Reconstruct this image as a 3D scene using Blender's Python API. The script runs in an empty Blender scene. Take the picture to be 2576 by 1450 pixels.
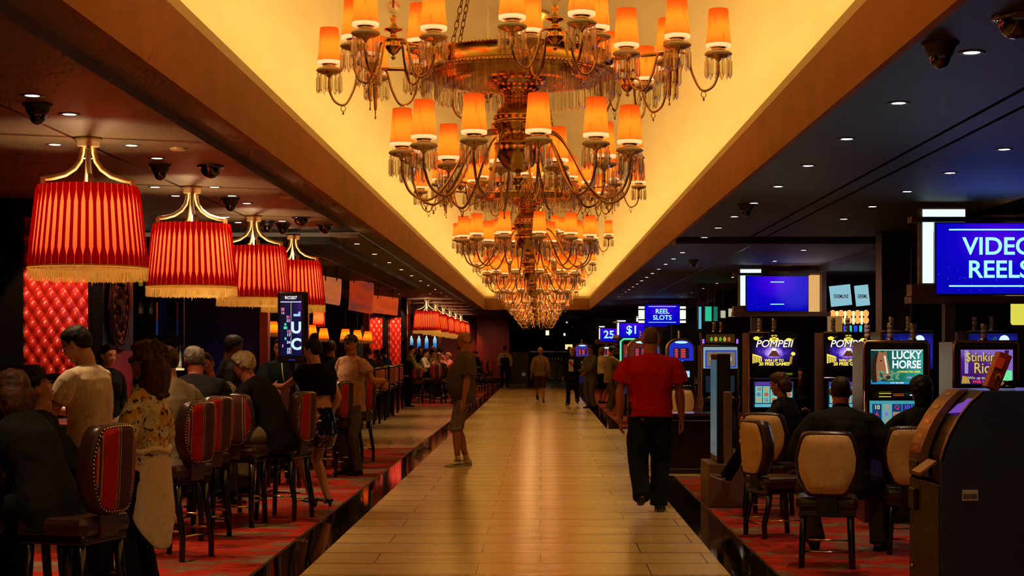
import bpy, math, random
from math import sin, cos, pi, radians as R, sqrt, atan2
from mathutils import Vector as V, Matrix as M4, noise, Quaternion
random.seed(7)
sc = bpy.context.scene
COL = sc.collection
# ------------------------------------------------------------------ camera
F = 4000.0; PX0 = 1360.0; PY0 = 883.0; EYE = 1.55      # focal length in pixels, vanishing point, eye height
cam = bpy.data.cameras.new('camera'); camo = bpy.data.objects.new('camera', cam); COL.objects.link(camo)
camo.location = (0, 0, EYE); camo.rotation_euler = (R(90), 0, 0)
cam.sensor_width = 36; cam.lens = F/2576*36
cam.shift_x = -(PX0-1288)/2576; cam.shift_y = (PY0-725)/2576
cam.clip_start = .1; cam.clip_end = 300
sc.camera = camo
# ------------------------------------------------------------------ world, exposure
w = bpy.data.worlds.new('world'); sc.world = w; w.use_nodes = True
w.node_tree.nodes['Background'].inputs[0].default_value = (.9, .55, .3, 1)
w.node_tree.nodes['Background'].inputs[1].default_value = .14
vs = sc.view_settings
vs.view_transform = 'Standard'; vs.look = 'None'; vs.exposure = 0.0; vs.gamma = 1; vs.use_curve_mapping = False
cy = sc.cycles
cy.use_denoising = True; cy.max_bounces = 6; cy.diffuse_bounces = 2; cy.glossy_bounces = 3
cy.transmission_bounces = 5; cy.transparent_max_bounces = 6; cy.caustics_reflective = False; cy.caustics_refractive = False
cy.sample_clamp_indirect = 4.0; cy.use_adaptive_sampling = True; cy.adaptive_threshold = .08; cy.adaptive_min_samples = 8; cy.time_limit = 1150
try: cy.use_light_tree = True
except Exception: pass

def lamp(name, kind, loc, energy, color, rot=(0,0,0), parent=None, **kw):
    d = bpy.data.lights.new(name, kind); d.energy = energy; d.color = color
    for k, v in kw.items(): setattr(d, k, v)
    o = bpy.data.objects.new(name, d); COL.objects.link(o); o.location = loc; o.rotation_euler = rot
    if parent: o.parent = parent
    return o
WARM = (1, .6, .2); AMBER = (1, .62, .16)
VY0, VY1 = -6.0, 64.0         # extent of the vault along the hall
XL, XR = -2.25, 1.96          # faces of the vault opening
HB, HT = EYE+1.65, EYE+2.11   # bottom and top of the vault fascia
# cove strips hidden behind the lip of the vault, pointing up and inward
for nm, x, ry in (('cove_left', XL-.22, 25), ('cove_right', XR+.22, -25)):
    lamp(nm, 'AREA', (x, (VY0+VY1)/2, HT+.10), 470, (1, .665, .24), (0, R(180+ry), 0), shape='RECTANGLE', size=.10, size_y=VY1-VY0)
lamp('cove_end', 'AREA', ((XL+XR)/2, VY1+.2, HT+.10), 12, (1, .665, .24), (R(180-25), 0, 0), shape='RECTANGLE', size=XR-XL, size_y=.10)

# ------------------------------------------------------------------ helpers
def lin(c):
    if isinstance(c, str):
        c = c.lstrip('#'); c = [int(c[i:i+2], 16)/255 for i in (0, 2, 4)]
    return tuple((x/12.92 if x <= .04045 else ((x+.055)/1.055)**2.4) for x in c[:3]) + (1,)
def P(px, py, Y): return V(((px-PX0)/F*Y, Y, EYE+(PY0-py)/F*Y))
def mat(name, col='#808080', rough=.5, metal=0., emit=0., ecol=None, spec=.5, trans=0., **kw):
    m = bpy.data.materials.new(name); m.use_nodes = True
    b = m.node_tree.nodes['Principled BSDF']
    b.inputs['Base Color'].default_value = lin(col); b.inputs['Roughness'].default_value = rough
    b.inputs['Metallic'].default_value = metal; b.inputs['Specular IOR Level'].default_value = spec
    if trans: b.inputs['Transmission Weight'].default_value = trans
    if emit:
        b.inputs['Emission Color'].default_value = lin(ecol or col); b.inputs['Emission Strength'].default_value = emit
        m.cycles.emission_sampling = kw.get('sampling', 'NONE')
    for k, v in kw.items():
        if k in ('sheen',): b.inputs['Sheen Weight'].default_value = v
        if k in ('coat',): b.inputs['Coat Weight'].default_value = v
    return m
class N:
    """tiny helper for node trees"""
    def __init__(s, m): s.m = m; s.t = m.node_tree; s.b = s.t.nodes['Principled BSDF']
    def n(s, ty, **kw):
        o = s.t.nodes.new(ty)
        for k, v in kw.items():
            if k in ('operation', 'data_type', 'blend_type', 'feature', 'bands_direction', 'wave_type', 'offset', 'squash', 'offset_frequency', 'noise_dimensions', 'distance'): setattr(o, k, v)
            else: o.inputs[k.replace('_', ' ')].default_value = v
        return o
    def l(s, a, b): s.t.links.new(a, b)
    def co(s, kind='Object', scale=(1,1,1), rot=(0,0,0)):
        tc = s.t.nodes.new('ShaderNodeTexCoord'); mp = s.t.nodes.new('ShaderNodeMapping')
        mp.inputs['Scale'].default_value = scale; mp.inputs['Rotation'].default_value = rot
        s.l(tc.outputs[kind], mp.inputs['Vector']); return mp.outputs['Vector']
    def ramp(s, fac, stops, interp='LINEAR'):
        r = s.t.nodes.new('ShaderNodeValToRGB'); r.color_ramp.interpolation = interp
        el = r.color_ramp.elements
        while len(el) < len(stops): el.new(.5)
        for e, (p, c) in zip(el, stops): e.position = p; e.color = lin(c) if not isinstance(c, (int, float)) else (c, c, c, 1)
        s.l(fac, r.inputs['Fac']); return r.outputs['Color']
    def bump(s, h, strength=.3, dist=.01):
        b = s.t.nodes.new('ShaderNodeBump'); b.inputs['Strength'].default_value = strength; b.inputs['Distance'].default_value = dist
        s.l(h, b.inputs['Height']); s.l(b.outputs['Normal'], s.b.inputs['Normal']); return b
    def noise(s, vec, scale=5, detail=3, rough=.5):
        o = s.n('ShaderNodeTexNoise', Scale=scale, Detail=detail, Roughness=rough); s.l(vec, o.inputs['Vector']); return o.outputs['Fac']
    def base(s, c): s.l(c, s.b.inputs['Base Color'])
def noisy(name, c1, c2, scale=6, rough=.6, bump=.1, bscale=None, coords='Object', vscale=(1,1,1), detail=4, lo=.35, hi=.65, **kw):
    m = mat(name, c1, rough, **kw); n = N(m); v = n.co(coords, vscale)
    f = n.noise(v, scale, detail); n.base(n.ramp(f, [(lo, c1), (hi, c2)]))
    if bump: n.bump(n.noise(v, bscale or scale*3, 3), bump)
    return m

class MB:
    """collects shapes for ONE mesh object"""
    def __init__(s): s.v = []; s.f = []; s.m = []; s.s = []; s.cur = 0; s.sm = False; s.T = M4.Identity(4)
    def add(s, vs_, fs, smooth=None):
        o = len(s.v); s.v += [tuple(s.T @ V(p)) for p in vs_]
        for f in fs: s.f.append([o+i for i in f]); s.m.append(s.cur); s.s.append(s.sm if smooth is None else smooth)
        return s
    def box(s, c, d, rz=0, bev=0, rot=None):
        hx, hy, hz = d[0]/2, d[1]/2, d[2]/2
        m = rot if rot is not None else M4.Rotation(rz, 3, 'Z')
        if bev:
            b = min(bev, hx*.99, hy*.99, hz*.99); pts = []
            def ring(z, ix): return [(sx*(hx-ix[0]), sy*(hy-ix[1]), z) for sx, sy in ((-1,-1),(1,-1),(1,1),(-1,1))]
            def oct_(z, e):
                x, y = hx-e, hy-e; k = b-e if b > e else 0
                return [(-x+k,-y,z),(x-k,-y,z),(x,-y+k,z),(x,y-k,z),(x-k,y,z),(-x+k,y,z),(-x,y-k,z),(-x,-y+k,z)]
            lv = [oct_(-hz, b*.9), oct_(-hz+b*.3, b*.3), oct_(-hz+b, 0), oct_(hz-b, 0), oct_(hz-b*.3, b*.3), oct_(hz, b*.9)]
            V_ = [m @ V(p) + V(c) for L in lv for p in L]; fs = [list(range(7, -1, -1)), [40+i for i in range(8)]]
            for k in range(5):
                for i in range(8): j = (i+1) % 8; fs.append([k*8+i, k*8+j, k*8+8+j, k*8+8+i])
            return s.add(V_, fs)
        V_ = [m @ V((sx*hx, sy*hy, sz*hz)) + V(c) for sz in (-1,1) for sx, sy in ((-1,-1),(1,-1),(1,1),(-1,1))]
        return s.add(V_, [[3,2,1,0],[4,5,6,7],[0,1,5,4],[1,2,6,5],[2,3,7,6],[3,0,4,7]], False)
    def bb(s, x0, x1, y0, y1, z0, z1): return s.box(((x0+x1)/2, (y0+y1)/2, (z0+z1)/2), (abs(x1-x0), abs(y1-y0), abs(z1-z0)))
    def loft(s, rings, cap=True, closed=True, smooth=True):
        n = len(rings[0]); V_ = [p for r in rings for p in r]; fs = []
        for k in range(len(rings)-1):
            for i in range(n if closed else n-1):
                j = (i+1) % n; fs.append([k*n+i, k*n+j, (k+1)*n+j, (k+1)*n+i])
        if cap: fs += [list(range(n-1, -1, -1)), [(len(rings)-1)*n+i for i in range(n)]]
        return s.add(V_, fs, smooth)
    def lathe(s, prof, seg=24, c=(0,0,0), cap=False, smooth=True):
        return s.loft([[(c[0]+r*cos(2*pi*i/seg), c[1]+r*sin(2*pi*i/seg), c[2]+z) for i in range(seg)] for r, z in prof], cap, True, smooth)
    def tube(s, pts, r, seg=8, cap=True, closed=False, up=V((0,0,1)), round_=False):
        pts = [V(p) for p in pts]; n = len(pts); rr = r if isinstance(r, (list, tuple)) else [r]*n; rings = []; prev = None
        for i, p in enumerate(pts):
            a = pts[(i-1) % n] if closed or i else p; b = pts[(i+1) % n] if closed or i < n-1 else p
            d = (b-a); d = d.normalized() if d.length > 1e-9 else V((0,0,1))
            if prev is None:
                u = up if abs(d.dot(up)) < .95 else V((1,0,0)); e1 = d.cross(u).normalized()
            else:
                e1 = (prev - d*prev.dot(d)); e1 = e1.normalized() if e1.length > 1e-6 else d.orthogonal().normalized()
            prev = e1; e2 = d.cross(e1)
            rx, ry = rr[i] if isinstance(rr[i], (tuple, list)) else (rr[i], rr[i])
            rings.append([p + e1*(rx*cos(2*pi*k/seg)) + e2*(ry*sin(2*pi*k/seg)) for k in range(seg)])
        if closed: rings.append(rings[0]); return s.loft(rings, False)
        if round_:
            def cap_(p, ring, d):
                out = []
                for t in (.5, .85): q = [p + (x-p)*sqrt(1-t*t) + d*((ring[0]-p).length*t) for x in ring]; out.append(q)
                return out
            d0 = (pts[0]-pts[1]).normalized(); d1 = (pts[-1]-pts[-2]).normalized()
            rings = list(reversed(cap_(pts[0], rings[0], d0))) + rings + cap_(pts[-1], rings[-1], d1)
        return s.loft(rings, cap)
    def ball(s, c, r, seg=10, rings=7, rot=None):
        rx, ry, rz = r if isinstance(r, (tuple, list)) else (r, r, r); L = []
        for k in range(rings+1):
            a = pi*k/rings; a = min(max(a, .02), pi-.02)
            L.append([(rx*sin(a)*cos(2*pi*i/seg), ry*sin(a)*sin(2*pi*i/seg), -rz*cos(a)) for i in range(seg)])
        if rot is not None: L = [[rot @ V(p) for p in r_] for r_ in L]
        return s.loft([[V(c)+V(p) for p in r_] for r_ in L], True)
    def prism(s, poly, axis, a, b, smooth=False):
        """poly = list of 2D points; extruded along axis x/y/z from a to b"""
        f = {'x': lambda p, t: (t, p[0], p[1]), 'y': lambda p, t: (p[0], t, p[1]), 'z': lambda p, t: (p[0], p[1], t)}[axis]
        return s.loft([[f(p, a) for p in poly], [f(p, b) for p in poly]], True, True, smooth)
    def obj(s, name, mats, parent=None, loc=None, rz=None):
        me = bpy.data.meshes.new(name); me.from_pydata(s.v, [], s.f); me.update()
        for m in (mats if isinstance(mats, (list, tuple)) else [mats]): me.materials.append(m)
        me.polygons.foreach_set('material_index', s.m); me.polygons.foreach_set('use_smooth', s.s)
        return link(name, me, parent, loc, rz)
def link(name, me, parent=None, loc=None, rz=None):
    o = bpy.data.objects.new(name, me); COL.objects.link(o)
    if parent: o.parent = parent
    if loc is not None: o.location = loc
    if rz is not None: o.rotation_euler = (0, 0, rz)
    return o
def tag(o, label=None, cat=None, group=None, kind=None):
    if label: o['label'] = label
    if cat: o['category'] = cat
    if group: o['group'] = group
    if kind: o['kind'] = kind
    return o
def thing(name, label, cat, loc=(0,0,0), rz=0, group=None):
    o = bpy.data.objects.new(name, None); COL.objects.link(o); o.location = loc; o.rotation_euler = (0,0,rz); o.empty_display_size = .1
    return tag(o, label, cat, group)
def struct(o): o['kind'] = 'structure'; return o
def dup(o, parent=None):
    c = o.copy(); COL.objects.link(c)
    if parent: c.parent = parent
    for ch in list(o.children):
        dup(ch, c)
    return c
def fix(o, flip=False):
    import bmesh
    b = bmesh.new(); b.from_mesh(o.data); bmesh.ops.recalc_face_normals(b, faces=b.faces); b.to_mesh(o.data); b.free(); return o
_TX = {}
def text_mesh(txt, size=1., align='CENTER', bold=0., shear=0., ext=0., sx=1.):
    key = (txt, size, align, bold, shear, ext, sx)
    if key in _TX: return _TX[key]
    c = bpy.data.curves.new('lettering', 'FONT'); c.body = txt; c.size = size; c.align_x = align; c.align_y = 'CENTER'
    c.offset = bold; c.shear = shear; c.extrude = ext; c.resolution_u = 5; c.space_line = .95
    o = bpy.data.objects.new('lettering', c); COL.objects.link(o)
    dg = bpy.context.evaluated_depsgraph_get(); me = bpy.data.meshes.new_from_object(o.evaluated_get(dg))
    COL.objects.unlink(o); bpy.data.objects.remove(o)
    # flat lettering lies in XZ, facing -Y
    me.transform(M4.Rotation(R(90), 4, 'X') @ M4.Scale(sx, 4, (1,0,0))); _TX[key] = me
    return me
# ------------------------------------------------------------------ materials
BRASS = mat('brass', '#dcb868', .2, 1.)
BRASSR = mat('satin_brass', '#e0bc6c', .34, 1.)
BRASSD = mat('aged_brass', '#8a6a34', .3, 1.)
CREAMM = mat('cream_enamel', '#c4ac78', .4, .1)
DISHM = mat('cream_dish', '#f4e8c8', .35)
BLACKW = mat('black_lacquer_wood', '#120a08', .22, coat=.3)
BLACKP = mat('black_plastic', '#0b0b0d', .32)
CHROME = mat('chrome', '#c8c8cc', .12, 1.)
GOLDP = mat('gold_edge_metal', '#b98a4c', .3, 1.)
def glass(name, col, rough=0.):
    m = bpy.data.materials.new(name); m.use_nodes = True; t = m.node_tree; t.nodes.clear()
    o = t.nodes.new('ShaderNodeOutputMaterial'); g = t.nodes.new('ShaderNodeBsdfGlass'); g.inputs['Color'].default_value = lin(col)
    g.inputs['IOR'].default_value = 1.5; g.inputs['Roughness'].default_value = rough
    t.links.new(g.outputs[0], o.inputs[0]); return m
CRYSTAL = glass('crystal', '#fffaf0')
_t = CRYSTAL.node_tree; _g = [q for q in _t.nodes if q.type == 'BSDF_GLASS'][0]; _o = [q for q in _t.nodes if q.type == 'OUTPUT_MATERIAL'][0]
_p = _t.nodes.new('ShaderNodeBsdfTransparent'); _m = _t.nodes.new('ShaderNodeMixShader'); _m.inputs[0].default_value = .62; _q = _t.nodes.new('ShaderNodeBsdfTranslucent'); _q.inputs[0].default_value = (1, .95, .85, 1); _m2 = _t.nodes.new('ShaderNodeMixShader'); _m2.inputs[0].default_value = .05
_t.links.new(_g.outputs[0], _m.inputs[1]); _t.links.new(_p.outputs[0], _m.inputs[2]); _t.links.new(_m.outputs[0], _m2.inputs[1]); _t.links.new(_q.outputs[0], _m2.inputs[2]); _t.links.new(_m2.outputs[0], _o.inputs[0])
GLOWRING = None
def fabric_lamp(name, col, tcol, tw=.75, streak=0.):
    m = bpy.data.materials.new(name); m.use_nodes = True; t = m.node_tree; t.nodes.clear()
    o = t.nodes.new('ShaderNodeOutputMaterial'); d = t.nodes.new('ShaderNodeBsdfDiffuse'); tr = t.nodes.new('ShaderNodeBsdfTranslucent'); mx = t.nodes.new('ShaderNodeMixShader')
    d.inputs[0].default_value = lin(col); tr.inputs[0].default_value = lin(tcol); mx.inputs[0].default_value = tw
    if streak:
        tc = t.nodes.new('ShaderNodeTexCoord'); mp = t.nodes.new('ShaderNodeMapping'); mp.inputs['Scale'].default_value = (60, 60, 6)
        nz = t.nodes.new('ShaderNodeTexNoise'); nz.inputs['Scale'].default_value = 1; rp = t.nodes.new('ShaderNodeValToRGB')
        rp.color_ramp.elements[0].position = .3; rp.color_ramp.elements[0].color = tuple(x*(1-streak) for x in lin(tcol)[:3])+(1,)
        rp.color_ramp.elements[1].position = .42; rp.color_ramp.elements[1].color = lin(tcol)
        t.links.new(tc.outputs['Object'], mp.inputs[0]); t.links.new(mp.outputs[0], nz.inputs['Vector']); t.links.new(nz.outputs['Fac'], rp.inputs[0]); t.links.new(rp.outputs[0], tr.inputs[0])
    t.links.new(d.outputs[0], mx.inputs[1]); t.links.new(tr.outputs[0], mx.inputs[2]); t.links.new(mx.outputs[0], o.inputs[0]); return m
SHADE = fabric_lamp('orange_lamp_silk', '#e4642a', '#ff7a26', .72, .4)
GLOWRING = fabric_lamp('white_glow_ring', '#fff4e0', '#fff0dc', .62)
SHGLOW = mat('glowing_orange_silk', '#e8601a', .8, emit=1.0, ecol='#ff7c22')
PINNER = fabric_lamp('orange_red_lining', '#e45c38', '#f26438', .7)
POUTER = fabric_lamp('red_pleated_silk', '#b01810', '#c41c0c', .25)
FRINGE = fabric_lamp('gold_fringe', '#e0b860', '#e8c468', .35)
CREAMSH = fabric_lamp('cream_lamp_fabric', '#d0b070', '#e8c880', .6)
BULB = mat('glowing_bulb', '#fff0c8', emit=14, ecol='#ffe2a8')
DOWNL = mat('downlight_lens', '#fff4dc', emit=22, ecol='#fff0d0')
# floor tile: long planks laid across the hall
TILE = mat('cream_floor_tile', '#d8b878', .22, spec=.55); n = N(TILE); v = n.co('Object', (1, .3, 1))
br = n.n('ShaderNodeTexBrick', Scale=1., Mortar_Size=.0045, Brick_Width=1.22, Row_Height=.183, Mortar_Smooth=.1, Bias=0., Color1=lin('#d9bb80'), Color2=lin('#cfae70'), Mortar=lin('#6e5430')); br.offset = .37
n.l(v, br.inputs['Vector']); n.base(br.outputs['Color'])
vn = n.co('Object', (.35, 3.2, 1)); nz = n.noise(vn, 1., 2); vn2 = n.co('Object', (2.2, 9, 1)); nz2 = n.noise(vn2, 1., 2)
mx = n.n('ShaderNodeMath', operation='MULTIPLY_ADD'); mx.inputs[1].default_value = .25; n.l(nz2, mx.inputs[0]); n.l(nz, mx.inputs[2])
mm = n.n('ShaderNodeMath', operation='MULTIPLY_ADD'); mm.inputs[1].default_value = -.15; n.l(br.outputs['Fac'], mm.inputs[0]); n.l(mx.outputs[0], mm.inputs[2])
n.bump(mm.outputs[0], .5, .02)
GRANITE = noisy('black_granite', '#0c0806', '#1a120c', 40, .06, 0)
CARPET = mat('red_patterned_carpet', '#a01c10', .95, spec=.1); n = N(CARPET)
va = n.co('Object', (1.0, 1.5, 1)); f1 = n.noise(va, 1.3, 5, .68); vb = n.co('Object', (30, 30, 30)); f2 = n.noise(vb, 4, 3)
ad = n.n('ShaderNodeMath', operation='MULTIPLY_ADD'); ad.inputs[1].default_value = .16; n.l(f2, ad.inputs[0]); n.l(f1, ad.inputs[2])
n.base(n.ramp(ad.outputs[0], [(.44, '#48140e'), (.52, '#982414'), (.585, '#a82a16'), (.615, '#6a4432'), (.69, '#7c6450')])); n.bump(f2, .5, .01)
PLASTER = noisy('tan_plaster', '#b07642', '#a66e3c', 3, .85, .04)
VAULTM = mat('vault_plaster', '#e8cc90', .8); n = N(VAULTM); v = n.co('Object', (3.5, .5, 1)); f = n.noise(v, 1.4, 4); n.base(n.ramp(f, [(.3, '#e6cb90'), (.7, '#ecd49c')])); n.bump(f, .25, .03)
CEILL = noisy('brown_ceiling_paint', '#85765a', '#786a50', 1.2, .55, .02)
CEILR = noisy('dark_ceiling_paint', '#30282c', '#2a2226', 1.2, .6, .02)
DARKW = noisy('near_black_wall', '#0e0a0a', '#15100f', 2, .6, .02)
REDW = noisy('dark_red_wall', '#7c140c', '#84160c', 2, .6, .03)
DARKWOOD = mat('dark_stained_wood', '#1a0c08', .3); n = N(DARKWOOD); v = n.co('Object', (1, 1, .12)); n.base(n.ramp(n.noise(v, 14, 4), [(.3, '#140806'), (.7, '#26120a')]))
REDLEA = noisy('red_tufted_leather', '#d62c1a', '#c82416', 8, .33, .05, 60)
LEATHER = noisy('brown_leather', '#2a1410', '#381c14', 10, .3, .08, 80)
LEATHB = noisy('black_leather', '#120c0c', '#1a1212', 10, .35, .08, 80)
CREAML = noisy('cream_leather', '#dcb478', '#d0a568', 6, .5, .1, 90)
ORANGEV = noisy('orange_vinyl', '#a8481e', '#9c401a', 6, .5, .05)
def stripes():
    m = mat('striped_upholstery', '#9a1c14', .85, spec=.2); n = N(m); tc = n.t.nodes.new('ShaderNodeTexCoord'); sx = n.t.nodes.new('ShaderNodeSeparateXYZ')
    n.l(tc.outputs['Object'], sx.inputs[0]); md = n.n('ShaderNodeMath', operation='MULTIPLY_ADD'); md.inputs[1].default_value = 2.1; md.inputs[2].default_value = .5; n.l(sx.outputs['X'], md.inputs[0])
    r, b_, t_ = '#b01a12', '#4e2822', '#a8806a'
    n.base(n.ramp(md.outputs[0], [(0., r), (.14, t_), (.16, b_), (.19, t_), (.205, r), (.42, t_), (.435, b_), (.46, t_), (.475, b_), (.74, t_), (.76, b_), (.785, t_), (.80, r)], 'CONSTANT'))
    n.bump(n.noise(n.co('Object', (1,1,1)), 160, 2), .25); return m
STRIPE = stripes()
COPPER = mat('brushed_copper', '#d8703c', .35, 1.)
GREYM = mat('grey_powder_coat', '#6a6068', .5)
MAUVE = mat('mauve_laminate', '#7a5850', .5)
# ------------------------------------------------------------------ room shell
def slab(name, x0, x1, y0, y1, z0, z1, m, label=None):
    b = MB(); b.bb(x0, x1, y0, y1, z0, z1); return struct(b.obj(name, m))
FLX0, FLX1 = -1.66, 1.31      # tiled promenade
slab('floor', FLX0, FLX1, -6, 74, -.1, 0, TILE)
slab('floor', -10, FLX0-.35, 25.4, 43.7, -.1, -.0005, TILE)          # cross aisle on the left
slab('floor', FLX1, 16, 19.7, 31.5, -.1, -.0005, TILE)               # cross aisle on the right
slab('trim_1', FLX0-.33, FLX0, -6, 74, -.1, .001, GRANITE)
slab('trim_2', FLX1, FLX1+.32, -6, 19.7, -.1, .001, GRANITE)
slab('trim_3', FLX1, FLX1+.32, 32, 74, -.1, .001, GRANITE)
slab('trim_4', FLX1, 16, 31.5, 32.2, -.1, .0015, GRANITE)
slab('trim_5', FLX0-.35, FLX0-.33, -6, 74, -.1, .003, BRASSD)
slab('trim_6', FLX1+.32, FLX1+.34, -6, 19.7, -.1, .003, BRASSD)
slab('floor', -10, FLX0-.35, -6, 25.4, -.1, 0, CARPET)
slab('floor', -10, FLX0-.35, 43.7, 74, -.1, 0, CARPET)
slab('floor', FLX1+.34, 16, -6, 19.7, -.1, 0, CARPET)
slab('floor', FLX1+.32, 16, 32.2, 74, -.1, 0, CARPET)
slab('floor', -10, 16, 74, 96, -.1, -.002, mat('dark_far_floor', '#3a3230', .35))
# fascia round the vault (vertical tan band) and its lip
b = MB()
def fascia(x0, x1, y0, y1, z0, z1): b.bb(x0, x1, y0, y1, z0, z1)
fascia(XL-.05, XL, VY0, VY1, HB, HT); fascia(XR, XR+.05, VY0, VY1, HB, HT)
b.box(((XL+XR)/2, VY1+.025, (HB+HT)/2), (XR-XL+.1, .05, HT-HB)); struct(b.obj('trim_7', PLASTER))
b = MB(); fascia(XL-.05, XL-.012, VY0, VY1+.05, HT, HT+.09); fascia(XR+.012, XR+.05, VY0, VY1+.05, HT, HT+.09)
b.bb(XL, XR, VY1+.012, VY1+.05, HT, HT+.09); struct(b.obj('trim_8', VAULTM))
b = MB(); b.bb(XL-.75, XL-.05, VY0, VY1+.7, HT-.03, HT); b.bb(XR+.05, XR+.75, VY0, VY1+.7, HT-.03, HT); b.bb(XL, XR, VY1+.05, VY1+.7, HT-.03, HT); struct(b.obj('trim_9', VAULTM))
# barrel vault with a coved end
xc = (XL+XR)/2; hw = (XR-XL)/2+.62; z0 = HT+.02; rise = 1.25
def arch(t, k=1.): a = pi*t; return (xc-hw*cos(a)*1., z0 + rise*k*(sin(a)**.62))
b = MB(); ys = [VY0+i*2 for i in range(35)] + [VY1-1.5+.3*j for j in range(0, 8)]
ys = sorted(set([y for y in ys if y <= VY1+.61])); rings = []
for y in ys:
    e = max(0, min(1, (y-(VY1-1.6))/2.2)); k = sqrt(max(0, 1-e**2.2))
    rings.append([(*(lambda q: (q[0],))(arch(i/32, k)), y, arch(i/32, k)[1]) for i in range(33)])
b.loft(rings, False, False, True); struct(b.obj('ceiling', VAULTM))
slab('wall_vault_end', XL-.8, XR+.8, VY1+.6, VY1+.7, HB, z0+1.4, VAULTM)
# side ceilings
SG = .34
slab('ceiling', -10, XL-.05-SG, VY0, 21.2, HB, HB+.05, CEILL)
slab('ceiling', XL-.05-SG, XL-.05, VY0, VY1, HB+.06, HB+.1, CEILL)
slab('ceiling', -10, XL-.05-SG, 21.2, 23, HB+.06, HB+.1, DARKW)
slab('ceiling', -3.05, XL-.05-SG, 23, VY1, HB, HB+.05, CEILL)
slab('ceiling', -10, -3.05, 23, 40, HB-.1, HB, DARKW)
slab('ceiling', -10, -3.05, 40, 80, HB, HB+.05, CEILL)
slab('trim_10', XL-.06-SG, XL-.04-SG, VY0, 21.2, HB-.012, HB+.06, CEILL)
slab('trim_11', -3.63, -3.605, VY0, 21.2, HB-.004, HB+.01, BLACKP)
slab('trim_12', -3.63, -3.605, 23, 40, HB-.104, HB-.09, BLACKP)
slab('ceiling', XR+.05, 3.02, VY0, 23, HB, HB+.05, CEILR); slab('ceiling', 3.06, 3.24, VY0, 23, HB, HB+.05, CEILR); slab('ceiling', 3.02, 16, VY0, 23, HB+.06, HB+.1, BLACKP)
slab('ceiling', 3.28, 5.2, VY0, 23, HB, HB+.05, CEILR)
slab('ceiling', 5.2, 16, VY0, 24, HB+.22, HB+.27, mat('indigo_ceiling_paint', '#242046', .6))
slab('trim_13', 5.15, 5.2, VY0, 23, HB, HB+.27, CEILR)
slab('ceiling', XR+.05, 16, 23.6, 24.2, HB-.06, HB+.2, CEILR)
slab('ceiling', XR+.05, 16, 23, 23.6, HB+.06, HB+.1, CEILR)
slab('ceiling', XR+.05, 5.4, 24.2, 80, HB, HB+.05, CEILR)
slab('ceiling', 5.4, 16, 24.2, 80, HB-.12, HB+.05, CEILR)
slab('ceiling', XL-.8, XR+.8, VY1+.05, 96, HB, HB+.04, DARKW)
slab('trim_14', 3.28, 3.31, 24.2, 45, HB-.004, HB+.01, BLACKP)
# walls
slab('wall_left', -10.2, -10, VY0, 96, 0, 3.5, DARKW)
slab('wall_right', 16, 16.2, VY0, 96, 0, 3.6, DARKW)
slab('wall_back', -10, 16, 96, 96.2, 0, 3.6, DARKW)
slab('wall_red', -3.05, -1.5, 76, 76.3, .25, HB, REDW); slab('baseboard_red', -3.05, -1.48, 75.97, 76.3, 0, .25, BLACKW)
slab('wall_red_left', -10, -3.05, 76.6, 76.8, 0, HB, REDW)
# ------------------------------------------------------------------ crystal chandeliers
def sh(name, b, m): o = b.obj(name, m); COL.objects.unlink(o); me = o.data; bpy.data.objects.remove(o); return me
def shade_me():
    b = MB(); n = 28
    prof = [(.069, 0), (.064, .05), (.059, .11), (.053, .19)]
    b.lathe(prof, n); return sh('lamp_shade', b, SHADE)
def trim_me():
    b = MB(); b.lathe([(.067, .002), (.069, -.004), (.0675, -.017), (.03, -.019)], 28); return sh('shade_glow_ring', b, GLOWRING)  # added ring standing in for the bulb-lit lining at the shade opening
def dish_me():   # neck, cream dish and its brass underside; origin at the shade bottom
    b = MB(); b.lathe([(.0, -.005), (.038, -.006), (.042, -.012), (.038, -.022), (.036, -.034), (.044, -.037)], 20)
    b.cur = 1; b.lathe([(.044, -.037), (.066, -.042), (.074, -.05), (.075, -.057), (.066, -.064)], 24)
    b.cur = 0; b.lathe([(.066, -.064), (.05, -.072), (.02, -.078), (.008, -.095), (0, -.096)], 20)
    return sh('candle_dish', b, [BRASS, DISHM])
def bulb_me():
    b = MB(); b.lathe([(.001, -.006), (.014, .0), (.016, .02), (.015, .045), (.009, .06), (.001, .064)], 12); return sh('bulb', b, BULB)
def prism_me(L=.105, w=.0100):
    b = MB(); hx = [(w*cos(a*pi/3), w*.72*sin(a*pi/3)) for a in range(6)]
    b.loft([[(x*k, y*k, z) for x, y in hx] for z, k in ((0, .25), (-.012, 1), (-L+.018, 1.12), (-L, .1))], True, True, False)
    b.ball((0, 0, .007), .0065, 6, 4); return sh('crystal_prism', b, CRYSTAL)
def arm_me(pts, r, loop=True):
    b = MB(); P_ = []   # Catmull-Rom through the points
    q = [V(p) for p in pts]; q = [2*q[0]-q[1]] + q + [2*q[-1]-q[-2]]
    for i in range(1, len(q)-2):
        for k in range(6):
            t = k/6; P_.append(.5*((2*q[i])+(-q[i-1]+q[i+1])*t+(2*q[i-1]-5*q[i]+4*q[i+1]-q[i+2])*t*t+(-q[i-1]+3*q[i]-3*q[i+1]+q[i+2])*t**3))
    P_.append(q[-2]); b.tube(P_, r, 8)
    if loop:
        lo = min(P_, key=lambda p: p.z)
        b.tube([lo + V((.014*cos(a*pi/4), 0, -.02+.016*sin(a*pi/4))) for a in range(8)], .0025, 5, closed=True)
        b.ball(lo + V((0, 0, -.045)), (.006, .006, .012), 6, 4)
    return sh('lamp_arm', b, BRASS)
def drop_me():
    b = MB()
    for z in (-.012, -.032): b.ball((0, 0, z), .006, 6, 4)
    b.ball((0, 0, -.062), (.015, .015, .019), 8, 6); return sh('crystal_drop', b, CRYSTAL)
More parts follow.
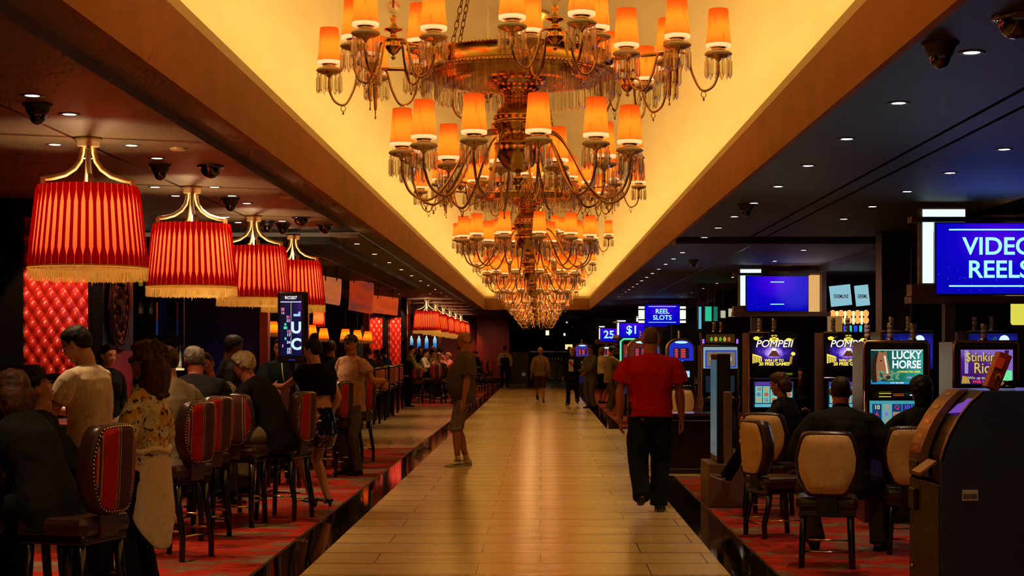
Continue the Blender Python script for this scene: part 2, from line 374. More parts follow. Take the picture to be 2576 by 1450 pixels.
SHm, TRm, DIm, BUm, PRm, PRl, DRm = shade_me(), trim_me(), dish_me(), bulb_me(), prism_me(), prism_me(.12, .008), drop_me()
SHg = SHm.copy(); SHg.materials[0] = SHGLOW
RL = .65; RC = .88; RA = .25
LOWARM = arm_me([(RL, 0, -.50), (RL-.005, 0, -.58), (RL-.05, 0, -.68), (RL-.15, 0, -.715), (RL-.25, 0, -.62), (RL-.35, 0, -.44), (RL-.43, 0, -.345), (.13, 0, -.33)], .0072)
UPARM = arm_me([(RA, 0, -.02), (RA, 0, -.08), (RA-.03, 0, -.155), (RA-.09, 0, -.175), (RA-.14, 0, -.09), (RA-.17, 0, .015), (.02, 0, .035)], .0065)
def column_me():
    b = MB(); pr = [(0, -.66), (.012, -.65), (.02, -.63), (.008, -.615), (.024, -.60), (.03, -.585), (.014, -.57), (.012, -.556), (.04, -.548), (.085, -.52), (.125, -.46), (.136, -.42), (.13, -.405), (.137, -.40), (.137, -.392), (.125, -.385), (.125, -.36), (.118, -.352), (.118, -.318), (.14, -.31), (.14, -.30), (.152, -.295), (.15, -.28), (.135, -.262), (.142, -.255), (.13, -.225), (.10, -.19), (.082, -.165), (.085, -.155), (.08, -.15), (.08, -.13), (.10, -.12), (.125, -.09), (.12, -.08), (.15, -.06), (.17, -.035), (.165, -.02), (.06, 0), (.05, .2), (.07, .22), (.05, .24), (.04, .5), (.09, .55), (.06, .6), (.03, .7), (.03, 1.65)]
    b.lathe(pr, 36); return sh('column', b, BRASS)
def beads(b, r, z, n, s=.006):
    for i in range(n):
        a = 2*pi*i/n; b.ball((r*cos(a), r*sin(a), z), s, 5, 3)
def ring_me(nb):
    b = MB(); b.lathe([(.545, -.012), (.545, .0), (.53, .004), (.515, .03), (.512, .088), (.52, .094), (.505, .094), (.50, .02), (.52, -.012), (.545, -.012)], 64)
    b.lathe([(.515, -.008), (.46, -.012), (.44, -.045), (.30, -.06), (.16, -.03)], 64)
    beads(b, .55, -.004, nb); beads(b, .52, .094, nb, .005); beads(b, .463, -.02, nb, .005); return sh('chandelier_ring', b, BRASS)
COLm, RINGm, RINGl = column_me(), ring_me(150), ring_me(0)
def finial_me():
    b = MB(); b.lathe([(0, -.075), (.008, -.07), (.012, -.06), (.004, -.05), (.022, -.038), (.04, -.015), (.045, 0), (.036, .01), (.04, .03), (.044, .036), (.02, .045), (.016, .07), (.05, .08), (.05, .088), (.02, .10), (.012, .13), (.022, .15), (.008, .16)], 20)
    b.tube([(0, 0, .2), (0, 0, .29)], .006, 8); return sh('finial', b, BRASS)
def crystalfin_me():
    b = MB(); b.ball((0, 0, .20), .036, 10, 8); b.ball((0, 0, .30), .010, 8, 5); b.loft([[(r*cos(a*pi/2), r*sin(a*pi/2), z) for a in range(4)] for z, r in ((.31, .004), (.33, .014), (.52, .001))], True, True, False)
    return sh('crystal_finial', b, CRYSTAL)
FINm, CFm = finial_me(), crystalfin_me()
OUTR = sh('outrigger', (lambda b: (b.tube([(.52, 0, .05), (RC, 0, .07)], .010, 10), b.ball((.53, 0, .05), (.02, .035, .035), 10, 6), b)[-1])(MB()), BRASS)
def chain_me():
    b = MB(); a0 = V((.42, 0, .09)); a1 = V((.05, 0, 1.66)); L = (a1-a0).length; n = int(L/.042); d = (a1-a0).normalized(); s = d.cross(V((0, 1, 0)))
    for i in range(n):
        c = a0 + d*(i+.5)*.042; e = s if i % 2 else V((0, 1, 0))
        b.tube([c + d*.027*sin(t*pi/4) + e*.012*cos(t*pi/4) for t in range(8)], .0032, 5, closed=True)
    return sh('chain', b, BRASSD)
CHm = chain_me()
CANm = sh('ceiling_canopy', MB().lathe([(0, 1.60), (.10, 1.62), (.13, 1.70), (.2, 1.79), (.22, 1.83), (0, 1.83)], 28), BRASS)
prand = random.Random(3)
def candle(root, armme, az, at, r, zb, level, cnt, lit=True, base=None):
    """one arm with its shade, dish, bulb and prisms; at = centre of its cluster"""
    rot = az
    arm = link('lamp_arm', armme, root, at, rot)
    q = V((r, 0, zb))
    for nm, me in (('lamp_shade', SHm if lit else SHg), ('candle_dish', DIm)) + (('shade_glow_ring', TRm),):
        o = link(nm, me, arm, q)
    bu = link('bulb', BUm, arm, q)
    if lit:
        l = lamp('candle_light', 'POINT', q + V((0, 0, .095)), CAN_W, (1, .66, .3), parent=arm, shadow_soft_size=.012)
    return arm, q
CAN_W = .42
def chandelier(i, Y, label):
    level = 0 if i < 1 else 1 if i < 2 else 2
    X = xc + .02; Z = EYE+1.553
    root = thing('crystal_chandelier', label, 'chandelier', (X, Y, Z), 0, 'chandeliers hung along the vault')
    link('column', COLm, root); link('ring', RINGm if level < 1 else RINGl, root)
    link('ceiling_canopy', CANm, root)
    for k in range(6): link('chain', CHm, root, None, R(30+60*k))
    spots = []      # world-ish positions of hanging prisms
    ph0 = R(-90+10)
    for k in range(12):
        az = ph0 + k*pi/6; arm, q = candle(root, LOWARM, az, V((0, 0, 0)), RL, -.405, level, 0, i < 4)
        spots.append((V((cos(az)*RL, sin(az)*RL, -.405)), arm, q))
    for k in range(6):
        az = R(-90+13) + k*pi/3; link('outrigger', OUTR, root, None, az); c = V((cos(az)*RC, sin(az)*RC, .04))
        f = link('finial', FINm, root, c); link('crystal_spike', CFm, f)
        for j in range(4):
            a2 = az + R(18) + j*pi/2
            arm, q = candle(root, UPARM, a2, c, RA, .075, level, 0, i < 4)
            spots.append((c + V((cos(a2)*RA, sin(a2)*RA, .075)), arm, q))
    if i >= 4:
        for a in range(3): lamp('chandelier_light', 'POINT', (.4*cos(a*2.1), .4*sin(a*2.1), -.2), 6, (1, .55, .2), parent=root, shadow_soft_size=.15)
    # prisms: 100 nearest the viewer are single parts, the others one part
    npr = 13 if level < 2 else 10
    allp = []
    for s, arm, q in spots:
        for t in range(npr):
            a = 2*pi*t/npr + .2; allp.append((s + V((.066*cos(a), .066*sin(a), -.082)), a, 0))
        allp.append((s + V((.0, 0, -.10)), 0, 2))
    for t in range(72 if level < 2 else 48):
        a = 2*pi*t/(72 if level < 2 else 48); allp.append((V((.535*cos(a), .535*sin(a), -.024)), a, 1))
    for t in range(56 if level < 2 else 36):
        a = 2*pi*t/(56 if level < 2 else 36); allp.append((V((.463*cos(a), .463*sin(a), -.034)), a, 1))
    allp.sort(key=lambda p: p[0].y)
    single = 100 if level < 2 else 0
    mes = (PRm, PRl, DRm); nmz = ('crystal_prism', 'crystal_prism', 'crystal_drop')
    for p, a, k in allp[:single]: link(nmz[k], mes[k], root, p, a)
    b = MB()
    cache = [[tuple(v.co) for v in m.vertices] for m in mes]; fc = [[tuple(p.vertices) for p in m.polygons] for m in mes]
    for p, a, k in allp[single:]:
        ca, sa = cos(a), sin(a)
        b.add([(p.x+x*ca-y*sa, p.y+x*sa+y*ca, p.z+z) for x, y, z in cache[k]], fc[k], k == 2)
    tag(b.obj('crystal_prism', CRYSTAL, root), kind='stuff')
    return root
CH_D, CH_S = 8.9, 7.0
chl = ['large brass chandelier with orange shades nearest the camera, top cut off by the frame', 'second brass and crystal chandelier, just behind and below the nearest one',
 'third orange-shaded chandelier along the vault', 'fourth chandelier along the vault, its shades overlapping the third', 'fifth chandelier along the vault',
 'sixth chandelier along the vault, small with distance', 'seventh chandelier, last but one before the vault end', 'eighth and farthest chandelier, lowest in the picture under the vault end']
for i in range(8): chandelier(i, CH_D+CH_S*i, chl[i])

# ------------------------------------------------------------------ red pleated pendants
def pendant_parts():
    NP = 46; rb, rt, z0_, z1_ = .445, .375, 0., .62
    def rad(z): return rb + (rt-rb)*(z/z1_)
    zs = [0, .06, .07, .09, .13, .2, .3, .4, .47, .515, .54, .555, .56, .62]
    def hw_(z):   # half-opening of each pleat as a fraction of its cell
        if z <= .065 or z >= .558: return .02
        if z < .13: return .02 + .25*(z-.065)/.065
        if z > .47: return .02 + .25*(.558-z)/.088
        return .27
    b = MB()
    for k in range(NP):
        rng = random.Random(k); j0 = rng.uniform(-.06, .06)
        cols = []
        for z in zs:
            w0, w1 = hw_(z), hw_(z); a0 = (k+j0*0+w0)*2*pi/NP; a1 = (k+1-w1)*2*pi/NP; row = []
            for s in range(5):
                a = a0+(a1-a0)*s/4; bul = .010*sin(pi*s/4) if .02 < z < .6 else 0
                row.append(((rad(z)+.004+bul)*cos(a), (rad(z)+.004+bul)*sin(a), z))
            cols.append(row)
        b.loft(cols, False, False, False)
    outer = sh('pleated_cover', b, POUTER)
    b = MB(); b.lathe([(rad(z)-.004+.0, z) for z in (0, .15, .3, .45, .62)], 60); inner = sh('shade_lining', b, PINNER)
    b = MB(); b.lathe([(rb+.004, .0), (rb+.010, -.006), (rb+.008, -.02), (rb+.002, -.022)], 60)
    rng = random.Random(5)
    for k in range(420):
        a = 2*pi*k/420; r0 = rb+.004+rng.uniform(-.002, .003); r1 = r0+rng.uniform(-.003, .006); L = .105+rng.uniform(-.008, .006) if rng.random() > .02 else .13; w_ = .0029
        t = (-sin(a)*w_, cos(a)*w_)
        b.add([(r0*cos(a)-t[0], r0*sin(a)-t[1], -.018), (r0*cos(a)+t[0], r0*sin(a)+t[1], -.018), (r1*cos(a)+t[0]*.8, r1*sin(a)+t[1]*.8, -L), (r1*cos(a)-t[0]*.8, r1*sin(a)-t[1]*.8, -L)], [[0, 1, 2, 3]])
    fringe = sh('fringe', b, FRINGE)
    b = MB(); b.lathe([(0, 1.0), (.105, 1.0), (.105, .975), (.09, .97), (.09, .93), (.075, .925), (0, .925)], 32); cap = sh('ceiling_cap', b, CREAMM)
    b = MB()
    pts = [(.045, 0, .93), (.047, 0, .88), (.06, 0, .82), (.10, 0, .76), (.17, 0, .71), (.25, 0, .685), (.335, 0, .672)]
    b.tube(pts, [(.019, .021)]*7, 4); b.box((.335, 0, .645), (.036, .042, .075)); arm = sh('support_arm', b, CREAMM)
    b = MB(); b.lathe([(.001, .20), (.03, .22), (.04, .26), (.03, .31), (.001, .33)], 14); b.tube([(0, 0, .46), (0, 0, .93)], .010, 8); bulb = sh('bulb', b, BULB)
    return outer, inner, fringe, cap, arm, bulb
PO, PI_, PF, PC, PA, PB = pendant_parts()
def pendant(X, Y, zb, label, grp, W=20, far=False):
    """zb = height of the bottom of the red shade"""
    t = thing('pendant_lamp', label, 'lamp', (X, Y, zb), R(7), grp)
    k = (HB - .0 - zb)/1.0
    link('pleated_cover', PO, t); link('shade_lining', PI_, t); link('fringe', PF, t)['kind'] = 'stuff'
    o = link('ceiling_cap', PC, t); o.location.z = HB-zb-1.0
    for a in range(4): o = link('support_arm', PA, t, (0, 0, 0), R(12+90*a)); o.scale.z = 1; o.location.z = 0
    link('bulb', PB, t)
    lamp('pendant_light', 'POINT', (0, 0, .40), W, (1, .68, .36), parent=t, shadow_soft_size=.05)
    return t
PEND_Y = [12.3, 15.95, 19.4, 22.5]
pl = ['red pleated pendant lamp nearest the camera, largest of the near row', 'red pleated pendant lamp with gold fringe, second in the near row', 'red pleated pendant lamp, third in the near row', 'red pleated pendant lamp right above the tall number screen']
for i, Y in enumerate(PEND_Y):
    pendant(-3.5 if i else -3.5, Y, HB-1.0, pl[i], 'red pendants over the near gaming tables')
pendant(-7.15, 21.1, HB-1.0, 'red pleated pendant lamp cut by the left frame edge', 'red pendants over the near gaming tables')
for i in range(6):
    pendant(-3.62, 50.6+4.3*i, HB-1.0, ['first and largest', 'second', 'third', 'fourth', 'fifth', 'sixth and farthest'][i]+' lamp of the far red pendant row', 'red pendants over the far gaming tables', 19)

# ------------------------------------------------------------------ downlights, smoke discs, camera domes
DLm = sh('trim_ring', MB().lathe([(.075, 0), (.075, -.006), (.05, -.006), (.045, .0)], 20), GREYM)
DLl = sh('lens', MB().lathe([(0, -.003), (.045, -.003)], 16), DOWNL)
dlspot = []
def downlight(X, Y, z, label, W=9, col=(1, .67, .36), grp=None, spot=True):
    t = thing('downlight', label, 'downlight', (X, Y, z), 0, grp)
    link('trim_ring', DLm, t); link('lens', DLl, t)
    if spot: lamp('downlight_beam', 'SPOT', (0, 0, -.02), W, col, parent=t, spot_size=R(75), spot_blend=.8, shadow_soft_size=.04)
for k in range(28):
    downlight(2.38, 8.78+1.79*k, HB, 'recessed downlight in the row along the right side of the vault', 90 if k < 5 else 110, grp='downlights right of the vault', spot=k % 2 == 0 or k < 4)
for X, Y in ((2.38, 5.2), (2.38, 6.99), (-2.9, 5.0), (-2.9, 6.4), (-2.8, 7.6)):  # unseen downlights added out of frame to light near people and stools
    downlight(X, Y, HB, 'unseen downlight added out of frame to light the near people', 110, grp='added downlights above the near edge')
for k in range(5): downlight(3.79, 13+1.72*k, HB, 'recessed downlight in the outer row right of the vault', 8, (.8, .6, .5), grp='outer downlights right of the vault', spot=False)
for X, ys_ in ((-3.28, [10.26, 11.07, 12.75, 13.6, 16.0, 16.9, 17.75, 20.2]), (-3.88, [9.2, 12.7, 13.6, 16.0, 16.9, 19.6, 20.4])):
    for Y in ys_: downlight(X, Y, HB, 'recessed downlight beside the near red pendant row', 165, (1, .67, .36), grp='downlights by the near red pendants', spot=(X > -3.5))
for k in range(12): downlight(-2.83, 24.5+2.6*k, HB, 'recessed downlight in the far left ceiling strip', 90, grp='downlights in the far left ceiling strip', spot=k % 2 == 0)
for k in range(9):
    for X in (-3.2, -4.1): downlight(X, 46+2.6*k, HB, 'recessed downlight around the far red pendants', 60, grp='downlights by the far red pendants', spot=k % 2 == 0 and X > -3.5)
for k in range(9): downlight(4.3, 26+3.2*k, HB, 'recessed downlight above the far slot machines', 35, grp='downlights above the far slot machines', spot=k % 2 == 0)
SDm = sh('smoke_detector', MB().lathe([(0, -.018), (.06, -.018), (.07, -.008), (.072, 0)], 20), CREAMM)
for X, Y, l in ((-2.95, 12.95, 'round ceiling disc right of the nearest red pendant'), (-2.72, 17.0, 'round ceiling disc above the third red pendant'), (2.9, 7.75, 'round ceiling disc beside the upper right camera dome')):
    tag(link('smoke_detector', SDm, None, (X, Y, HB)), l, 'smoke detector', 'ceiling discs')
DOMEG = mat('smoked_dome_glass', '#0c0a10', .06, spec=.9, coat=1.)
DOa = sh('housing', MB().lathe([(.10, 0), (.10, -.012), (.085, -.018), (.075, -.05), (.062, -.075), (0, -.075)], 24), mat('dark_camera_housing', '#1c1414', .4))
DOb = sh('dome', MB().lathe([(.055, -.07), (.054, -.09), (.045, -.115), (.028, -.132), (.001, -.14)], 20), DOMEG)
DOc = sh('housing', MB().lathe([(.12, 0), (.12, -.014), (.09, -.02)], 28), DOMEG)
DOd = sh('dome', MB().lathe([(.09, -.018), (.086, -.05), (.066, -.085), (.036, -.105), (.001, -.112)], 24), DOMEG)
for px, py, big, l in ((95, 262, 0, 'dark ceiling camera dome above and left of the nearest red pendant'), (403, 415, 0, 'small ceiling camera dome between the two nearest red pendants'), (530, 418, 1, 'wide black ceiling camera dome above the second red pendant'),
        (580, 500, 0, 'small ceiling camera dome behind the second red pendant cap'), (673, 556, 0, 'small ceiling camera dome behind the third red pendant cap'), (712, 563, 0, 'small ceiling camera dome left of the fourth red pendant cap'), (758, 547, 1, 'wide black ceiling camera dome above the fourth red pendant'), (2365, 108, 0, 'ceiling camera dome at the upper right beside a bright downlight'),
        (2556, 42, 1, 'large dark camera dome in the top right corner'), (1877, 515, 0, 'ceiling camera dome right of the vault, halfway down'), (1745, 655, 0, 'small ceiling dome above the far slot machines'), (818, 580, 1, 'camera dome at the end of the left ceiling panel')):
    Y = (HB-EYE)*F/(883-py); X = (px-1360)/F*Y
    if px < 900 and Y > 21: Y = 20.9; X = (px-1360)/F*Y
    t = thing('camera_dome', l, 'security camera', (X, Y, HB), 0, 'ceiling camera domes'); link('housing', DOc if big else DOa, t); link('dome', DOd if big else DOb, t)
# ------------------------------------------------------------------ screens and flat art
_EM = {}
def em(col, s=1.): 
    k = (col, s)
    if k not in _EM: _EM[k] = mat('lit_'+col.strip('#'), '#050505', .4, emit=s, ecol=col)
    return _EM[k]
def flat(parent, name, x, y, z, w_, h_, m):
    b = MB(); b.add([(-w_/2, 0, -h_/2), (w_/2, 0, -h_/2), (w_/2, 0, h_/2), (-w_/2, 0, h_/2)], [[0, 1, 2, 3]]); return b.obj(name, m, parent, (x, y, z))
def poly(parent, name, pts, y, m, off=(0, 0)):
    b = MB(); b.add([(p[0]+off[0], y, p[1]+off[1]) for p in pts], [list(range(len(pts)))]); return b.obj(name, m, parent)
def write(parent, txt, x, y, z, size, m, bold=0., shear=0., sx=1., name='lettering', align='CENTER'):
    me = text_mesh(txt, size, align, bold, shear, 0., sx).copy(); me.materials.clear(); me.materials.append(m); return link(name, me, parent, (x, y, z))
def ell(cx, cz, rx, rz, n=16): return [(cx+rx*cos(2*pi*i/n), cz+rz*sin(2*pi*i/n)) for i in range(n)]
def screenmat(name, stops, kind='SPHERICAL', s=1., nscale=0, loc=(0, 0, 0), sc_=(1, 1, 1)):
    """picture on a lit screen: colour bands over the panel, optionally broken up"""
    m = mat(name, '#020202', .25, emit=s, ecol='#ffffff'); n = N(m); tc = n.t.nodes.new('ShaderNodeTexCoord'); mp = n.t.nodes.new('ShaderNodeMapping'); mp.inputs['Location'].default_value = loc; mp.inputs['Scale'].default_value = sc_
    n.l(tc.outputs['Object'], mp.inputs[0])
    g = n.t.nodes.new('ShaderNodeTexGradient'); g.gradient_type = kind
    if nscale:
        nz = n.n('ShaderNodeTexNoise', Scale=nscale, Detail=3); n.l(tc.outputs['Object'], nz.inputs['Vector'])
        va = n.t.nodes.new('ShaderNodeVectorMath'); va.operation = 'MULTIPLY_ADD'; va.inputs[1].default_value = (.6, .6, .6); n.l(nz.outputs['Color'], va.inputs[0]); n.l(mp.outputs[0], va.inputs[2]); n.l(va.outputs[0], g.inputs[0])
    else: n.l(mp.outputs[0], g.inputs[0])
    c = n.ramp(g.outputs['Fac'], stops); n.l(c, n.b.inputs['Emission Color']); return m
S_BLUE = screenmat('blue_sign_screen', [(0, '#0000b8'), (.45, '#0a00c8'), (1, '#4a00e0')], 'SPHERICAL', 1.0, 0, (0, 0, -.35), (1.1, 1, 1.6))
S_POMP = screenmat('violet_glow_picture', [(0, '#050302'), (.25, '#120a28'), (.55, '#3a20a0'), (.8, '#b890ff'), (1, '#fff0e0')], 'SPHERICAL', 1.0, 14, (-.28, -.3, -.22), (3.2, 1, 6.))
S_HORSE = screenmat('green_meadow_picture', [(0, '#0c3c34'), (.4, '#1c7a68'), (.7, '#2fae9c'), (1, '#58c8c8')], 'LINEAR', .9, 9, (.0, 0, 0), (1.5, 1, 1))
S_RICH = screenmat('purple_picture', [(0, '#8a6cc8'), (.35, '#5a2090'), (.8, '#3c1068'), (1, '#2a0a50')], 'SPHERICAL', .9, 12, (.1, -.2, .1), (2.5, 1, 3))
S_WOLF = screenmat('night_sky_picture', [(0, '#0c1060'), (.4, '#1a20a0'), (.75, '#4a50d8'), (1, '#b0c0ff')], 'SPHERICAL', 1., 10, (-.35, -.2, -.3), (3, 1, 5))
S_REEL = em('#7ed0c8', .8); S_DARKB = em('#101c50', .6); WHT = em('#ffffff', 1.3); GRN = em('#30e0a0', 1.); YEL = em('#ffe44a', 1.1); GLD = em('#c89a28', .7); CYA = em('#8ff0ff', 1.5); LBOX = em('#d8f4f0', 1.3)
CAB = mat('slot_cabinet_black', '#0c090c', .3); CABR = noisy('dark_plum_cabinet', '#4a2026', '#3c1a22', 3, .4, 0); PURP = mat('plum_side_panel', '#5a3a48', .4)

def candle_light(x, y, z, lbl, near=True):
    t = thing('candle_light', lbl, 'signal light', (x, y, z), 0, 'unlit signal lights on top of slot machines')
    b = MB(); b.lathe([(0, 0), (.034, 0), (.034, .02), (.026, .03), (.026, .035)], 14); b.obj('base', CHROME, t)
    b = MB()
    for k in range(3): b.lathe([(.0245, .036+k*.04), (.027, .038+k*.04), (.027, .070+k*.04), (.0245, .073+k*.04)], 14)
    b.obj('lens', mat_cl, t); MB().lathe([(.0275, .156), (.0275, .168), (0, .17)], 14).obj('cap', CHROME, t); return t
mat_cl = mat('grey_lens', '#d0bcc0', .35)
def cabinet(t, w_, d, ztop, zb=0., side=CABR, slant=.0, front=CAB):
    """side profile extruded over the width; local front is -Y"""
    h = d/2; pr = [(-h, zb), (h, zb), (h, ztop), (-h+slant, ztop), (-h+slant*.5+.06, .86), (-h-.16, .78), (-h-.16, .70), (-h, .64)]
    b = MB()
    for s in (-1, 1):
        b.prism(pr, 'x', s*(w_/2-.02)-.012, s*(w_/2-.02)+.012)
    b.obj('side_panel', side, t)
    b = MB(); pi = [(-h+.03, zb), (h-.02, zb), (h-.02, ztop-.01), (-h+slant+.03, ztop-.01), (-h+slant*.5+.09, .88), (-h-.12, .78), (-h-.13, .72), (-h+.03, .66)]
    b.prism(pi, 'x', -w_/2+.03, w_/2-.03); b.obj('cabinet_body', front, t)
    b = MB()
    for s in (-1, 1):
        x = s*(w_/2-.02); b.tube([(x, -h-.012+.0, zb+.35), (x, -h-.012, .64), (x, -h-.172, .70), (x, -h-.172, .785), (x, -h+slant*.5+.045, .865), (x, -h+slant-.01, ztop)], .009, 6)
    b.tube([(-w_/2+.02, -h+slant-.01, ztop), (w_/2-.02, -h+slant-.01, ztop)], .012, 6); b.obj('edge_trim', GOLDP, t)
def deck(t, w_, h):
    b = MB(); b.box((0, -h-.05, .80), (w_-.1, .17, .02), bev=.006); b.obj('button_deck', CHROME, t)
    b = MB()
    for i in range(7): b.box((-w_/2+.12+i*(w_-.24)/6, -h-.09, .815), (.03, .03, .012), bev=.004)
    b.obj('play_button', em('#e8a050', .35), t)
def pompeii(x, Y, lbl, hidden=False):
    t = thing('slot_machine', lbl, 'slot machine', (x, Y, 0), 0, 'slot machines right of the promenade'); w_ = .60; h = .28
    cabinet(t, w_, .56, 1.76, slant=.02, side=PURP); deck(t, w_, h)
    f = MB().box((0, -h-.005, 1.545), (w_-.03, .05, .43), bev=.01).obj('top_screen_bezel', CAB, t)
    s = flat(t, 'top_screen', 0, -h-.033, 1.545, w_-.07, .385, S_POMP); y = -.003; W2 = w_-.07
    poly(s, 'volcano', [(-.07, -.06), (.07, -.06), (.02, .01), (-.02, .01)], y, em('#6a3a30', .7)); poly(s, 'lava_glow', ell(0, .02, .03, .016), y*1.3, em('#fff0c0', 1.3))
    for cx_, cz in ((-.205, .15), (.17, .13)):
        poly(s, 'coin', ell(cx_, cz, .036, .022), y, YEL)
        poly(s, 'coin_tail', [(cx_+.03, cz+.01), (cx_+.08, cz+.018), (cx_+.03, cz-.002)], y, GLD)
    poly(s, 'coin', ell(.22, -.03, .025, .022), y, YEL)
    b = MB(); b.add([(-.25, y, -.03), (-.15, y, -.06), (-.14, y, -.075), (-.25, y, -.05)], [[0, 1, 2, 3]])
    for k in range(6): b.add([(-.25+k*.019, y, -.14+k*.004), (-.238+k*.019, y, -.14+k*.004), (-.238+k*.019, y, -.05-k*.004), (-.25+k*.019, y, -.05-k*.004)], [[0, 1, 2, 3]])
    b.obj('temple', YEL, s)
    poly(s, 'column', [(.17, -.15), (.20, -.15), (.215, -.06), (.185, -.06)], y, GLD)
    poly(s, 'badge', [(-.06, .115), (.06, .115), (.05, .15), (0, .165), (-.05, .15)], y, YEL)
    write(s, 'UP TO', 0, y*1.2, .178, .024, YEL, .001); write(s, '243', 0, y*1.5, .137, .034, em('#3a2408', .3), .001)
    write(s, 'POMPEII', .002, y*2, .079, .118, em('#8a6a20', .6), .001, .25, 1.0); write(s, 'POMPEII', -.004, y*2.6, .084, .118, WHT, 0., .25, 1.0)
    write(s, 'WIN UP TO', 0, y*2, -.108, .042, YEL, .0015); write(s, '20 FREE GAMES', 0, y*2, -.148, .052, YEL, .002)
    MB().box((0, -h-.0, 1.29), (w_-.05, .05, .07), bev=.006).obj('speaker_panel', CAB, t)
    b = MB(); [b.box((.13+.013*i, -h-.03, 1.275+.014*j), (.008, .004, .006)) for i in range(7) for j in range(2)]; b.obj('indicator_dots', em('#c8d820', .6), t)
    MB().box((0, -h+.0, 1.235), (w_-.03, .09, .022), bev=.008).obj('chrome_ledge', CHROME, t)
    MB().box((0, -h+.015, 1.04), (w_-.05, .04, .34), bev=.008).obj('main_screen_bezel', CAB, t)
    m = flat(t, 'main_screen', 0, -h-.008, 1.045, w_-.13, .30, em('#0c2040', .6)); poly(m, 'title_bar', [(-.22, .10), (.22, .10), (.22, .145), (-.22, .145)], y, em('#5a3aa0', .9))
    for k in range(5):
        xx = -.175+k*.0875; poly(m, 'reel', [(xx-.04, -.10), (xx+.04, -.10), (xx+.04, .095), (xx-.04, .095)], y, S_REEL)
        for j in range(3):
            zz = .06-.062*j
            if (k+j) % 3 == 0: write(m, '10' if k % 2 == 0 else 'Q', xx, y*2, zz, .05, em('#b02038', .9), .001)
            else: poly(m, 'symbol', ell(xx, zz, .027, .024), y*2, em(('#c86a3a', '#6a8aa0', '#c8b070')[(k*2+j) % 3], .8))
    poly(m, 'bottom_bar', [(-.22, -.148), (.22, -.148), (.22, -.11), (-.22, -.11)], y, em('#60c0d8', .8))
    f = flat(t, 'belly_glass', 0, -h-.004+.03-.03, .47, w_-.1, .32, em('#100c06', .6))
    poly(f, 'temple', [(-.24, -.02), (.05, -.02), (.05, .05), (-.10, .12), (-.24, .08)], -.015, em('#8a6a18', .6)); b = MB()
    for k in range(7): b.add([(-.23+k*.04, -.018, -.12), (-.205+k*.04, -.018, -.12), (-.205+k*.04, -.018, -.02), (-.23+k*.04, -.018, -.02)], [[0, 1, 2, 3]])
    b.obj('temple_columns', YEL, f); f.location.y = -h-.003
    for dx in (-.13, .04): candle_light(x+dx, Y-.05, 1.762, 'small grey signal light on top of a slot machine'); 
    return t
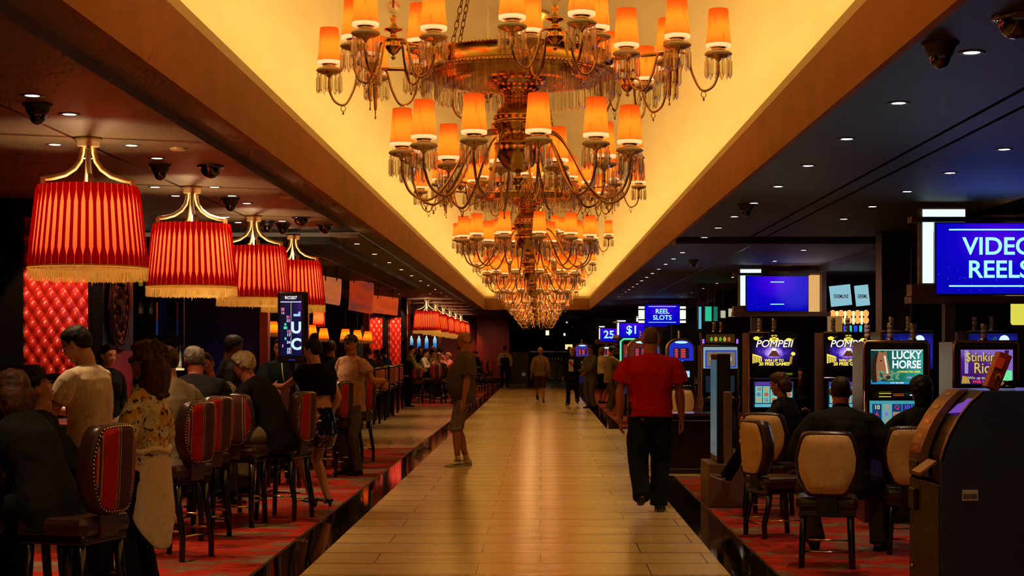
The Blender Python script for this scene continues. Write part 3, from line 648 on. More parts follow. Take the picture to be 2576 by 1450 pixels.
def tall_slot(x, Y, lbl, kind):
    """lower slant-top machines with a wide upper screen"""
    t = thing('slot_machine', lbl, 'slot machine', (x, Y, 0), 0, 'slot machines right of the promenade'); w_ = .60; h = .28
    cabinet(t, w_, .56, 1.63, slant=.06, side=CABR); deck(t, w_, h); y = -.003
    MB().box((0, -h+.04, 1.40), (w_-.03, .06, .44), bev=.012).obj('top_screen_bezel', CAB, t)
    MB().tube([(-w_/2+.01, -h+.03, 1.20), (-w_/2+.01, -h+.02, 1.60), (-w_/2+.03, -h+.02, 1.632), (w_/2-.03, -h+.02, 1.632), (w_/2-.01, -h+.02, 1.60), (w_/2-.01, -h+.03, 1.20)], .014, 8).obj('gold_frame', GOLDP, t)
    s = flat(t, 'top_screen', 0, -h+.005, 1.405, .47, .31, S_HORSE if kind == 'horse' else S_RICH)
    if kind == 'horse':
        horse = [(-.20, -.10), (-.205, .0), (-.20, .06), (-.185, .10), (-.17, .125), (-.168, .148), (-.155, .13), (-.135, .125), (-.118, .145), (-.115, .12), (-.112, .09), (-.105, .05), (-.10, .0), (-.092, -.04), (-.085, -.075), (-.092, -.10), (-.11, -.112), (-.128, -.105), (-.14, -.08), (-.15, -.04), (-.16, -.05), (-.155, -.12), (-.165, -.14), (-.19, -.14)]
        horse = [((x_+.22)*1.35-.235, z_*1.02) for x_, z_ in horse]
        poly(s, 'horse_head', horse, y, em('#a8704a', .8)); poly(s, 'horse_mane', [(-.225, -.14), (-.234, -.02), (-.215, .08), (-.19, .12), (-.165, .14), (-.18, .08), (-.19, .0), (-.185, -.08), (-.18, -.14)], y*1.4, em('#3c2418', .6))
        poly(s, 'horse_blaze', [(-.120, .10), (-.103, .10), (-.09, .02), (-.078, -.06), (-.092, -.06), (-.105, .02)], y*1.8, em('#e8dcd0', 1.)); poly(s, 'horse_eye', ell(-.145, .055, .008, .007, 8), y*2, em('#100804', .2)); poly(s, 'horse_muzzle', ell(-.078, -.095, .022, .017), y*1.6, em('#4a3430', .5))
        b = MB(); rr = random.Random(2)
        for k in range(46):
            a, c = rr.uniform(-.22, .02), rr.uniform(-.12, -.04); b.add([(p[0], y*.8-.00003*k, p[1]) for p in ell(a, c, .013, .009, 8)], [list(range(8))])
        b.obj('clover', em('#7ab088', .7), s)
        for i, tx in enumerate(('LUCKY', 'HORSE')):
            write(s, tx, .088, y*2, .10-.085*i, .098, em('#2a6a80', .8), .005, 0, .86); write(s, tx, .085, y*2.6, .103-.085*i, .098, em('#e8f8ff', 1.2), .0025, 0, .86)
        write(s, 'CONNECTED LINES', .11, y*2, -.045, .022, YEL, .0005); write(s, 'FREE GAMES', .15, y*2, -.098, .022, em('#d080ff', 1), .0005)
        poly(s, 'water', [(-.235, -.155), (.235, -.155), (.235, -.12), (.1, -.135), (-.1, -.135), (-.235, -.115)], y*1.2, em('#2890c8', .9)); write(s, 'PLAY 400 LINES', 0, y*2, -.145, .018, WHT)
        poly(s, 'top_strip', [(-.235, .148), (.235, .148), (.235, .155), (-.235, .155)], y, em('#d0f0f0', 1))
    else:
        for tx, px, pz, sz in (('$tinkin', -.06, .085, .115), ("Rich", -.02, -.015, .135)):
            write(s, tx, px+.004, y*2, pz-.005, sz, em('#5a4418', .6), .005, .0, .86); write(s, tx, px, y*2.6, pz, sz, em('#d8c070', 1.), .0005, 0, .86)
        write(s, 'Win up to 35', -.07, y*2, -.10, .036, em('#f0e0b0', 1)); write(s, 'With 100', -.06, y*2, -.135, .036, em('#f04030', 1), .001)
        poly(s, 'column', [(-.20, -.06), (-.17, -.06), (-.165, .15), (-.20, .15)], y, em('#b0a0e0', .8)); poly(s, 'column', [(.14, .0), (.18, .02), (.20, .15), (.16, .15)], y, em('#302040', .8))
        b = MB(); rr = random.Random(4)
        for k in range(40): b.add([(p[0], y*.8-.00003*k, p[1]) for p in ell(rr.uniform(.08, .22), rr.uniform(-.14, -.03), .014, .009, 8)], [list(range(8))])
        b.obj('money', em('#7a9a50', .7), s); poly(s, 'gold_pile', [(-.23, -.15), (-.15, -.15), (-.17, -.09), (-.22, -.08)], y, em('#c8a040', .8))
    b = MB(); [b.box((-.15+.014*i, -h+.03, 1.135+.03*j), (.010, .006, .006)) for i in range(8) for j in range(2)]; b.obj('indicator_dots', YEL, t)
    b = MB(); [b.box((-.02+.014*i, -h+.03, 1.145+.014*j), (.010, .006, .008)) for i in range(7) for j in range(2)]; b.obj('counter_digits', em('#d06a20', .5), t)
    flat(t, 'card_slot_light', .14, -h+.02, 1.15, .04, .01, CYA)
    MB().box((0, -h+.05, .95), (w_-.06, .07, .32), bev=.01).obj('main_screen_bezel', CAB, t)
    m = flat(t, 'main_screen', 0, -h+.01, .955, .49, .29, em('#48a8b8', .8)); rr = random.Random(9)
    glyph = [['10', 'A', '10'], ['9', 'K', 'J'], ['Q', 'horse', 'horse'], ['10', 'J', 'K'], ['A', '10', 'Q']]
    for k in range(5):
        xx = -.18+k*.09; poly(m, 'reel', [(xx-.042, -.13), (xx+.042, -.13), (xx+.042, .115), (xx-.042, .115)], y, em('#123a78' if k != 1 else '#7ab0b0', .8))
        for j in range(4):
            zz = .085-.062*j; g = (glyph[k]+['9'])[j]
            if g == 'horse': poly(m, 'symbol', [(xx-.036, zz-.022), (xx+.036, zz-.022), (xx+.036, zz+.022), (xx-.036, zz+.022)], y*2, em('#c89078', .7))
            elif (k*j) % 4 == 3: poly(m, 'symbol', ell(xx, zz, .028, .024), y*2, em('#4a6a98', .9))
            else: write(m, g, xx, y*2, zz, .052, em(('#d8f0a0', '#e08030', '#d02858', '#7a50e0')[(k+j*2) % 4], 1.), .001)
    flat(t, 'belly_glass', 0, -h-.003, .42, w_-.12, .30, em('#1a1030', .3))
    for dx in ((-.21, .0, .21) if kind == 'horse' else (.05,)): candle_light(x+dx, Y+.0, 1.634, 'small grey signal light on top of a slot machine')
    return t
pompeii(2.70, 18.7, 'slot machine with a lit POMPEII screen, the left of two, woman seated at it'); pompeii(3.56, 18.7, 'slot machine with a lit POMPEII screen half hidden behind the LUCKY HORSE one')
tall_slot(3.21, 14.6, 'slot machine showing LUCKY HORSE above a screen of playing card symbols', 'horse'); tall_slot(4.02, 14.6, 'slot machine with a purple Rich screen at the right frame edge', 'rich')
def wolf(x, Y, lbl):
    t = thing('slot_machine', lbl, 'slot machine', (x, Y, 0), 0, 'slot machines behind the front row'); w_ = .60; h = .28
    cabinet(t, w_, .56, 1.76, slant=.02, side=CABR); deck(t, w_, h)
    MB().box((0, -h-.005, 1.545), (w_-.03, .05, .43), bev=.01).obj('top_screen_bezel', CAB, t); s = flat(t, 'top_screen', 0, -h-.033, 1.545, w_-.07, .385, S_WOLF); y = -.003
    poly(s, 'moon', ell(.12, .12, .055, .055, 20), y, em('#d8f0ff', 1.1)); poly(s, 'mountain', [(-.26, .02), (-.2, .12), (-.14, .07), (-.08, .13), (-.02, .03), (-.02, -.1), (-.26, -.1)], y*1.3, em('#3a6a90', .8))
    poly(s, 'wolf', [(-.07, -.1), (-.06, .03), (-.03, .10), (.02, .165), (.035, .15), (.02, .10), (.04, .03), (.05, -.1)], y*1.6, em('#1c5a60', .8))
    flat(t, 'main_screen', 0, -h-.0, 1.04, .46, .28, em('#203060', .6)); flat(t, 'belly_glass', 0, -h-.003, .42, w_-.12, .30, em('#101840', .4))
    for dx in (-.13, .06): candle_light(x+dx, Y-.05, 1.762, 'small grey signal light on top of a slot machine')
wolf(4.0, 17.6, 'slot machine with a howling wolf and moon picture, behind the LUCKY HORSE machine'); wolf(4.92, 17.6, 'slot machine with a wolf and moon picture, behind the purple Rich machine')
def arch_slot(x, Y, lbl, col, w_=.6, H=1.82, scr='red'):
    t = thing('slot_machine', lbl, 'slot machine', (x, Y, 0), 0, 'slot machines farther along the right side'); h = .28
    cabinet(t, w_, .56, 1.32, slant=.02, side=CABR); deck(t, w_, h); y = -.003
    def arc(r, k=1.): return [(-r, 1.34), (-r, H-.22*k)] + [(-r*cos(pi*i/12), H-.22*k+(.22*k-(w_/2-r))*sin(pi*i/12)) for i in range(1, 12)] + [(r, H-.22*k), (r, 1.34)]
    b = MB(); b.prism(arc(w_/2), 'y', -h-.02, h-.1); b.obj('arched_top', GOLDP, t)
    poly(t, 'arched_screen', arc(w_/2-.045), -h-.025, em(col, .9))
    s = flat(t, 'pay_table', 0, -h-.03, 1.50, w_*.55, .22, em('#2a1040', .7)); b = MB()
    for j in range(5):
        for k in range(2): b.add([(-.14+.13*k, y, .09-.04*j), (-.14+.13*k+.07+.03*k, y, .09-.04*j), (-.14+.13*k+.07+.03*k, y, .066-.04*j), (-.14+.13*k, y, .066-.04*j)], [[0, 1, 2, 3]])
    b.obj('pay_rows', em('#e05040' if scr == 'red' else '#e0c040', 1.), s)
    poly(t, 'logo', ell(0, H-.09, .14, .026), -h-.03, em('#b0f0ff', 1.2))
    m = flat(t, 'reel_window', 0, -h-.0, 1.06, w_*.62, .17, em('#101850', .7))
    for k in range(4): poly(m, 'reel', [(-.17+k*.09, -.07), (-.09+k*.09, -.07), (-.09+k*.09, .06), (-.17+k*.09, .06)], y, em('#a8d8ff', 1.))
    b = MB(); [b.ball((-.12+.12*k, -h-.01, .93), (.02, .006, .008), 6, 4) for k in range(3)]; b.obj('button_light', em('#e04040', 1.), t)
    flat(t, 'belly_glass', 0, -h-.003, .42, w_-.12, .30, em('#201848', .35))
    for dx in (-.02,) if w_ < .7 else (-.13, .02): candle_light(x+dx, Y-.02, H-.01, 'small grey signal light on top of a distant slot machine')
arch_slot(2.98, 34, 'arched blue slot machine just right of the man in the red shirt', '#1c30c8'); arch_slot(2.15, 34, 'arched slot machine mostly hidden behind the man in the red shirt', '#5a2018')
arch_slot(1.62, 62, 'small arched purple slot machine far off beyond the striped-shirt man', '#3a30a0', .6, 1.84); arch_slot(2.5, 60, 'small arched slot machine far off under the 25 sign', '#a07038', .6, 1.75); arch_slot(3.15, 46, 'arched slot machine far off behind the cap-wearing man', '#3858a0', .6, 1.8)
# machine with blue framed picture
def picture_slot(x, Y):
    t = thing('slot_machine', 'slot machine with an ornate blue-framed picture and gold marquee, left of the POMPEII machines', 'slot machine', (x, Y, 0), 0, 'slot machines farther along the right side'); w_ = .62; h = .28
    cabinet(t, w_, .56, 1.64, slant=.02, side=CABR); deck(t, w_, h); y = -.003
    b = MB(); b.prism([(-.27, 1.64), (-.30, 1.84), (.30, 1.84), (.27, 1.64)], 'y', -h, h-.1); b.obj('marquee', CAB, t)
    s = flat(t, 'marquee_glass', 0, -h-.006, 1.745, .46, .14, em('#3a2410', .8))
    for k, c_ in enumerate(('#58b030', '#c8a030', '#58b030', '#c8a030', '#c06030')): poly(s, 'ornament', ell(-.14+k*.07, -.01, .026, .04, 8 if k % 2 else 5), y, em(c_, .9))
    for sx in (-1, 1): flat(t, 'purple_lamp', sx*.27, -h-.01, 1.70, .03, .07, em('#a050ff', 1.8))
    m = flat(t, 'top_screen', 0, -h-.008, 1.44, .54, .34, em('#9ab0b8', .8)); poly(m, 'blue_frame', [(-.24, -.16), (.26, -.16), (.26, .12), (-.24, .12)], y, em('#2848b8', .9)); poly(m, 'picture', [(-.215, -.135), (.235, -.135), (.235, .095), (-.215, .095)], y*1.5, em('#8a7868', .7))
    for k in range(5): poly(m, 'scroll', ell(-.12+k*.065, -.02+.03*(k % 2), .045, .05), y*(2+.2*k), em(('#c8b890', '#4a6aa0')[k % 2], .8)); 
    flat(t, 'main_screen', 0, -h+.005, 1.02, .46, .26, em('#1c2c38', .6)); flat(t, 'belly_glass', 0, -h-.003, .42, w_-.12, .30, em('#181018', .4))
    for dx in (-.07, .04): candle_light(x+dx, Y-.05, 1.842, 'small grey signal light on top of a slot machine')
picture_slot(2.86, 25.6)
# the phone-like and green edged displays among the far machines
def display_slot(px, Y, lbl, col, H=1.83):
    X = (px-PX0)/F*Y; t = thing('slot_machine', lbl, 'slot machine', (X, Y, 0), 0, 'slot machines farther along the right side')
    b = MB(); b.box((0, 0, .4), (.5, .5, .8), bev=.02); b.box((0, 0, .8+(H-.8)/2), (.36, .12, H-.8), bev=.04); b.obj('cabinet_body', CAB, t)
    MB().tube([(-.2, -.05, 1.3), (-.2, -.05, H-.06), (-.13, -.05, H), (.13, -.05, H), (.2, -.05, H-.06), (.2, -.05, 1.1)], .022, 8).obj('light_tube', em('#50d8a0', 1.1), t)
    s = flat(t, 'top_screen', -.0, -.066, 1.50, .26, .40, em(col, .7)); poly(s, 'figure', ell(0, .02, .07, .12), -.004, em('#d8a080', .7)); poly(s, 'figure', ell(0, -.08, .09, .05), -.006, em('#5060c0', .7))
    flat(t, 'main_screen', 0, -.256, .62, .36, .2, em('#302050', .5))
display_slot(1582, 38, 'tall narrow slot display edged in green light, left of the man in red', '#a02828'); display_slot(1698, 44, 'slot display with a green light tube behind the arched blue machine', '#202840', 1.78)

# ------------------------------------------------------------------ overhead signs
def sign(px, py, Y, W, Hh, lines, lbl, kind='L', ts=.2, bars=True, postx=-.35, right=True, ctrx=0.):
    """px,py = centre of the screen as seen; W,H screen size in metres"""
    c = P(px, py, Y); t = thing('hanging_sign' if kind == 'R' else 'sign_display', lbl, 'sign', (c.x, Y, c.z), 0)
    MB().box((0, .03, 0), (W+.03, .06, Hh+.03), bev=.008).obj('screen_frame', BLACKP, t); s = flat(t, 'screen', 0, -.004, 0, W, Hh, S_BLUE); y = -.004
    rr = random.Random(int(px)); b = MB()
    for k in range(150 if lines or px > 1800 else 20):
        q = rr.random()**1.6; X_, Z_ = rr.uniform(-W/2, W/2)*.97, -.02*Hh-q*Hh*.44; r = (.0012+.004*q*rr.random())*W/1.3; b.add([(p[0], y, p[1]) for p in ell(X_, Z_, r, r, 6)], [list(range(6))])
    o = b.obj('sparkle', em('#6a8cff', .9), s)
    n_ = len(lines)
    for i, l in enumerate(lines): write(s, l, ctrx, y*2, (n_-1)/2*ts*1.0-i*ts*1.0, ts*1.05, CYA, .0035*ts/.2, 0, 1.02)
    if bars:
        bw = W*(.40 if lines else .11)
        for q in (1, -1): poly(s, 'rule', [(ctrx-bw, q*Hh*.40), (ctrx+bw, q*Hh*.40), (ctrx+bw, q*Hh*.40+.016), (ctrx-bw, q*Hh*.40+.016)], y*2, CYA) if lines else poly(s, 'rule', [(-bw, q*Hh*.32), (bw, q*Hh*.32), (bw, q*Hh*.32+.016), (-bw, q*Hh*.32+.016)], y*2, CYA)
    if kind == 'L':
        L = W*.17; lx = -W/2-L*.55; zt = Hh/2+Hh*.24
        b = MB(); b.bb(lx-.02, lx+L*2.1, .14, .26, zt-Hh*.30, zt); b.bb(lx-.02, lx+L*.9, .14, .26, -Hh*.36, zt-Hh*.30); b.obj('light_box_housing', MAUVE, t)
        b = MB(); b.bb(lx+.012, lx+L*2.05, .128, .14, zt-Hh*.135, zt-.02); b.bb(lx+.012, lx+L*2.05, .128, .14, zt-Hh*.34, zt-Hh*.21); b.bb(lx+.012, lx+L*.55, .128, .14, -Hh*.34, zt-Hh*.34); b.obj('light_box', LBOX, t)
        b = MB(); b.bb(lx-.10, W/2+.05, .09, .13, zt-Hh*.21, zt-Hh*.135); b.obj('cross_bar', BLACKP, t)
        b = MB(); b.bb(lx-.12, lx-.01, .08, .30, zt-Hh*.215, zt-Hh*.13); b.bb(lx-.13, lx+L, .04, .30, -Hh/2-.03, -Hh*.36); b.bb(lx-.13, W/2+(.45 if right else 0), .06, .40, -Hh/2-.10, -Hh/2-.02); b.obj('bracket', MAUVE, t)
        if right:
            b = MB(); x0, x1 = W*.30, W/2+W*.37
            b.bb(x0, x1, .45, .75, Hh*.62, Hh*.70); b.bb(x1-.09, x1, .45, .75, -Hh*.52, Hh*.62); b.bb(x0, x1, .45, .75, -Hh*.60, -Hh*.52); b.bb(x0-.4, x1, .74, .78, -Hh*.6, Hh*.7); b.obj('side_frame', MAUVE, t)
            b = MB(); rr2 = random.Random(3); pts = []; X_ = W*.18
            while X_ < x1-.10: pts.append((X_, .60+.012*sin(X_*90))); X_ += .008
            b.loft([[(p[0], p[1], z) for p in pts] for z in (-Hh*.5, Hh*.58)], False, False, True); b.obj('glowing_drape', em('#f0b870', .85), t)
        b = MB(); b.bb(postx-.055, postx+.055, .15, .29, -c.z+.0, -Hh/2-.02); b.obj('post', GREYM, t)
    if kind == 'R':
        for sx in (-1, 1):
            x0 = sx*(W/2+.11); b = MB(); b.box((x0, .1, 0), (.2, .1, Hh*.88)); b.obj('light_box_housing', BLACKP, t)
            b = MB(); [b.box((x0, .045, z*Hh), (.19, .012, hh*Hh)) for z, hh in ((.36, .12), (0, .46), (-.36, .12))]; b.obj('light_box', em('#e8f4d8', 1.25), t)
        b = MB(); [b.tube([(sx*W*.42, .06, Hh/2), (sx*W*.42, .06, HB-c.z)], .018, 8) for sx in (-1, 1)]; b.bb(-W*.55, W*.55, .04, .07, Hh/2+.10, Hh/2+.115); b.obj('hanging_rod', GOLDP, t)
        b = MB(); b.bb(W*.27, W*.34, .15, .28, -c.z, -Hh/2); b.obj('post', GREYM, t)
    return t
sign(2513, 651, 17.5, 1.38, .775, ['VIDEO', 'REELS'], 'large blue screen reading VIDEO REELS at the right frame edge', 'L', .255, postx=-.50, ctrx=0.)
sign(1955, 739, 30.5, 1.18, .665, [], 'blank blue screen with two short white dashes beside a white L-shaped light', 'L', postx=-.42)
sign(1666, 792, 50, 1.08, .62, ['REEL', 'SLOTS'], 'blue screen reading REEL SLOTS hung above the man in red', 'R', .195)
sign(1590, 831, 52, .82, .46, ['$1'], 'blue screen reading $1 between the 25 and REEL SLOTS signs', 'L', .36, bars=False, right=False, postx=.3)
sign(1532, 843, 58, .62, .46, ['25'], 'small blue screen reading 25, farthest left of the overhead signs', 'L', .37, bars=False, right=False, postx=.2)
sign(1643, 811, 56, 1.0, .3, [], 'blue screen edged with a white light line just below the REEL SLOTS sign', 'L', right=False, postx=.3)

# ------------------------------------------------------------------ advertising totem, end cabinet, kiosk
t = thing('advertising_totem', 'narrow upright advertising totem with a bluish left face, standing at the carpet edge', 'totem', (1.80, 16.1, 0))
MB().box((.06, .0, .215), (.40, .8, .43), bev=.01).obj('base', MAUVE, t); MB().box((.02, 0, .97), (.13, .62, 1.10), bev=.008).obj('body', BLACKP, t)
MB().box((.055, -.34, .78), (.085, .05, .73), bev=.01).obj('end_cover', mat('pinkish_grey_panel', '#8a6c68', .5), t)
b = MB(); b.add([(-.05, -.28, .50), (-.05, .28, .50), (-.05, .28, 1.46), (-.05, -.28, 1.46)], [[3, 2, 1, 0]])
b.obj('screen', screenmat('teal_red_advert', [(0, '#305a6a'), (.35, '#6aa0b0'), (.6, '#a06a78'), (.8, '#3a7088'), (1, '#80a8b0')], 'LINEAR', .32, 5, (0, 0, 0), (1, 1, 1)), t)
MB().tube([(0, -.3, .52), (0, -.38, .5)], .01, 6).obj('latch', BLACKP, t)
t = thing('end_cabinet', 'low black cabinet with a thin grey frame line, behind the man in red', 'cabinet', (1.96, 20.3, 0))
MB().box((0, 0, .37), (.92, .6, .74), bev=.01).obj('body', BLACKW, t)
b = MB(); b.tube([(-.36, -.305, .06), (.33, -.305, .06), (.33, -.305, .67), (-.36, -.305, .67)], .006, 4, closed=True); b.obj('frame_line', GREYM, t)
MB().box((0, 0, .75), (.95, .63, .025), bev=.005).obj('top', CHROME, t)
# cash kiosk: faces the promenade (-X); its near side panel is turned to the camera
t = thing('cash_kiosk', 'tall dark cash kiosk with a curved brown front, cut by the right frame edge', 'kiosk', (2.27, 9.0, 0))
def kprof(o=0.): return [(o, 0), (o, .95)] + [(o+.25*(1-cos(R(a))) if a else o, .95+.37*sin(R(a))) for a in range(10, 91, 10)] + [(1.0, 1.32), (1.0, 0)]
prk = [(0, 0), (-.0, .94), (.015, .99), (.05, 1.08), (.10, 1.17), (.16, 1.25), (.235, 1.32), (1.0, 1.33), (1.0, 0)]
def ext(pr, y0, y1): bb_ = MB(); bb_.loft([[(p[0], y0, p[1]) for p in pr], [(p[0], y1, p[1]) for p in pr]], True, True, False); return bb_
NAVY = mat('midnight_side_panel', '#14264a', .5); KBR = noisy('bronze_front', '#8a5a34', '#74482a', 12, .32, .03, metal=.6)
ext(prk, 0, .045).obj('side_panel', NAVY, t); ext(prk, .70, .745).obj('side_panel', NAVY, t)
ext([(x+.05 if i < 7 else x, z) for i, (x, z) in enumerate(prk)], .045, .70).obj('cabinet_body', BLACKP, t)
def strip(y0, y1, pts, off, th=.012):
    bb_ = MB(); bb_.loft([[(x-off, y0, z) for x, z in pts] + [(x-off+th, y0, z) for x, z in reversed(pts)], [(x-off, y1, z) for x, z in pts] + [(x-off+th, y1, z) for x, z in reversed(pts)]], True, True, False); return bb_
front = prk[1:7]
strip(.46, .745, [(0, .80)]+front, .012, .05).obj('curved_front_panel', KBR, t)
strip(0, .03, [(0, .93)]+front, .006, .02).obj('edge_trim', KBR, t)
strip(.04, .745, [(0, .02), (0, .78)], .008, .02).obj('lower_door', mat('brown_kiosk_door', '#3c2a1c', .4, .3), t)
b = MB()
for q in range(5): k = q+.5; i = min(int(k), 4); f = k-i; x = front[i][0]*(1-f)+front[i+1][0]*f; z = front[i][1]*(1-f)+front[i+1][1]*f; b.box((x-.008, .60, z), (.012, .12, .026), rot=M4.Rotation(math.atan2(front[i+1][0]-front[i][0], front[i+1][1]-front[i][1]), 3, 'Y'))
b.obj('button_plate', GOLDP, t)
MB().box((-.02, .60, .66), (.03, .16, .13), bev=.01).obj('bill_slot', BLACKP, t); MB().box((-.014, .60, .87), (.02, .2, .05), bev=.005).obj('card_reader', BLACKP, t)
MB().box((-.05, .20, .88), (.12, .2, .012), rot=M4.Rotation(R(-35), 3, 'Y')).obj('shelf', GOLDP, t)
MB().ball((-.02, .62, .25), .012, 8, 6).obj('lock', CHROME, t)
s = MB().bb(.115, .205, -.004, 0, .70, .762).obj('barcode_label', mat('white_sticker', '#b8b4b0', .6), t)
b = MB(); rr = random.Random(1); x = .123
while x < .197: w_ = rr.choice((.0015, .003)); b.bb(x, x+w_, -.006, -.004, .712, .74); x += w_+rr.choice((.0015, .003))
b.obj('barcode', BLACKP, s)
b = MB(); b.add([(.09, .3, 1.20), (.22, .5, 1.30), (.22, .68, 1.30), (.09, .66, 1.18)], [[0, 1, 2, 3]]); o = b.obj('display', em('#7040c0', .8), t); o.location = (.05, -.25, .0)
MB().ball((.50, -.002, 1.13), (.0035, .003, .0035), 6, 4).obj('status_light', em('#60a0ff', 3), t)
t = thing('brochure_holder', 'tilted red and orange brochure holder standing on top of the kiosk', 'brochure holder', (2.61, 9.25, 1.33))
b = MB(); rot = M4.Rotation(R(22), 3, 'Y'); b.box((.045, 0, .10), (.075, .10, .22), rot=rot, bev=.004); b.obj('box', mat('red_card', '#7a1c10', .35), t)
b = MB(); b.box((.045, -.053, .15), (.05, .004, .06), rot=rot); b.obj('orange_label', mat('orange_card', '#e0401c', .5), t); b = MB(); b.tube([(.02, -.055, .03), (.025, -.056, .075), (.04, -.056, .085), (.05, -.056, .07), (.04, -.056, .03)], .003, 5); b.obj('emblem', mat('gold_print', '#c08a30', .4), t)
t = thing('service_light', 'pale green glowing service light on a chrome base on top of the kiosk', 'signal light', (2.74, 9.35, 1.33)); MB().lathe([(0, 0), (.05, 0), (.05, .02), (.038, .03), (.036, .045)], 16).obj('base', CHROME, t); MB().box((0, 0, .075), (.055, .055, .06), bev=.01).obj('lens', em('#70e8a0', 1.), t)

# ------------------------------------------------------------------ dark background on the right
struct(MB().bb(4.72, 5.12, 22.0, 22.4, 0, HB+.3).obj('column', mat('dark_plum_column', '#2a1420', .4)))
struct(MB().bb(5.2, 9, 22.3, 22.5, 0, 3.0).obj('wall_partition', DARKW)); struct(MB().bb(4.4, 16, 40, 40.2, 0, 3.1).obj('wall_partition', DARKW))
t = thing('slot_machine', 'slot machine bank topped by a pale blue GREMLINS sign and rows of orange lamps', 'slot machine', (6.05, 31, 0))
MB().box((0, 0, .8), (1.3, .7, 1.6), bev=.03).obj('cabinet_body', CAB, t)
for k, dx in enumerate((-.24, .17)):
    p_ = MB().box((dx, -.2-.03*k, 2.62), (.40 if k == 0 else .26, .06, .40), rot=M4.Rotation(R(-6), 3, 'Y')).obj('sign_panel', em('#90c8d8', .9), t); o = write(p_, 'GREMLINS' if k == 0 else 'GREML', dx, -.24-.03*k, 2.60, .10, em('#3a2028', .3), .002, 0, .62)
b = MB(); [b.ball((-.40+.16*i, -.25, 2.27-.13*j), (.06, .06, .07), 10, 7) for i in range(5) for j in range(2)]; b.obj('lamp_globe', em('#ffa050', 1.3), t)
b = MB(); [b.tube([(-.32+.16*i, -.25, 2.32), (-.32+.16*i, -.25, 2.06)], .022, 8) for i in range(4)]; b.obj('lamp_globe', em('#fff0b0', 1.3), t)
b = MB(); [b.tube([(-.36+.2*i, -.25, 1.6), (-.36+.2*i, -.25, 2.04)], .035, 8) for i in range(4)]; b.obj('light_tube', em('#1848e0', 1.), t); b = MB(); [b.tube([(-.26+.2*i, -.25, 1.6), (-.26+.2*i, -.25, 2.04)], .028, 8) for i in range(3)]; b.obj('light_tube', em('#20c8c0', 1.1), t)
for px, py, w_, h_, c_, l in ((1782, 790, .16, .36, '#30d0a0', 'glowing green panel hung above the far slot machines'), (1761, 800, .07, .55, '#6ac0d8', 'thin teal light strip left of the green panel'), (1800, 790, .10, .36, '#1a7a68', 'dim green panel right of the bright green one'), (1819, 791, .12, .18, '#c8c8a8', 'small pale square sign left of the wider pale sign'), (1841, 787, .17, .20, '#c8c8a8', 'wider pale rectangular sign near the white L-shaped light')):
    c = P(px, py, 39.6 if px > 1810 else 39.3); t = thing('wall_sign', l, 'sign', c, 0, 'small lit signs high above the far machines'); MB().box((0, .04, 0), (w_+.05, .06, h_+.05)).obj('frame', BLACKP, t); flat(t, 'panel', 0, 0, 0, w_, h_, em(c_, .8))
    MB().bb(-.012, .012, .03, .054, h_/2, HB-c.z).obj('hanging_rod', BLACKP, t)
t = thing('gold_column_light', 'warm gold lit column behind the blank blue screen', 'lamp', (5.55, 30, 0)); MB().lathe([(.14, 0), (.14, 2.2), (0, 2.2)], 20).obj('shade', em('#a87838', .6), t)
t = thing('marquee_light', 'small yellow glowing game topper at the right frame edge below the large blue screen', 'sign', (5.95, 19.8, 0)); MB().bb(-.05, .05, -.05, .05, 0, 1.9).obj('post', BLACKP, t); MB().box((0, -.06, 2.02), (.22, .1, .30), bev=.03).obj('topper', em('#e0d850', 1.), t)
# far end of the hall: dark shop front with a few lit things
struct(MB().bb(-1.5, 4.4, 94, 94.2, 0, HB).obj('wall_far', DARKW))
for px, py, r, c_, l in ((1377, 838, .09, '#ffe8b0', 'square warm lantern hanging in the dark far opening'), (1283, 800, .05, '#fff0d0', 'tiny white light at the corner of the red wall'), (1420, 842, .05, '#e0ffd0', 'tiny greenish lamp in the dark far opening')):
    c = P(px, py, 90); t = thing('lantern', l, 'lamp', c, 0); MB().box((0, 0, 0), (r*2.2, r*2.2, r*3), bev=.03).obj('glass', em(c_, 1.2), t); MB().bb(-.01, .01, -.01, .01, r*1.5, HB-c.z).obj('cord', BLACKP, t)
t = thing('wall_lamp', 'cluster of dim pinkish globe lamps high on the far dark wall', 'lamp', P(1452, 806, 88))
for k, (dx, dz, s_) in enumerate(((-.22, .1, 1.3), (.12, .1, 1.3), (-.5, -.12, 1.), (.42, -.05, .5))): MB().ball((dx, 0, dz), (.13, .08, .06), 10, 6).obj('bulb', em('#ffd8a0', s_), t)
MB().lathe([(.2, -.45), (.55, -.15), (.62, .1), (.4, .26), (.1, .3), (.02, .9)], 20).obj('glass_shade', mat('smoky_pink_glass', '#6a3420', .2), t)
t = thing('table_lamp', 'lamp with a pale yellow box shade glowing in the far opening', 'lamp', (P(1431, 872, 82).x, 82, 0)); MB().box((0, 0, 1.75), (.38, .3, .26), bev=.03).obj('lamp_shade', em('#e8d890', 1.1), t); MB().bb(-.03, .03, -.03, .03, .9, 1.62).obj('stem', BRASSD, t)
MB().box((0, 0, .45), (1.2, .5, .9), bev=.02).obj('console', BLACKW, t)
b = MB(); b.box((0, 0, .75), (.85, .6, 1.5), bev=.02); t = thing('black_cabinet', 'tall black cabinet with a round pale emblem beside the vest-wearing man', 'cabinet', (-1.0, 76.4, 0)); b.obj('body', BLACKP, t)
MB().tube([(.19+.075*cos(a*pi/8), -.31, .42+.075*sin(a*pi/8)) for a in range(16)], .012, 5, closed=True).obj('emblem_ring', em('#8a8478', .35), t); write(t, 'GS', .19, -.312, .42, .09, em('#8a8478', .35), .002)
MB().tube([(.0+.4, -.31, 1.15), (.43, -.31, 1.3), (.3, -.31, 1.42)], .012, 6).obj('handle', CHROME, t)
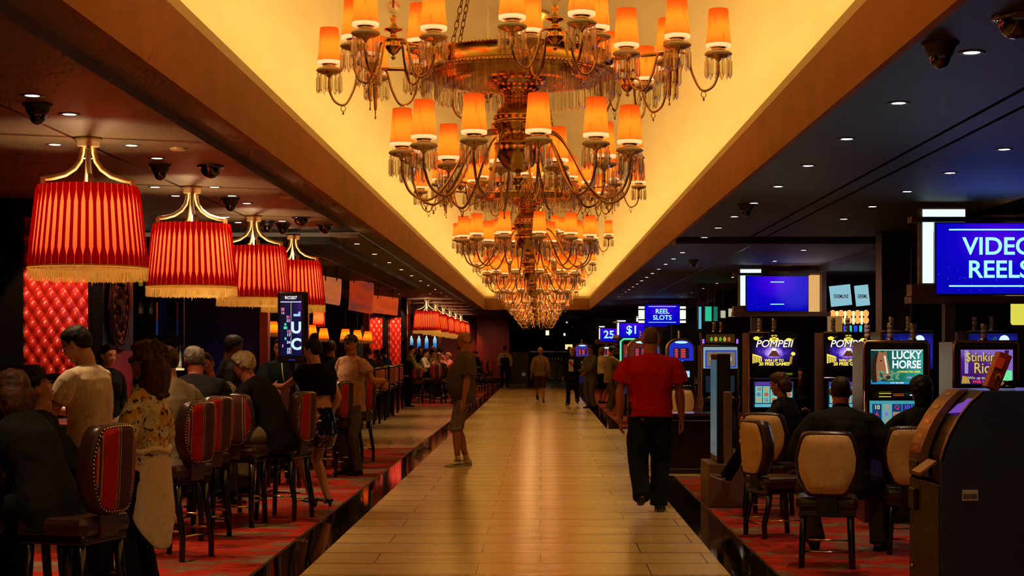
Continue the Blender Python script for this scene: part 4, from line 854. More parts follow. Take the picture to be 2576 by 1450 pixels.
t = thing('display_counter', 'dark glass display counter glimmering across the far opening', 'counter', (.9, 86, 0)); MB().box((0, 0, .5), (3.0, .6, 1.0), bev=.02).obj('counter', BLACKW, t); MB().box((0, .22, 1.5), (3.0, .12, .03)).obj('shelf', CHROME, t)
rr = random.Random(12)
for k in range(16):
    o = MB().lathe([(0, 0), (.05, 0), (.055, .1), (.02, .16), (.018, .24), (0, .24)], 8).obj('bottle', mat_cl if k % 2 else CHROME, None, (-.4+k*.17, 85.8, 1.001)); tag(o, 'small bottle standing on the dark counter in the far opening', 'bottle', 'bottles on the far dark counter')
# lights given by the glowing games and signs
lamp('glow_blue_sign', 'AREA', (5.0, 16.9, 2.6), 4, (.12, .12, 1), (R(-90), 0, 0), shape='RECTANGLE', size=1.3, size_y=.7)
lamp('glow_blue_ceiling', 'POINT', (7.6, 14.0, 2.9), 2.5, (.16, .12, 1), shadow_soft_size=.6)
lamp('glow_violet', 'POINT', (5.0, 30, 2.8), 9, (.6, .5, .6), shadow_soft_size=.5)
for x, Y, c_ in ((2.7, 18.1, (1, .8, .5)), (3.3, 14.0, (.5, .9, .9)), (4.0, 14.0, (.7, .4, 1)), (2.98, 33.4, (.4, .5, 1))): lamp('screen_glow', 'AREA', (x, Y, 1.3), 2.5, c_, (R(-90), 0, 0), shape='RECTANGLE', size=.45, size_y=.6)
# ------------------------------------------------------------------ tufted panels, bar, hanging lamps
def tufted(name, label, x0, x1, z0_, z1_, Y, ax, az, res=46):
    t = thing(name, label, 'wall panel', ((x0+x1)/2, Y, z0_), 0); w_, h_ = x1-x0, z1_-z0_; nx = int(res*w_/ax/6)+2; nz = int(res*h_/az/6)+2; rows = []
    for j in range(nz+1):
        row = []
        for i in range(nx+1):
            x, z = -w_/2+w_*i/nx, h_*j/nz; u, v_ = (x/ax+z/az), (x/ax-z/az)
            d = (abs(sin(pi*u))*abs(sin(pi*v_)))**.38; row.append((x, -.075*d, z))
        rows.append(row)
    MB().loft(rows, False, False, True).obj('tufted_leather', REDLEA, t)
    b = MB(); k = 0
    for j in range(int(h_/az*2)+1):
        for i in range(-int(w_/ax)-1, int(w_/ax)+2):
            x = (i+(.5 if j % 2 else 0))*ax; z = j*az/2
            if abs(x) < w_/2-.01 and z < h_-.01: b.ball((x, -.012, z), (.009, .007, .009), 6, 4); k += 1
    o = b.obj('button', CHROME, t)
    if k > 30: o['kind'] = 'stuff'
    b = MB(); f = .035
    b.bb(-w_/2-f, -w_/2, -.09, .05, -f, h_+f); b.bb(w_/2, w_/2+f, -.09, .05, -f, h_+f); b.bb(-w_/2, w_/2, -.09, .05, -f, 0); b.bb(-w_/2, w_/2, -.09, .05, h_, h_+f); b.obj('frame', BLACKW, t); return t
tufted('tufted_panel', 'tall red tufted leather panel with metal buttons behind the man looking at his phone', -5.60, -4.90, 1.30, 3.0, 17.3, .135, .21)
tufted('tufted_panel', 'far red tufted panel, the left of the pair above the bar', -5.38, -4.93, 1.1, 2.72, 50, .16, .26, 30); tufted('tufted_panel', 'far red tufted panel, the right of the pair above the bar', -4.74, -4.36, 1.1, 2.72, 50, .16, .26, 30)
for x in (-5.15, -4.47): lamp('panel_spot', 'SPOT', (x, 48.9, 3.1), 150, (1, .68, .4), (R(42), 0, 0), spot_size=R(46), spot_blend=.3, shadow_soft_size=.03)
lamp('panel_spot', 'SPOT', (-5.25, 16.2, 3.12), 120, (1, .70, .42), (R(38), 0, 0), spot_size=R(50), spot_blend=.25, shadow_soft_size=.03)
struct(MB().bb(-5.9, -4.74, 17.36, 18.5, 0, HB).obj('column', DARKWOOD)); struct(MB().bb(-5.86, -5.62, 17.2, 17.36, 0, HB).obj('column', BLACKW)); struct(MB().bb(-4.88, -4.74, 17.22, 17.36, 0, HB).obj('column', BLACKW))
t = thing('service_counter', 'black service counter under the red tufted panel', 'counter', (-5.4, 16.9, 0)); MB().box((0, 0, .6), (1.4, .5, 1.2), bev=.02).obj('body', BLACKW, t); MB().box((0, 0, 1.215), (1.46, .56, .03), bev=.01).obj('top', BLACKP, t)
# medallion on the right face of the column
t = thing('wall_medallion', 'large round carved dark medallion on the side of the column beside the tufted panel', 'wall decoration', (-4.735, 17.78, 2.03))
b = MB(); prof = [(.44, 0), (.44, .03), (.40, .05), (.37, .03), (.36, .05), (.33, .03), (.22, .02), (.20, .04), (.10, .03), (.08, .06), (.0, .07)]
b.loft([[(z, r*cos(2*pi*i/40), r*sin(2*pi*i/40)*1.15) for i in range(40)] for r, z in prof], True); b.obj('disc', mat('dark_bronze', '#3a2420', .3, .8), t)
b = MB()
for k in range(16):
    a = 2*pi*k/16; b.ball((.035, .27*cos(a), .31*sin(a)), (.02, .04, .045), 8, 5); b.tube([(.035, .10*cos(a), .115*sin(a)), (.045, .2*cos(a+.2), .23*sin(a+.2))], .008, 5)
b.tube([(.045, .345*cos(pi*i/24), .397*sin(pi*i/24)) for i in range(48)], .010, 5, closed=True); b.obj('carving', mat('copper_carving', '#8a5040', .3, .9), t)
struct(MB().bb(-4.74, -4.725, 17.42, 18.4, .9, 1.55).obj('trim_15', REDLEA)); struct(MB().bb(-4.74, -4.728, 17.42, 18.4, 1.55, 3.1).obj('trim_16', mat('blue_black_leather', '#12142e', .35)))
lamp('blue_accent', 'SPOT', (-3.9, 16.2, 2.2), 10, (.2, .25, 1), (R(90), 0, R(40)), spot_size=R(50), spot_blend=.8, shadow_soft_size=.05)
# back bar
BB = 23.0
t = thing('back_bar', 'black shelved back bar with small bottles between the column and the dark wall panel', 'bar shelving', (-5.68, BB, 0))
b = MB()
b.bb(-.62, .52, .30, .36, 0, HB-.1)
for x in (-.60, -.25, .09, .50): b.bb(x-.02, x+.02, 0, .30, 1.2, HB-.12)
b.obj('case', BLACKP, t)
b = MB(); [b.bb(-.6, .5, .0, .30, z-.012, z+.012) for z in (2.05, 2.45, 2.85)]; b.obj('shelf', BLACKW, t)
MB().bb(-.62, .54, -.35, .30, 0, 1.27).obj('counter', BLACKW, t)
MB().bb(.10, .52, -.02, .28, 1.27, 1.295).obj('lit_step', em('#ffd890', 1.0), t)
btl = []
for (h1, h2, r, m, l) in ((.16, .26, .038, mat('clear_bottle_glass', '#e8e0c8', .1, trans=.5), 'clear'), (.15, .27, .036, mat('amber_bottle_glass', '#c07a20', .12, trans=.4), 'amber'), (.17, .25, .034, mat('green_bottle_glass', '#5a8a40', .12, trans=.4), 'green'), (.14, .24, .042, mat('blue_bottle_glass', '#2848c0', .12, trans=.4), 'blue')):
    g = sh('glass', MB().lathe([(0, 0), (r, 0), (r, h1*.9), (r*.8, h1), (.013, h1+.035), (.012, h2-.02), (0, h2-.02)], 12), m); lb = sh('label', MB().lathe([(r+.001, .03), (r+.001, .11)], 12), mat(l+'_bottle_label', {'clear': '#e8e0d0', 'amber': '#c84020', 'green': '#e0d060', 'blue': '#d0d8e8'}[l], .5)); cp = sh('cap', MB().lathe([(0, h2-.02), (.015, h2-.02), (.015, h2), (0, h2)], 8), BRASSD); btl.append((g, lb, cp, l))
def bottle(x, Y, z, k, label, grp, s_=1.):
    t = thing('bottle', label, 'bottle', (x, Y, z), 0, grp); g, lb, cp, l = btl[k % 4]; t.scale = (s_, s_, s_)
    link('glass', g, t); link('label', lb, t); link('cap', cp, t)
rr = random.Random(8)
for i in range(24):
    r_ = i // 8; x = -5.545+(i % 8)*.048; bottle(x+(.02 if r_ % 2 else 0)-.0, BB+.03+.09*r_, 1.297, rr.choice((0, 0, 1, 1, 2, 3)), 'liquor bottle on the brightly lit lower step of the back bar', 'bottles on the lit step of the back bar', .95+.25*r_*.6)
for z in (2.065, 2.465):
    for x in (-6.13, -5.82, -5.66, -5.48): bottle(x, BB+.15, z-.002, rr.choice((0, 1, 2)), 'single bottle on an upper shelf of the back bar', 'bottles on the dark upper shelves of the back bar')
lamp('bar_glow', 'POINT', (-5.38, BB-.16, 1.46), 1.4, (1, .8, .45), shadow_soft_size=.06); lamp('bar_shelf_glow', 'POINT', (-5.75, BB-.15, 2.75), 1.2, (.9, .9, .5), shadow_soft_size=.05)
for px, c_, h_ in ((395, '#c02818', .34), (446, '#5a1020', .26)):
    c = P(px, 800, BB-.02); b = MB(); b.box((0, 0, .10), (.022, .03, .26), bev=.008); b.cur = 1; b.box((0, 0, -.14), (.022, .03, .22), bev=.008); o = b.obj('light_strip', [em(c_, .3), em('#3048b0', .28 if px < 400 else .1)], None, c)
    tag(o, 'thin vertical red and blue light strip left of the lit bottles' if px < 400 else 'dim vertical red light strip right above the lit bottles', 'light')
t = thing('bar_mirror', 'narrow mirror with painted blue glints between the light strips of the back bar', 'mirror', P(409, 790, BB-.02)); MB().box((0, 0, 0), (.10, .02, .55)).obj('glass', screenmat('painted_blue_glints', [(0, '#02030a'), (.6, '#060a30'), (.75, '#2030a0'), (1, '#4050d0')], 'LINEAR', .3, 22, (0, 0, 0), (0, 0, .3)), t)  # blue glints painted as emission on the mirror glass
struct(MB().bb(-5.14, -4.06, BB-.05, BB+.05, 0, HB-.1).obj('wall_bar', mat('black_lacquer_panel', '#1c0f12', .3)))
lamp('blue_uplight', 'SPOT', (-4.5, BB-.9, .9), 26, (.03, .12, 1), (R(128), 0, R(8)), spot_size=R(70), spot_blend=1., shadow_soft_size=.1)
struct(MB().bb(-4.05, -3.93, BB-.1, BB+.1, 0, HB-.1).obj('column', COPPER))
struct(MB().bb(-5.2, -4.2, 51, 51.2, 0, HB).obj('wall_bar_far', REDW)); 
struct(MB().bb(-7.5, -5.5, 29, 29.2, 0, HB).obj('wall_bar', DARKW)); struct(MB().bb(-4.93, -4.75, 49.6, 50.1, 0, HB).obj('column', BLACKW)); struct(MB().bb(-4.34, -4.16, 49.4, 49.9, 0, HB).obj('column', BLACKW))
struct(MB().bb(-7.0, -5.42, 49.9, 50.2, 0, HB).obj('wall_bar_far', DARKW))
for px, Y in ((762, 30), (921, 46)): x = (px-PX0)/F*Y; struct(MB().bb(x-.09, x+.09, Y, Y+.2, 0, HB-.1).obj('column', COPPER))
# small hanging orange lamps over the bar
def bar_lamp(px, ytop, Y, lbl):
    c = P(px, ytop, Y); s_ = 30/ F * Y / .24; t = thing('bar_lamp', lbl, 'lamp', c, 0, 'small orange hanging lamps over the bar'); h_ = .22
    MB().lathe([(.075, 0), (.12, -h_)], 28).obj('lamp_shade', SHADE2, t); MB().lathe([(.121, -h_), (.124, -h_-.08)], 28).obj('fringe_band', mat_bandd, t)
    MB().lathe([(.0, 0), (.02, 0), (.02, -.04), (0, -.04)], 10).obj('socket', BRASSD, t); MB().tube([(0, 0, 0), (0, 0, HB-.1-c.z)], .006, 6).obj('cord', GREYM, t); MB().ball((0, 0, -.10), .03, 8, 6).obj('bulb', BULB, t)
    lamp('bar_lamp_light', 'POINT', (0, 0, -.12), 4.5, (1, .6, .25), parent=t, shadow_soft_size=.03)
SHADE2 = fabric_lamp('orange_paper', '#e85c10', '#ff6c14', .8); mat_bandd = fabric_lamp('brown_gold_band', '#8a6228', '#8a6228', .35)
for px, yt, Y, l in ((687, 809, 31, 'left of the number screen'), (664, 811, 33, 'partly hidden, farthest left of the small orange bar lamps'), (784, 818, 32, 'directly right of the number screen'), (814, 826, 34, 'above the bun of the waitress'), (869, 828, 34, 'above the man in the black cap'), (899, 831, 36, 'brightest, right of the man in the black cap'), (925, 834, 38, 'duller, beside the far tufted panels')):
    bar_lamp(px, yt, Y, 'small orange hanging lamp '+l)
t = thing('pendant_lamp', 'narrow glimpse of a red pleated lamp behind the bar lamps', 'lamp', P(802, 822, 46), 0); o = link('pleated_cover', PO, t); o.scale = (.4, .4, .8); o = link('shade_lining', PI_, t); o.scale = (.4, .4, .8); MB().bb(-.02, .02, -.02, .02, .4, HB-t.location.z).obj('rod', BRASSD, t); lamp('pendant_light', 'POINT', (0, 0, .25), 10, (1, .68, .36), parent=t, shadow_soft_size=.05)
t = thing('table_lamp', 'pale drum shaded lamp on a round base at the left frame edge', 'lamp', P(10, 880, 21), 0); z0b = -t.location.z
MB().lathe([(.2, .28), (.19, .56)], 28).obj('lamp_shade', em('#8a7838', .42), t); MB().ball((0, 0, .18), (.09, .09, .07), 14, 8).obj('base', mat('dull_brass_ball', '#6a5430', .4, .6), t); MB().lathe([(.02, .05), (.02, .3)], 8).obj('stem', BRASSD, t); MB().box((0, 0, z0b/2+.05), (.7, .5, -z0b+.1), bev=.01).obj('console', BLACKW, t)
# curved copper sheets hung above the bar; orange reflections painted as emission
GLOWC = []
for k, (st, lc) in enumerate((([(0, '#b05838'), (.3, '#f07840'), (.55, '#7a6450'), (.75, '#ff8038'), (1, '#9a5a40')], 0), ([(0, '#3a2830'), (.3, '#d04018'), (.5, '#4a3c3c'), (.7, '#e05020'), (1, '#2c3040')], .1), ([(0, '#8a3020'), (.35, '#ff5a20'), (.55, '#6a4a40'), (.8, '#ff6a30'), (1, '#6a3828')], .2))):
    GLOWC.append(screenmat('painted_copper_glow_%d' % k, st, 'LINEAR', .55, 2.2, (0, 0, lc), (0, 0, .9)))
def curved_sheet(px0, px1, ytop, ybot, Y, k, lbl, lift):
    c0, c1 = P(px0, ybot, Y), P(px1, ybot, Y); W = c1.x-c0.x; zt = P(0, ytop, Y).z; zb = c0.z; t = thing('copper_sheet', lbl, 'screen', ((c0.x+c1.x)/2, Y, (zt+zb)/2), 0, 'curved copper sheets above the bar, reflections painted on')
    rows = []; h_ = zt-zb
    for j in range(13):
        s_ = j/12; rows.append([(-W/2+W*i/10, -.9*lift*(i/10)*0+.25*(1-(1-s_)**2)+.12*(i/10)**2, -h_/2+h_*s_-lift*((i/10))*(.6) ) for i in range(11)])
    b = MB(); b.loft(rows, False, False, True); o = b.obj('painted_glow_sheet', GLOWC[k], t); md = o.modifiers.new('thickness', 'SOLIDIFY'); md.thickness = .03
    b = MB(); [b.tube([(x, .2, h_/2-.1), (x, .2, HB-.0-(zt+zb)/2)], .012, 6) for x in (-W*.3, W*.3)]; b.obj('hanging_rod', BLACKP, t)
curved_sheet(806, 853, 692, 758, 29, 0, 'curved copper sheet above the bar, painted glow, nearest of three, right of the fourth pendant', .10); curved_sheet(876, 936, 700, 778, 35, 1, 'curved copper sheet above the bar, painted glow, middle of three, with dark red patches', .16); curved_sheet(936, 999, 742, 785, 41, 2, 'curved copper sheet above the bar, painted glow, farthest of three', .12)
# bar counter with the far stools, blue displays, drapes
t = thing('bar_counter', 'long dark bar counter lined by orange-backed stools', 'counter', (-4.85, 38.5, 0)); MB().box((0, 0, .52), (.6, 13, 1.04), bev=.02).obj('body', BLACKW, t); MB().box((0, 0, 1.06), (.8, 13.2, .05), bev=.02).obj('top', DARKWOOD, t)
for px, k in ((1035, 0), (1055, 1), (1074, 2), (1094, 3)):
    pass
for px in (1035, 1054, 1073, 1094):
    c = P(px, 862, 72); t = thing('blue_display', 'tall narrow glowing blue display behind the far gaming table', 'screen', c, 0, 'blue glowing displays behind the far tables')
    MB().lathe([(.0, -.28), (.08, -.28), (.08, .12), (.04, .22), (.025, .30), (0, .30)], 14).obj('glowing_body', screenmat('blue_white_display', [(0, '#1848c8'), (.4, '#30a0e0'), (.75, '#c8f0ff'), (1, '#f0ffff')], 'LINEAR', .75, 0, (0, 0, 0), (0, 0, 1)), t); MB().bb(-.03, .03, -.03, .03, -c.z, -.3).obj('stand', BLACKP, t)
    for n_ in t.children[0].data.materials[0].node_tree.nodes:
        if n_.type == 'MAPPING': n_.inputs['Rotation'].default_value = (0, R(90), 0); n_.inputs['Location'].default_value = (.5, 0, 0); n_.inputs['Scale'].default_value = (1.6, 1.6, 1.6)
t = thing('tied_drape', 'tall dark patterned drape hanging behind the far gaming tables', 'curtain', (P(1105, 0, 74).x, 74, 0)); MB().lathe([(.30, 0), (.16, 1.0), (.10, 1.6), (.14, 2.2), (.05, 2.9), (.02, HB)], 14).obj('cloth', noisy('patterned_drape', '#4a1c14', '#8a5038', 16, .8, .1), t)
lamp('red_wall_spot', 'SPOT', (-3.15, 75.0, 3.0), 90, (1, .42, .1), (R(38), 0, R(6)), spot_size=R(50), spot_blend=1., shadow_soft_size=.03)

for x in (-2.5, -4.6, -6.8): lamp('red_wall_fill', 'SPOT', (x, 73.6, 3.1), 70, (1, .6, .35), (R(40), 0, 0), spot_size=R(100), spot_blend=1., shadow_soft_size=.05)  # added fill lamps that brighten the far red walls
# ------------------------------------------------------------------ stools
def stool_meshes(kind):
    """seat height .70; the sitter faces +Y, the outside of the back faces -Y"""
    d = {}
    b = MB(); b.box((0, 0, .655), (.44, .42, .10), bev=.035); d['seat'] = sh('seat', b, LEATHER if kind != 'bar' else LEATHB)
    b = MB(); b.box((0, 0, .590), (.40, .38, .05), bev=.01); d['seat_frame'] = sh('seat_frame', b, BLACKW)
    if kind == 'bar':
        b = MB()
        for s in (-1, 1): b.box((s*.175, -.19, .55), (.04, .045, 1.10), bev=.006)
        d['back_post'] = sh('back_post', b, BLACKW)
        b = MB(); b.box((0, -.195, .90), (.32, .05, .34), bev=.015); d['backrest'] = sh('backrest', b, ORANGEV)
        b = MB(); b.box((0, -.19, 1.10), (.38, .05, .05), bev=.012); d['top_rail'] = sh('top_rail', b, BLACKW)
        for i, (sx, sy) in enumerate(((1, 1), (-1, 1), (1, -1), (-1, -1))): d['leg%d' % i] = sh('leg', MB().tube([(sx*.175, sy*.165, .60), (sx*.185, sy*.18, 0)], [.022, .018], 8), BLACKW)
        b = MB(); b.tube([(-.18, .17, .25), (.18, .17, .25)], .012, 6); d['footrest0'] = sh('footrest', b, BRASS); return d
    # backrest: rounded shield, thick leather shell, wide in the middle
    def outline(sc_, n=40):
        base = [(-.16, .235), (.16, .235), (.205, .05), (.195, -.08), (.13, -.235), (-.13, -.235), (-.195, -.08), (-.205, .05)]
        for w1 in ((.86, .76, .76) if kind == 'stripe' else (.90, .80, .76)): base = [q for i in range(len(base)) for q in ((base[i][0]*w1+base[(i+1) % len(base)][0]*(1-w1), base[i][1]*w1+base[(i+1) % len(base)][1]*(1-w1)), (base[i][0]*(1-w1)+base[(i+1) % len(base)][0]*w1, base[i][1]*(1-w1)+base[(i+1) % len(base)][1]*w1))]
        L_ = [V((*q, 0)) for q in base]; m_ = len(L_); per_ = [(L_[(i+1) % m_]-L_[i]).length for i in range(m_)]; tt = sum(per_); o = []
        for k in range(n):
            s_ = tt*k/n; i = 0
            while s_ > per_[i]: s_ -= per_[i]; i += 1
            p = L_[i].lerp(L_[(i+1) % m_], s_/per_[i]); o.append((p.x*sc_*(1.12 if kind == 'cream' else 1), p.y*sc_))
        return o
    zc = .945
    def lay(sc_, y0, curve=.05): return [(x, y0+curve*(1-(x/.225)**2)*-1+curve*.5-.10*(z+.235)*.5, zc+z) for x, z in outline(sc_)]
    b = MB(); b.loft([lay(.82, -.135), lay(.97, -.145), lay(1.0, -.175), lay(1.0, -.21), lay(.965, -.232), lay(.90, -.238)], True); d['backrest'] = sh('backrest', b, LEATHER)
    pm = STRIPE if kind == 'stripe' else CREAML
    b = MB(); b.loft([lay(.905, -.236), lay(.87, -.246), lay(.6, -.249), lay(.2, -.250)], True); d['back_panel'] = sh('back_panel', b, pm)
    b = MB(); L = lay(.925, -.2385); pts = [V(p) for p in L]; per = [(pts[(i+1) % 40]-pts[i]).length for i in range(40)]; tot = sum(per); n = 66
    for k in range(n):
        s_ = tot*k/n; i = 0
        while s_ > per[i]: s_ -= per[i]; i += 1
        p = pts[i].lerp(pts[(i+1) % 40], s_/per[i]); b.ball(p, .0058 if kind == 'stripe' else .0065, 5, 3)
    d['nail_trim'] = sh('nail_trim', b, BRASSR if kind == 'stripe' else mat('brown_nails', '#4a2412', .35, .5))
    b = MB(); b.box((0, -.205, .68), (.16, .03, .17), bev=.008); b.box((0, -.15, .605), (.16, .12, .03), bev=.006); d['back_bracket'] = sh('back_bracket', b, mat('bronze_bracket', '#5a4030', .4, .5) if kind == 'stripe' else BLACKP)
    for i, (sx, sy) in enumerate(((1, 1), (-1, 1), (1, -1), (-1, -1))):
        b = MB(); k = .03 if sy < 0 else 0
        b.tube([(sx*.165, sy*.15, .59), (sx*.17, sy*.16-k*.2, .40), (sx*.175, sy*.175-k, .18), (sx*.18, sy*.185-k*.6, 0)], [(.028, .028), (.027, .027), (.025, .025), (.023, .023)], 6); d['leg%d' % i] = sh('leg', b, BLACKW)
    for i, (p, q) in enumerate((((-.175, .175, .24), (.175, .175, .24)), ((-.175, -.20, .18), (.175, -.20, .18)), ((-.175, -.20, .22), (-.175, .175, .22)), ((.175, -.20, .22), (.175, .175, .22)))):
        d['footrest%d' % i] = sh('footrest', MB().tube([p, q], .010, 6), BRASS)
    if kind == 'cream':
        for k_, me in d.items():
            for v_ in me.vertices:
                v_.co.z = v_.co.z*.66 if k_[:3] in ('leg', 'foo') else v_.co.z-.2
    return d
STM = {k: stool_meshes(k) for k in ('stripe', 'cream', 'bar')}
def stool(kind, x, Y, rz, lbl, grp=None, s_=1.):
    t = thing('bar_stool', lbl, 'stool', (x, Y, 0), R(rz), grp); t.scale = (s_, s_, s_)
    for k, me in STM[kind].items(): link(k.rstrip('0123456789'), me, t)
    return t
# rz: 0 = sitter faces away from the camera; positive turns left
G1 = 'striped stools at the near gaming tables'
ST = [('stripe', -2.42, 8.25, 72, 'large striped-back stool in the left foreground, in front of the woman in the floral blouse'),
 ('stripe', -3.02, 8.25, 20, 'stool at the left frame edge, only its studded red back edge showing'),
 ('stripe', -2.74, 11.9, 66, 'striped stool behind the woman in the floral blouse, back turned to the right'),
 ('stripe', -2.86, 13.2, 62, 'stool mostly hidden behind the striped one beside the man in beige'),
 ('stripe', -2.68, 14.15, -8, 'striped stool seen square from behind, left of the white-haired man'),
 ('stripe', -2.38, 14.7, 72, 'stool under the white-haired man, its back beside the waitress'),
 ('stripe', -2.88, 18.2, -8, 'striped stool at the table behind the waitress'),
 ('stripe', -2.91, 8.98, -58, 'stool under the person in the dark hat'), ('stripe', -3.10, 15.1, 170, 'stool under the man with the goatee'),  ('stripe', -2.62, 19.7, 66, 'stool behind the waitress, nearest of the three side by side'), ('stripe', -2.66, 20.9, 66, 'middle one of the three side by side stools behind the waitress'), ('stripe', -2.60, 22.2, 70, 'stool whose back the man in the black cap rests his hand on')]
for a in ST: stool(*a, G1)
for i, (px, Y) in enumerate(((937, 33.6), (957, 36), (975, 37.5), (987, 39.5), (1001, 42), (905, 31.5))):
    stool('bar', (px-12-PX0)/F*Y, Y, 78, 'dark wooden bar stool with an orange back pad in the row along the bar', 'orange-backed stools along the bar', 1.06)
for px, Y, a, l in ((1048, 46.5, 4, 'distant striped stool in front of the far table, left one'), (1073, 48.6, -70, 'dark stool between the two distant striped stools'), (1102, 46.6, -14, 'distant striped stool in front of the far table, right one'), (1130, 48.5, -60, 'dark distant stool right of the two striped ones'), (1222, 61.5, 60, 'empty distant stool right of the man in the orange cap')):
    stool('stripe', (px-PX0)/F*Y, Y, a, l, 'striped stools at the far gaming tables')
SC = [('cream', 2.07, 11.5, -10, 'large cream-backed stool in the foreground, the man in the black jacket sitting on it'), ('cream', 2.14, 14.9, -22, 'cream-backed stool under the brown-haired woman at the POMPEII machine'), ('cream', 1.98, 13.3, -72, 'black stool turned sideways behind the large cream-backed stool'),
 ('cream', 2.87, 12.25, -12, 'cream-backed stool half hidden by the brown edge of the kiosk'), ('cream', 2.10, 24.2, 4, 'cream-backed stool standing behind the low black cabinet'), ('cream', 2.02, 27.2, -8, 'cream stool back glimpsed behind the man in red, farther one'), ('cream', 2.15, 40.6, 10, 'distant cream-backed stool that the cap-wearing man leans on')]
for a in SC: stool(*a, 'cream stools at the slot machines')

# ------------------------------------------------------------------ gaming tables
FELT = noisy('red_felt', '#6a140c', '#5a1008', 30, .9, 0)
def gtable(x, Y, rx, ry, rz, lbl):
    t = thing('gaming_table', lbl, 'table', (x, Y, 0), R(rz)); n = 36
    el = lambda k, z: [(rx*k*cos(2*pi*i/n), ry*k*sin(2*pi*i/n), z) for i in range(n)]
    MB().loft([el(.92, .93), el(.9, .95), el(.5, .951)], True).obj('felt_top', FELT, t); MB().loft([el(.93, .90), el(1.0, .90), el(1.04, .935), el(1.0, .965), el(.93, .955), el(.92, .93)], False).obj('padded_rail', LEATHB, t)
    MB().loft([el(.55, 0), el(.5, .1), el(.5, .8), el(.9, .91)], True).obj('pedestal', BLACKW, t); return t
gtable(-4.5, 9.6, .8, .75, 0, 'near gaming table hidden behind the people at the left'); gtable(-3.72, 13.3, .75, .7, 0, 'gaming table between the seated grey-haired men'); gtable(-3.66, 17.2, .65, .7, 0, 'gaming table under the tall number screen, in front of the waitress'); gtable(-3.4, 21.3, .75, .8, 0, 'gaming table beside the three side-by-side stools'); gtable(-3.32, 52.1, .5, .5, 0, 'far gaming table under the far row of red lamps'); gtable(-3.2, 58, 1.0, .8, 0, 'farthest gaming table, behind the man in grey')
# roulette number display
D = 17.4; c = P(736, 824, D); t = thing('number_display', 'tall black display headed RO207 with glowing numbers and big letters', 'screen', (c.x, D, c.z), R(-4))
MB().box((0, 0, 0), (.31, .06, .78), bev=.02).obj('housing', BLACKP, t); MB().box((0, .02, .08), (.335, .05, .62), bev=.02).obj('side_trim', BLACKP, t)
s = flat(t, 'screen', -.01, -.033, .02, .235, .66, screenmat('purple_swirl_picture', [(0, '#04061a'), (.4, '#0c1448'), (.55, '#5a20a0'), (.62, '#c030c0'), (.7, '#182060'), (.85, '#3070c8'), (1, '#0a0a30')], 'LINEAR', .8, 5, (0, 0, .1), (1.2, 1, 1.6))); y = -.003
poly(s, 'header', [(-.117, .27), (.117, .27), (.117, .33), (-.117, .33)], y, em('#14182c', .6)); write(s, 'RO207', 0, y*2, .302, .046, WHT, .0006); poly(s, 'header_rule', [(-.115, .252), (.115, .252), (.115, .262), (-.115, .262)], y*2, em('#d0e0ff', 1.)); poly(s, 'column_line', [(0, -.31), (.004, -.31), (.004, .25), (0, .25)], y*2, em('#f0d898', 1.))
for tx, px_, pz, c_ in (('25', -.09, .175, '#ff90b0'), ('16', -.09, .135, '#ff90b0'), ('31', -.03, .09, '#ff90c0'), ('33', -.03, .05, '#e8b0ff'), ('0', -.06, .01, '#60ffc0'), ('00', -.06, -.028, '#60ffc0'), ('12', -.026, -.065, '#ff90b0'), ('17', -.026, -.105, '#e0e0ff'), ('0', -.06, -.145, '#60ffc0'), ('24', -.026, -.185, '#e0e0ff'), ('3', -.09, -.225, '#ff90b0'), ('10', -.026, -.26, '#e0e0ff'), ('35', -.026, -.295, '#e0e0ff')): write(s, tx, px_, y*2, pz, .04, em(c_, 1.1), .0012)
for tx, pz in (('U', -.03), ('C', -.21)): write(s, tx, .06, y*3, pz, .17, em('#c8e8ff', 1.1), .006, 0, .95)
poly(s, 'letter', [(.03, .10), (.105, .10), (.105, .15), (.085, .15), (.085, .125), (.03, .125)], y*3, em('#a8d0f8', 1.0)); b = MB()
for k in range(5): b.ball((-.03+.015*k, -.034, -.36+.008*(k % 2)), .004, 6, 4)
b.obj('blue_led', em('#3040ff', 2.), t); MB().bb(-.03, .03, 0, .04, -c.z, -.38).obj('post', BLACKP, t)
bG = mat('clear_glass_cup', '#e8e4dc', .05, trans=.85)
for x, Y, l in ((-3.3, 13.2, 'small drinking glass on the gaming table by the grey-haired men'), (-3.3, 17.0, 'drinking glass on the table in front of the waitress, left one'), (-3.15, 17.1, 'drinking glass on the table in front of the waitress, right one')):
    o = MB().lathe([(0, 0), (.032, 0), (.038, .12), (.035, .12), (.03, .01), (0, .01)], 14).obj('drinking_glass', bG, None, (x, Y, .952)); tag(o, l, 'glass')
for x, Y, z in ((-3.25, 17.4, .952),):
    t = thing('ashtray_stand', 'chrome rimmed ashtray on the table beside the waitress', 'ashtray', (x, Y, z)); MB().lathe([(0, 0), (.07, 0), (.08, .03), (.07, .028), (.06, .008), (0, .008)], 20).obj('dish', CHROME, t)
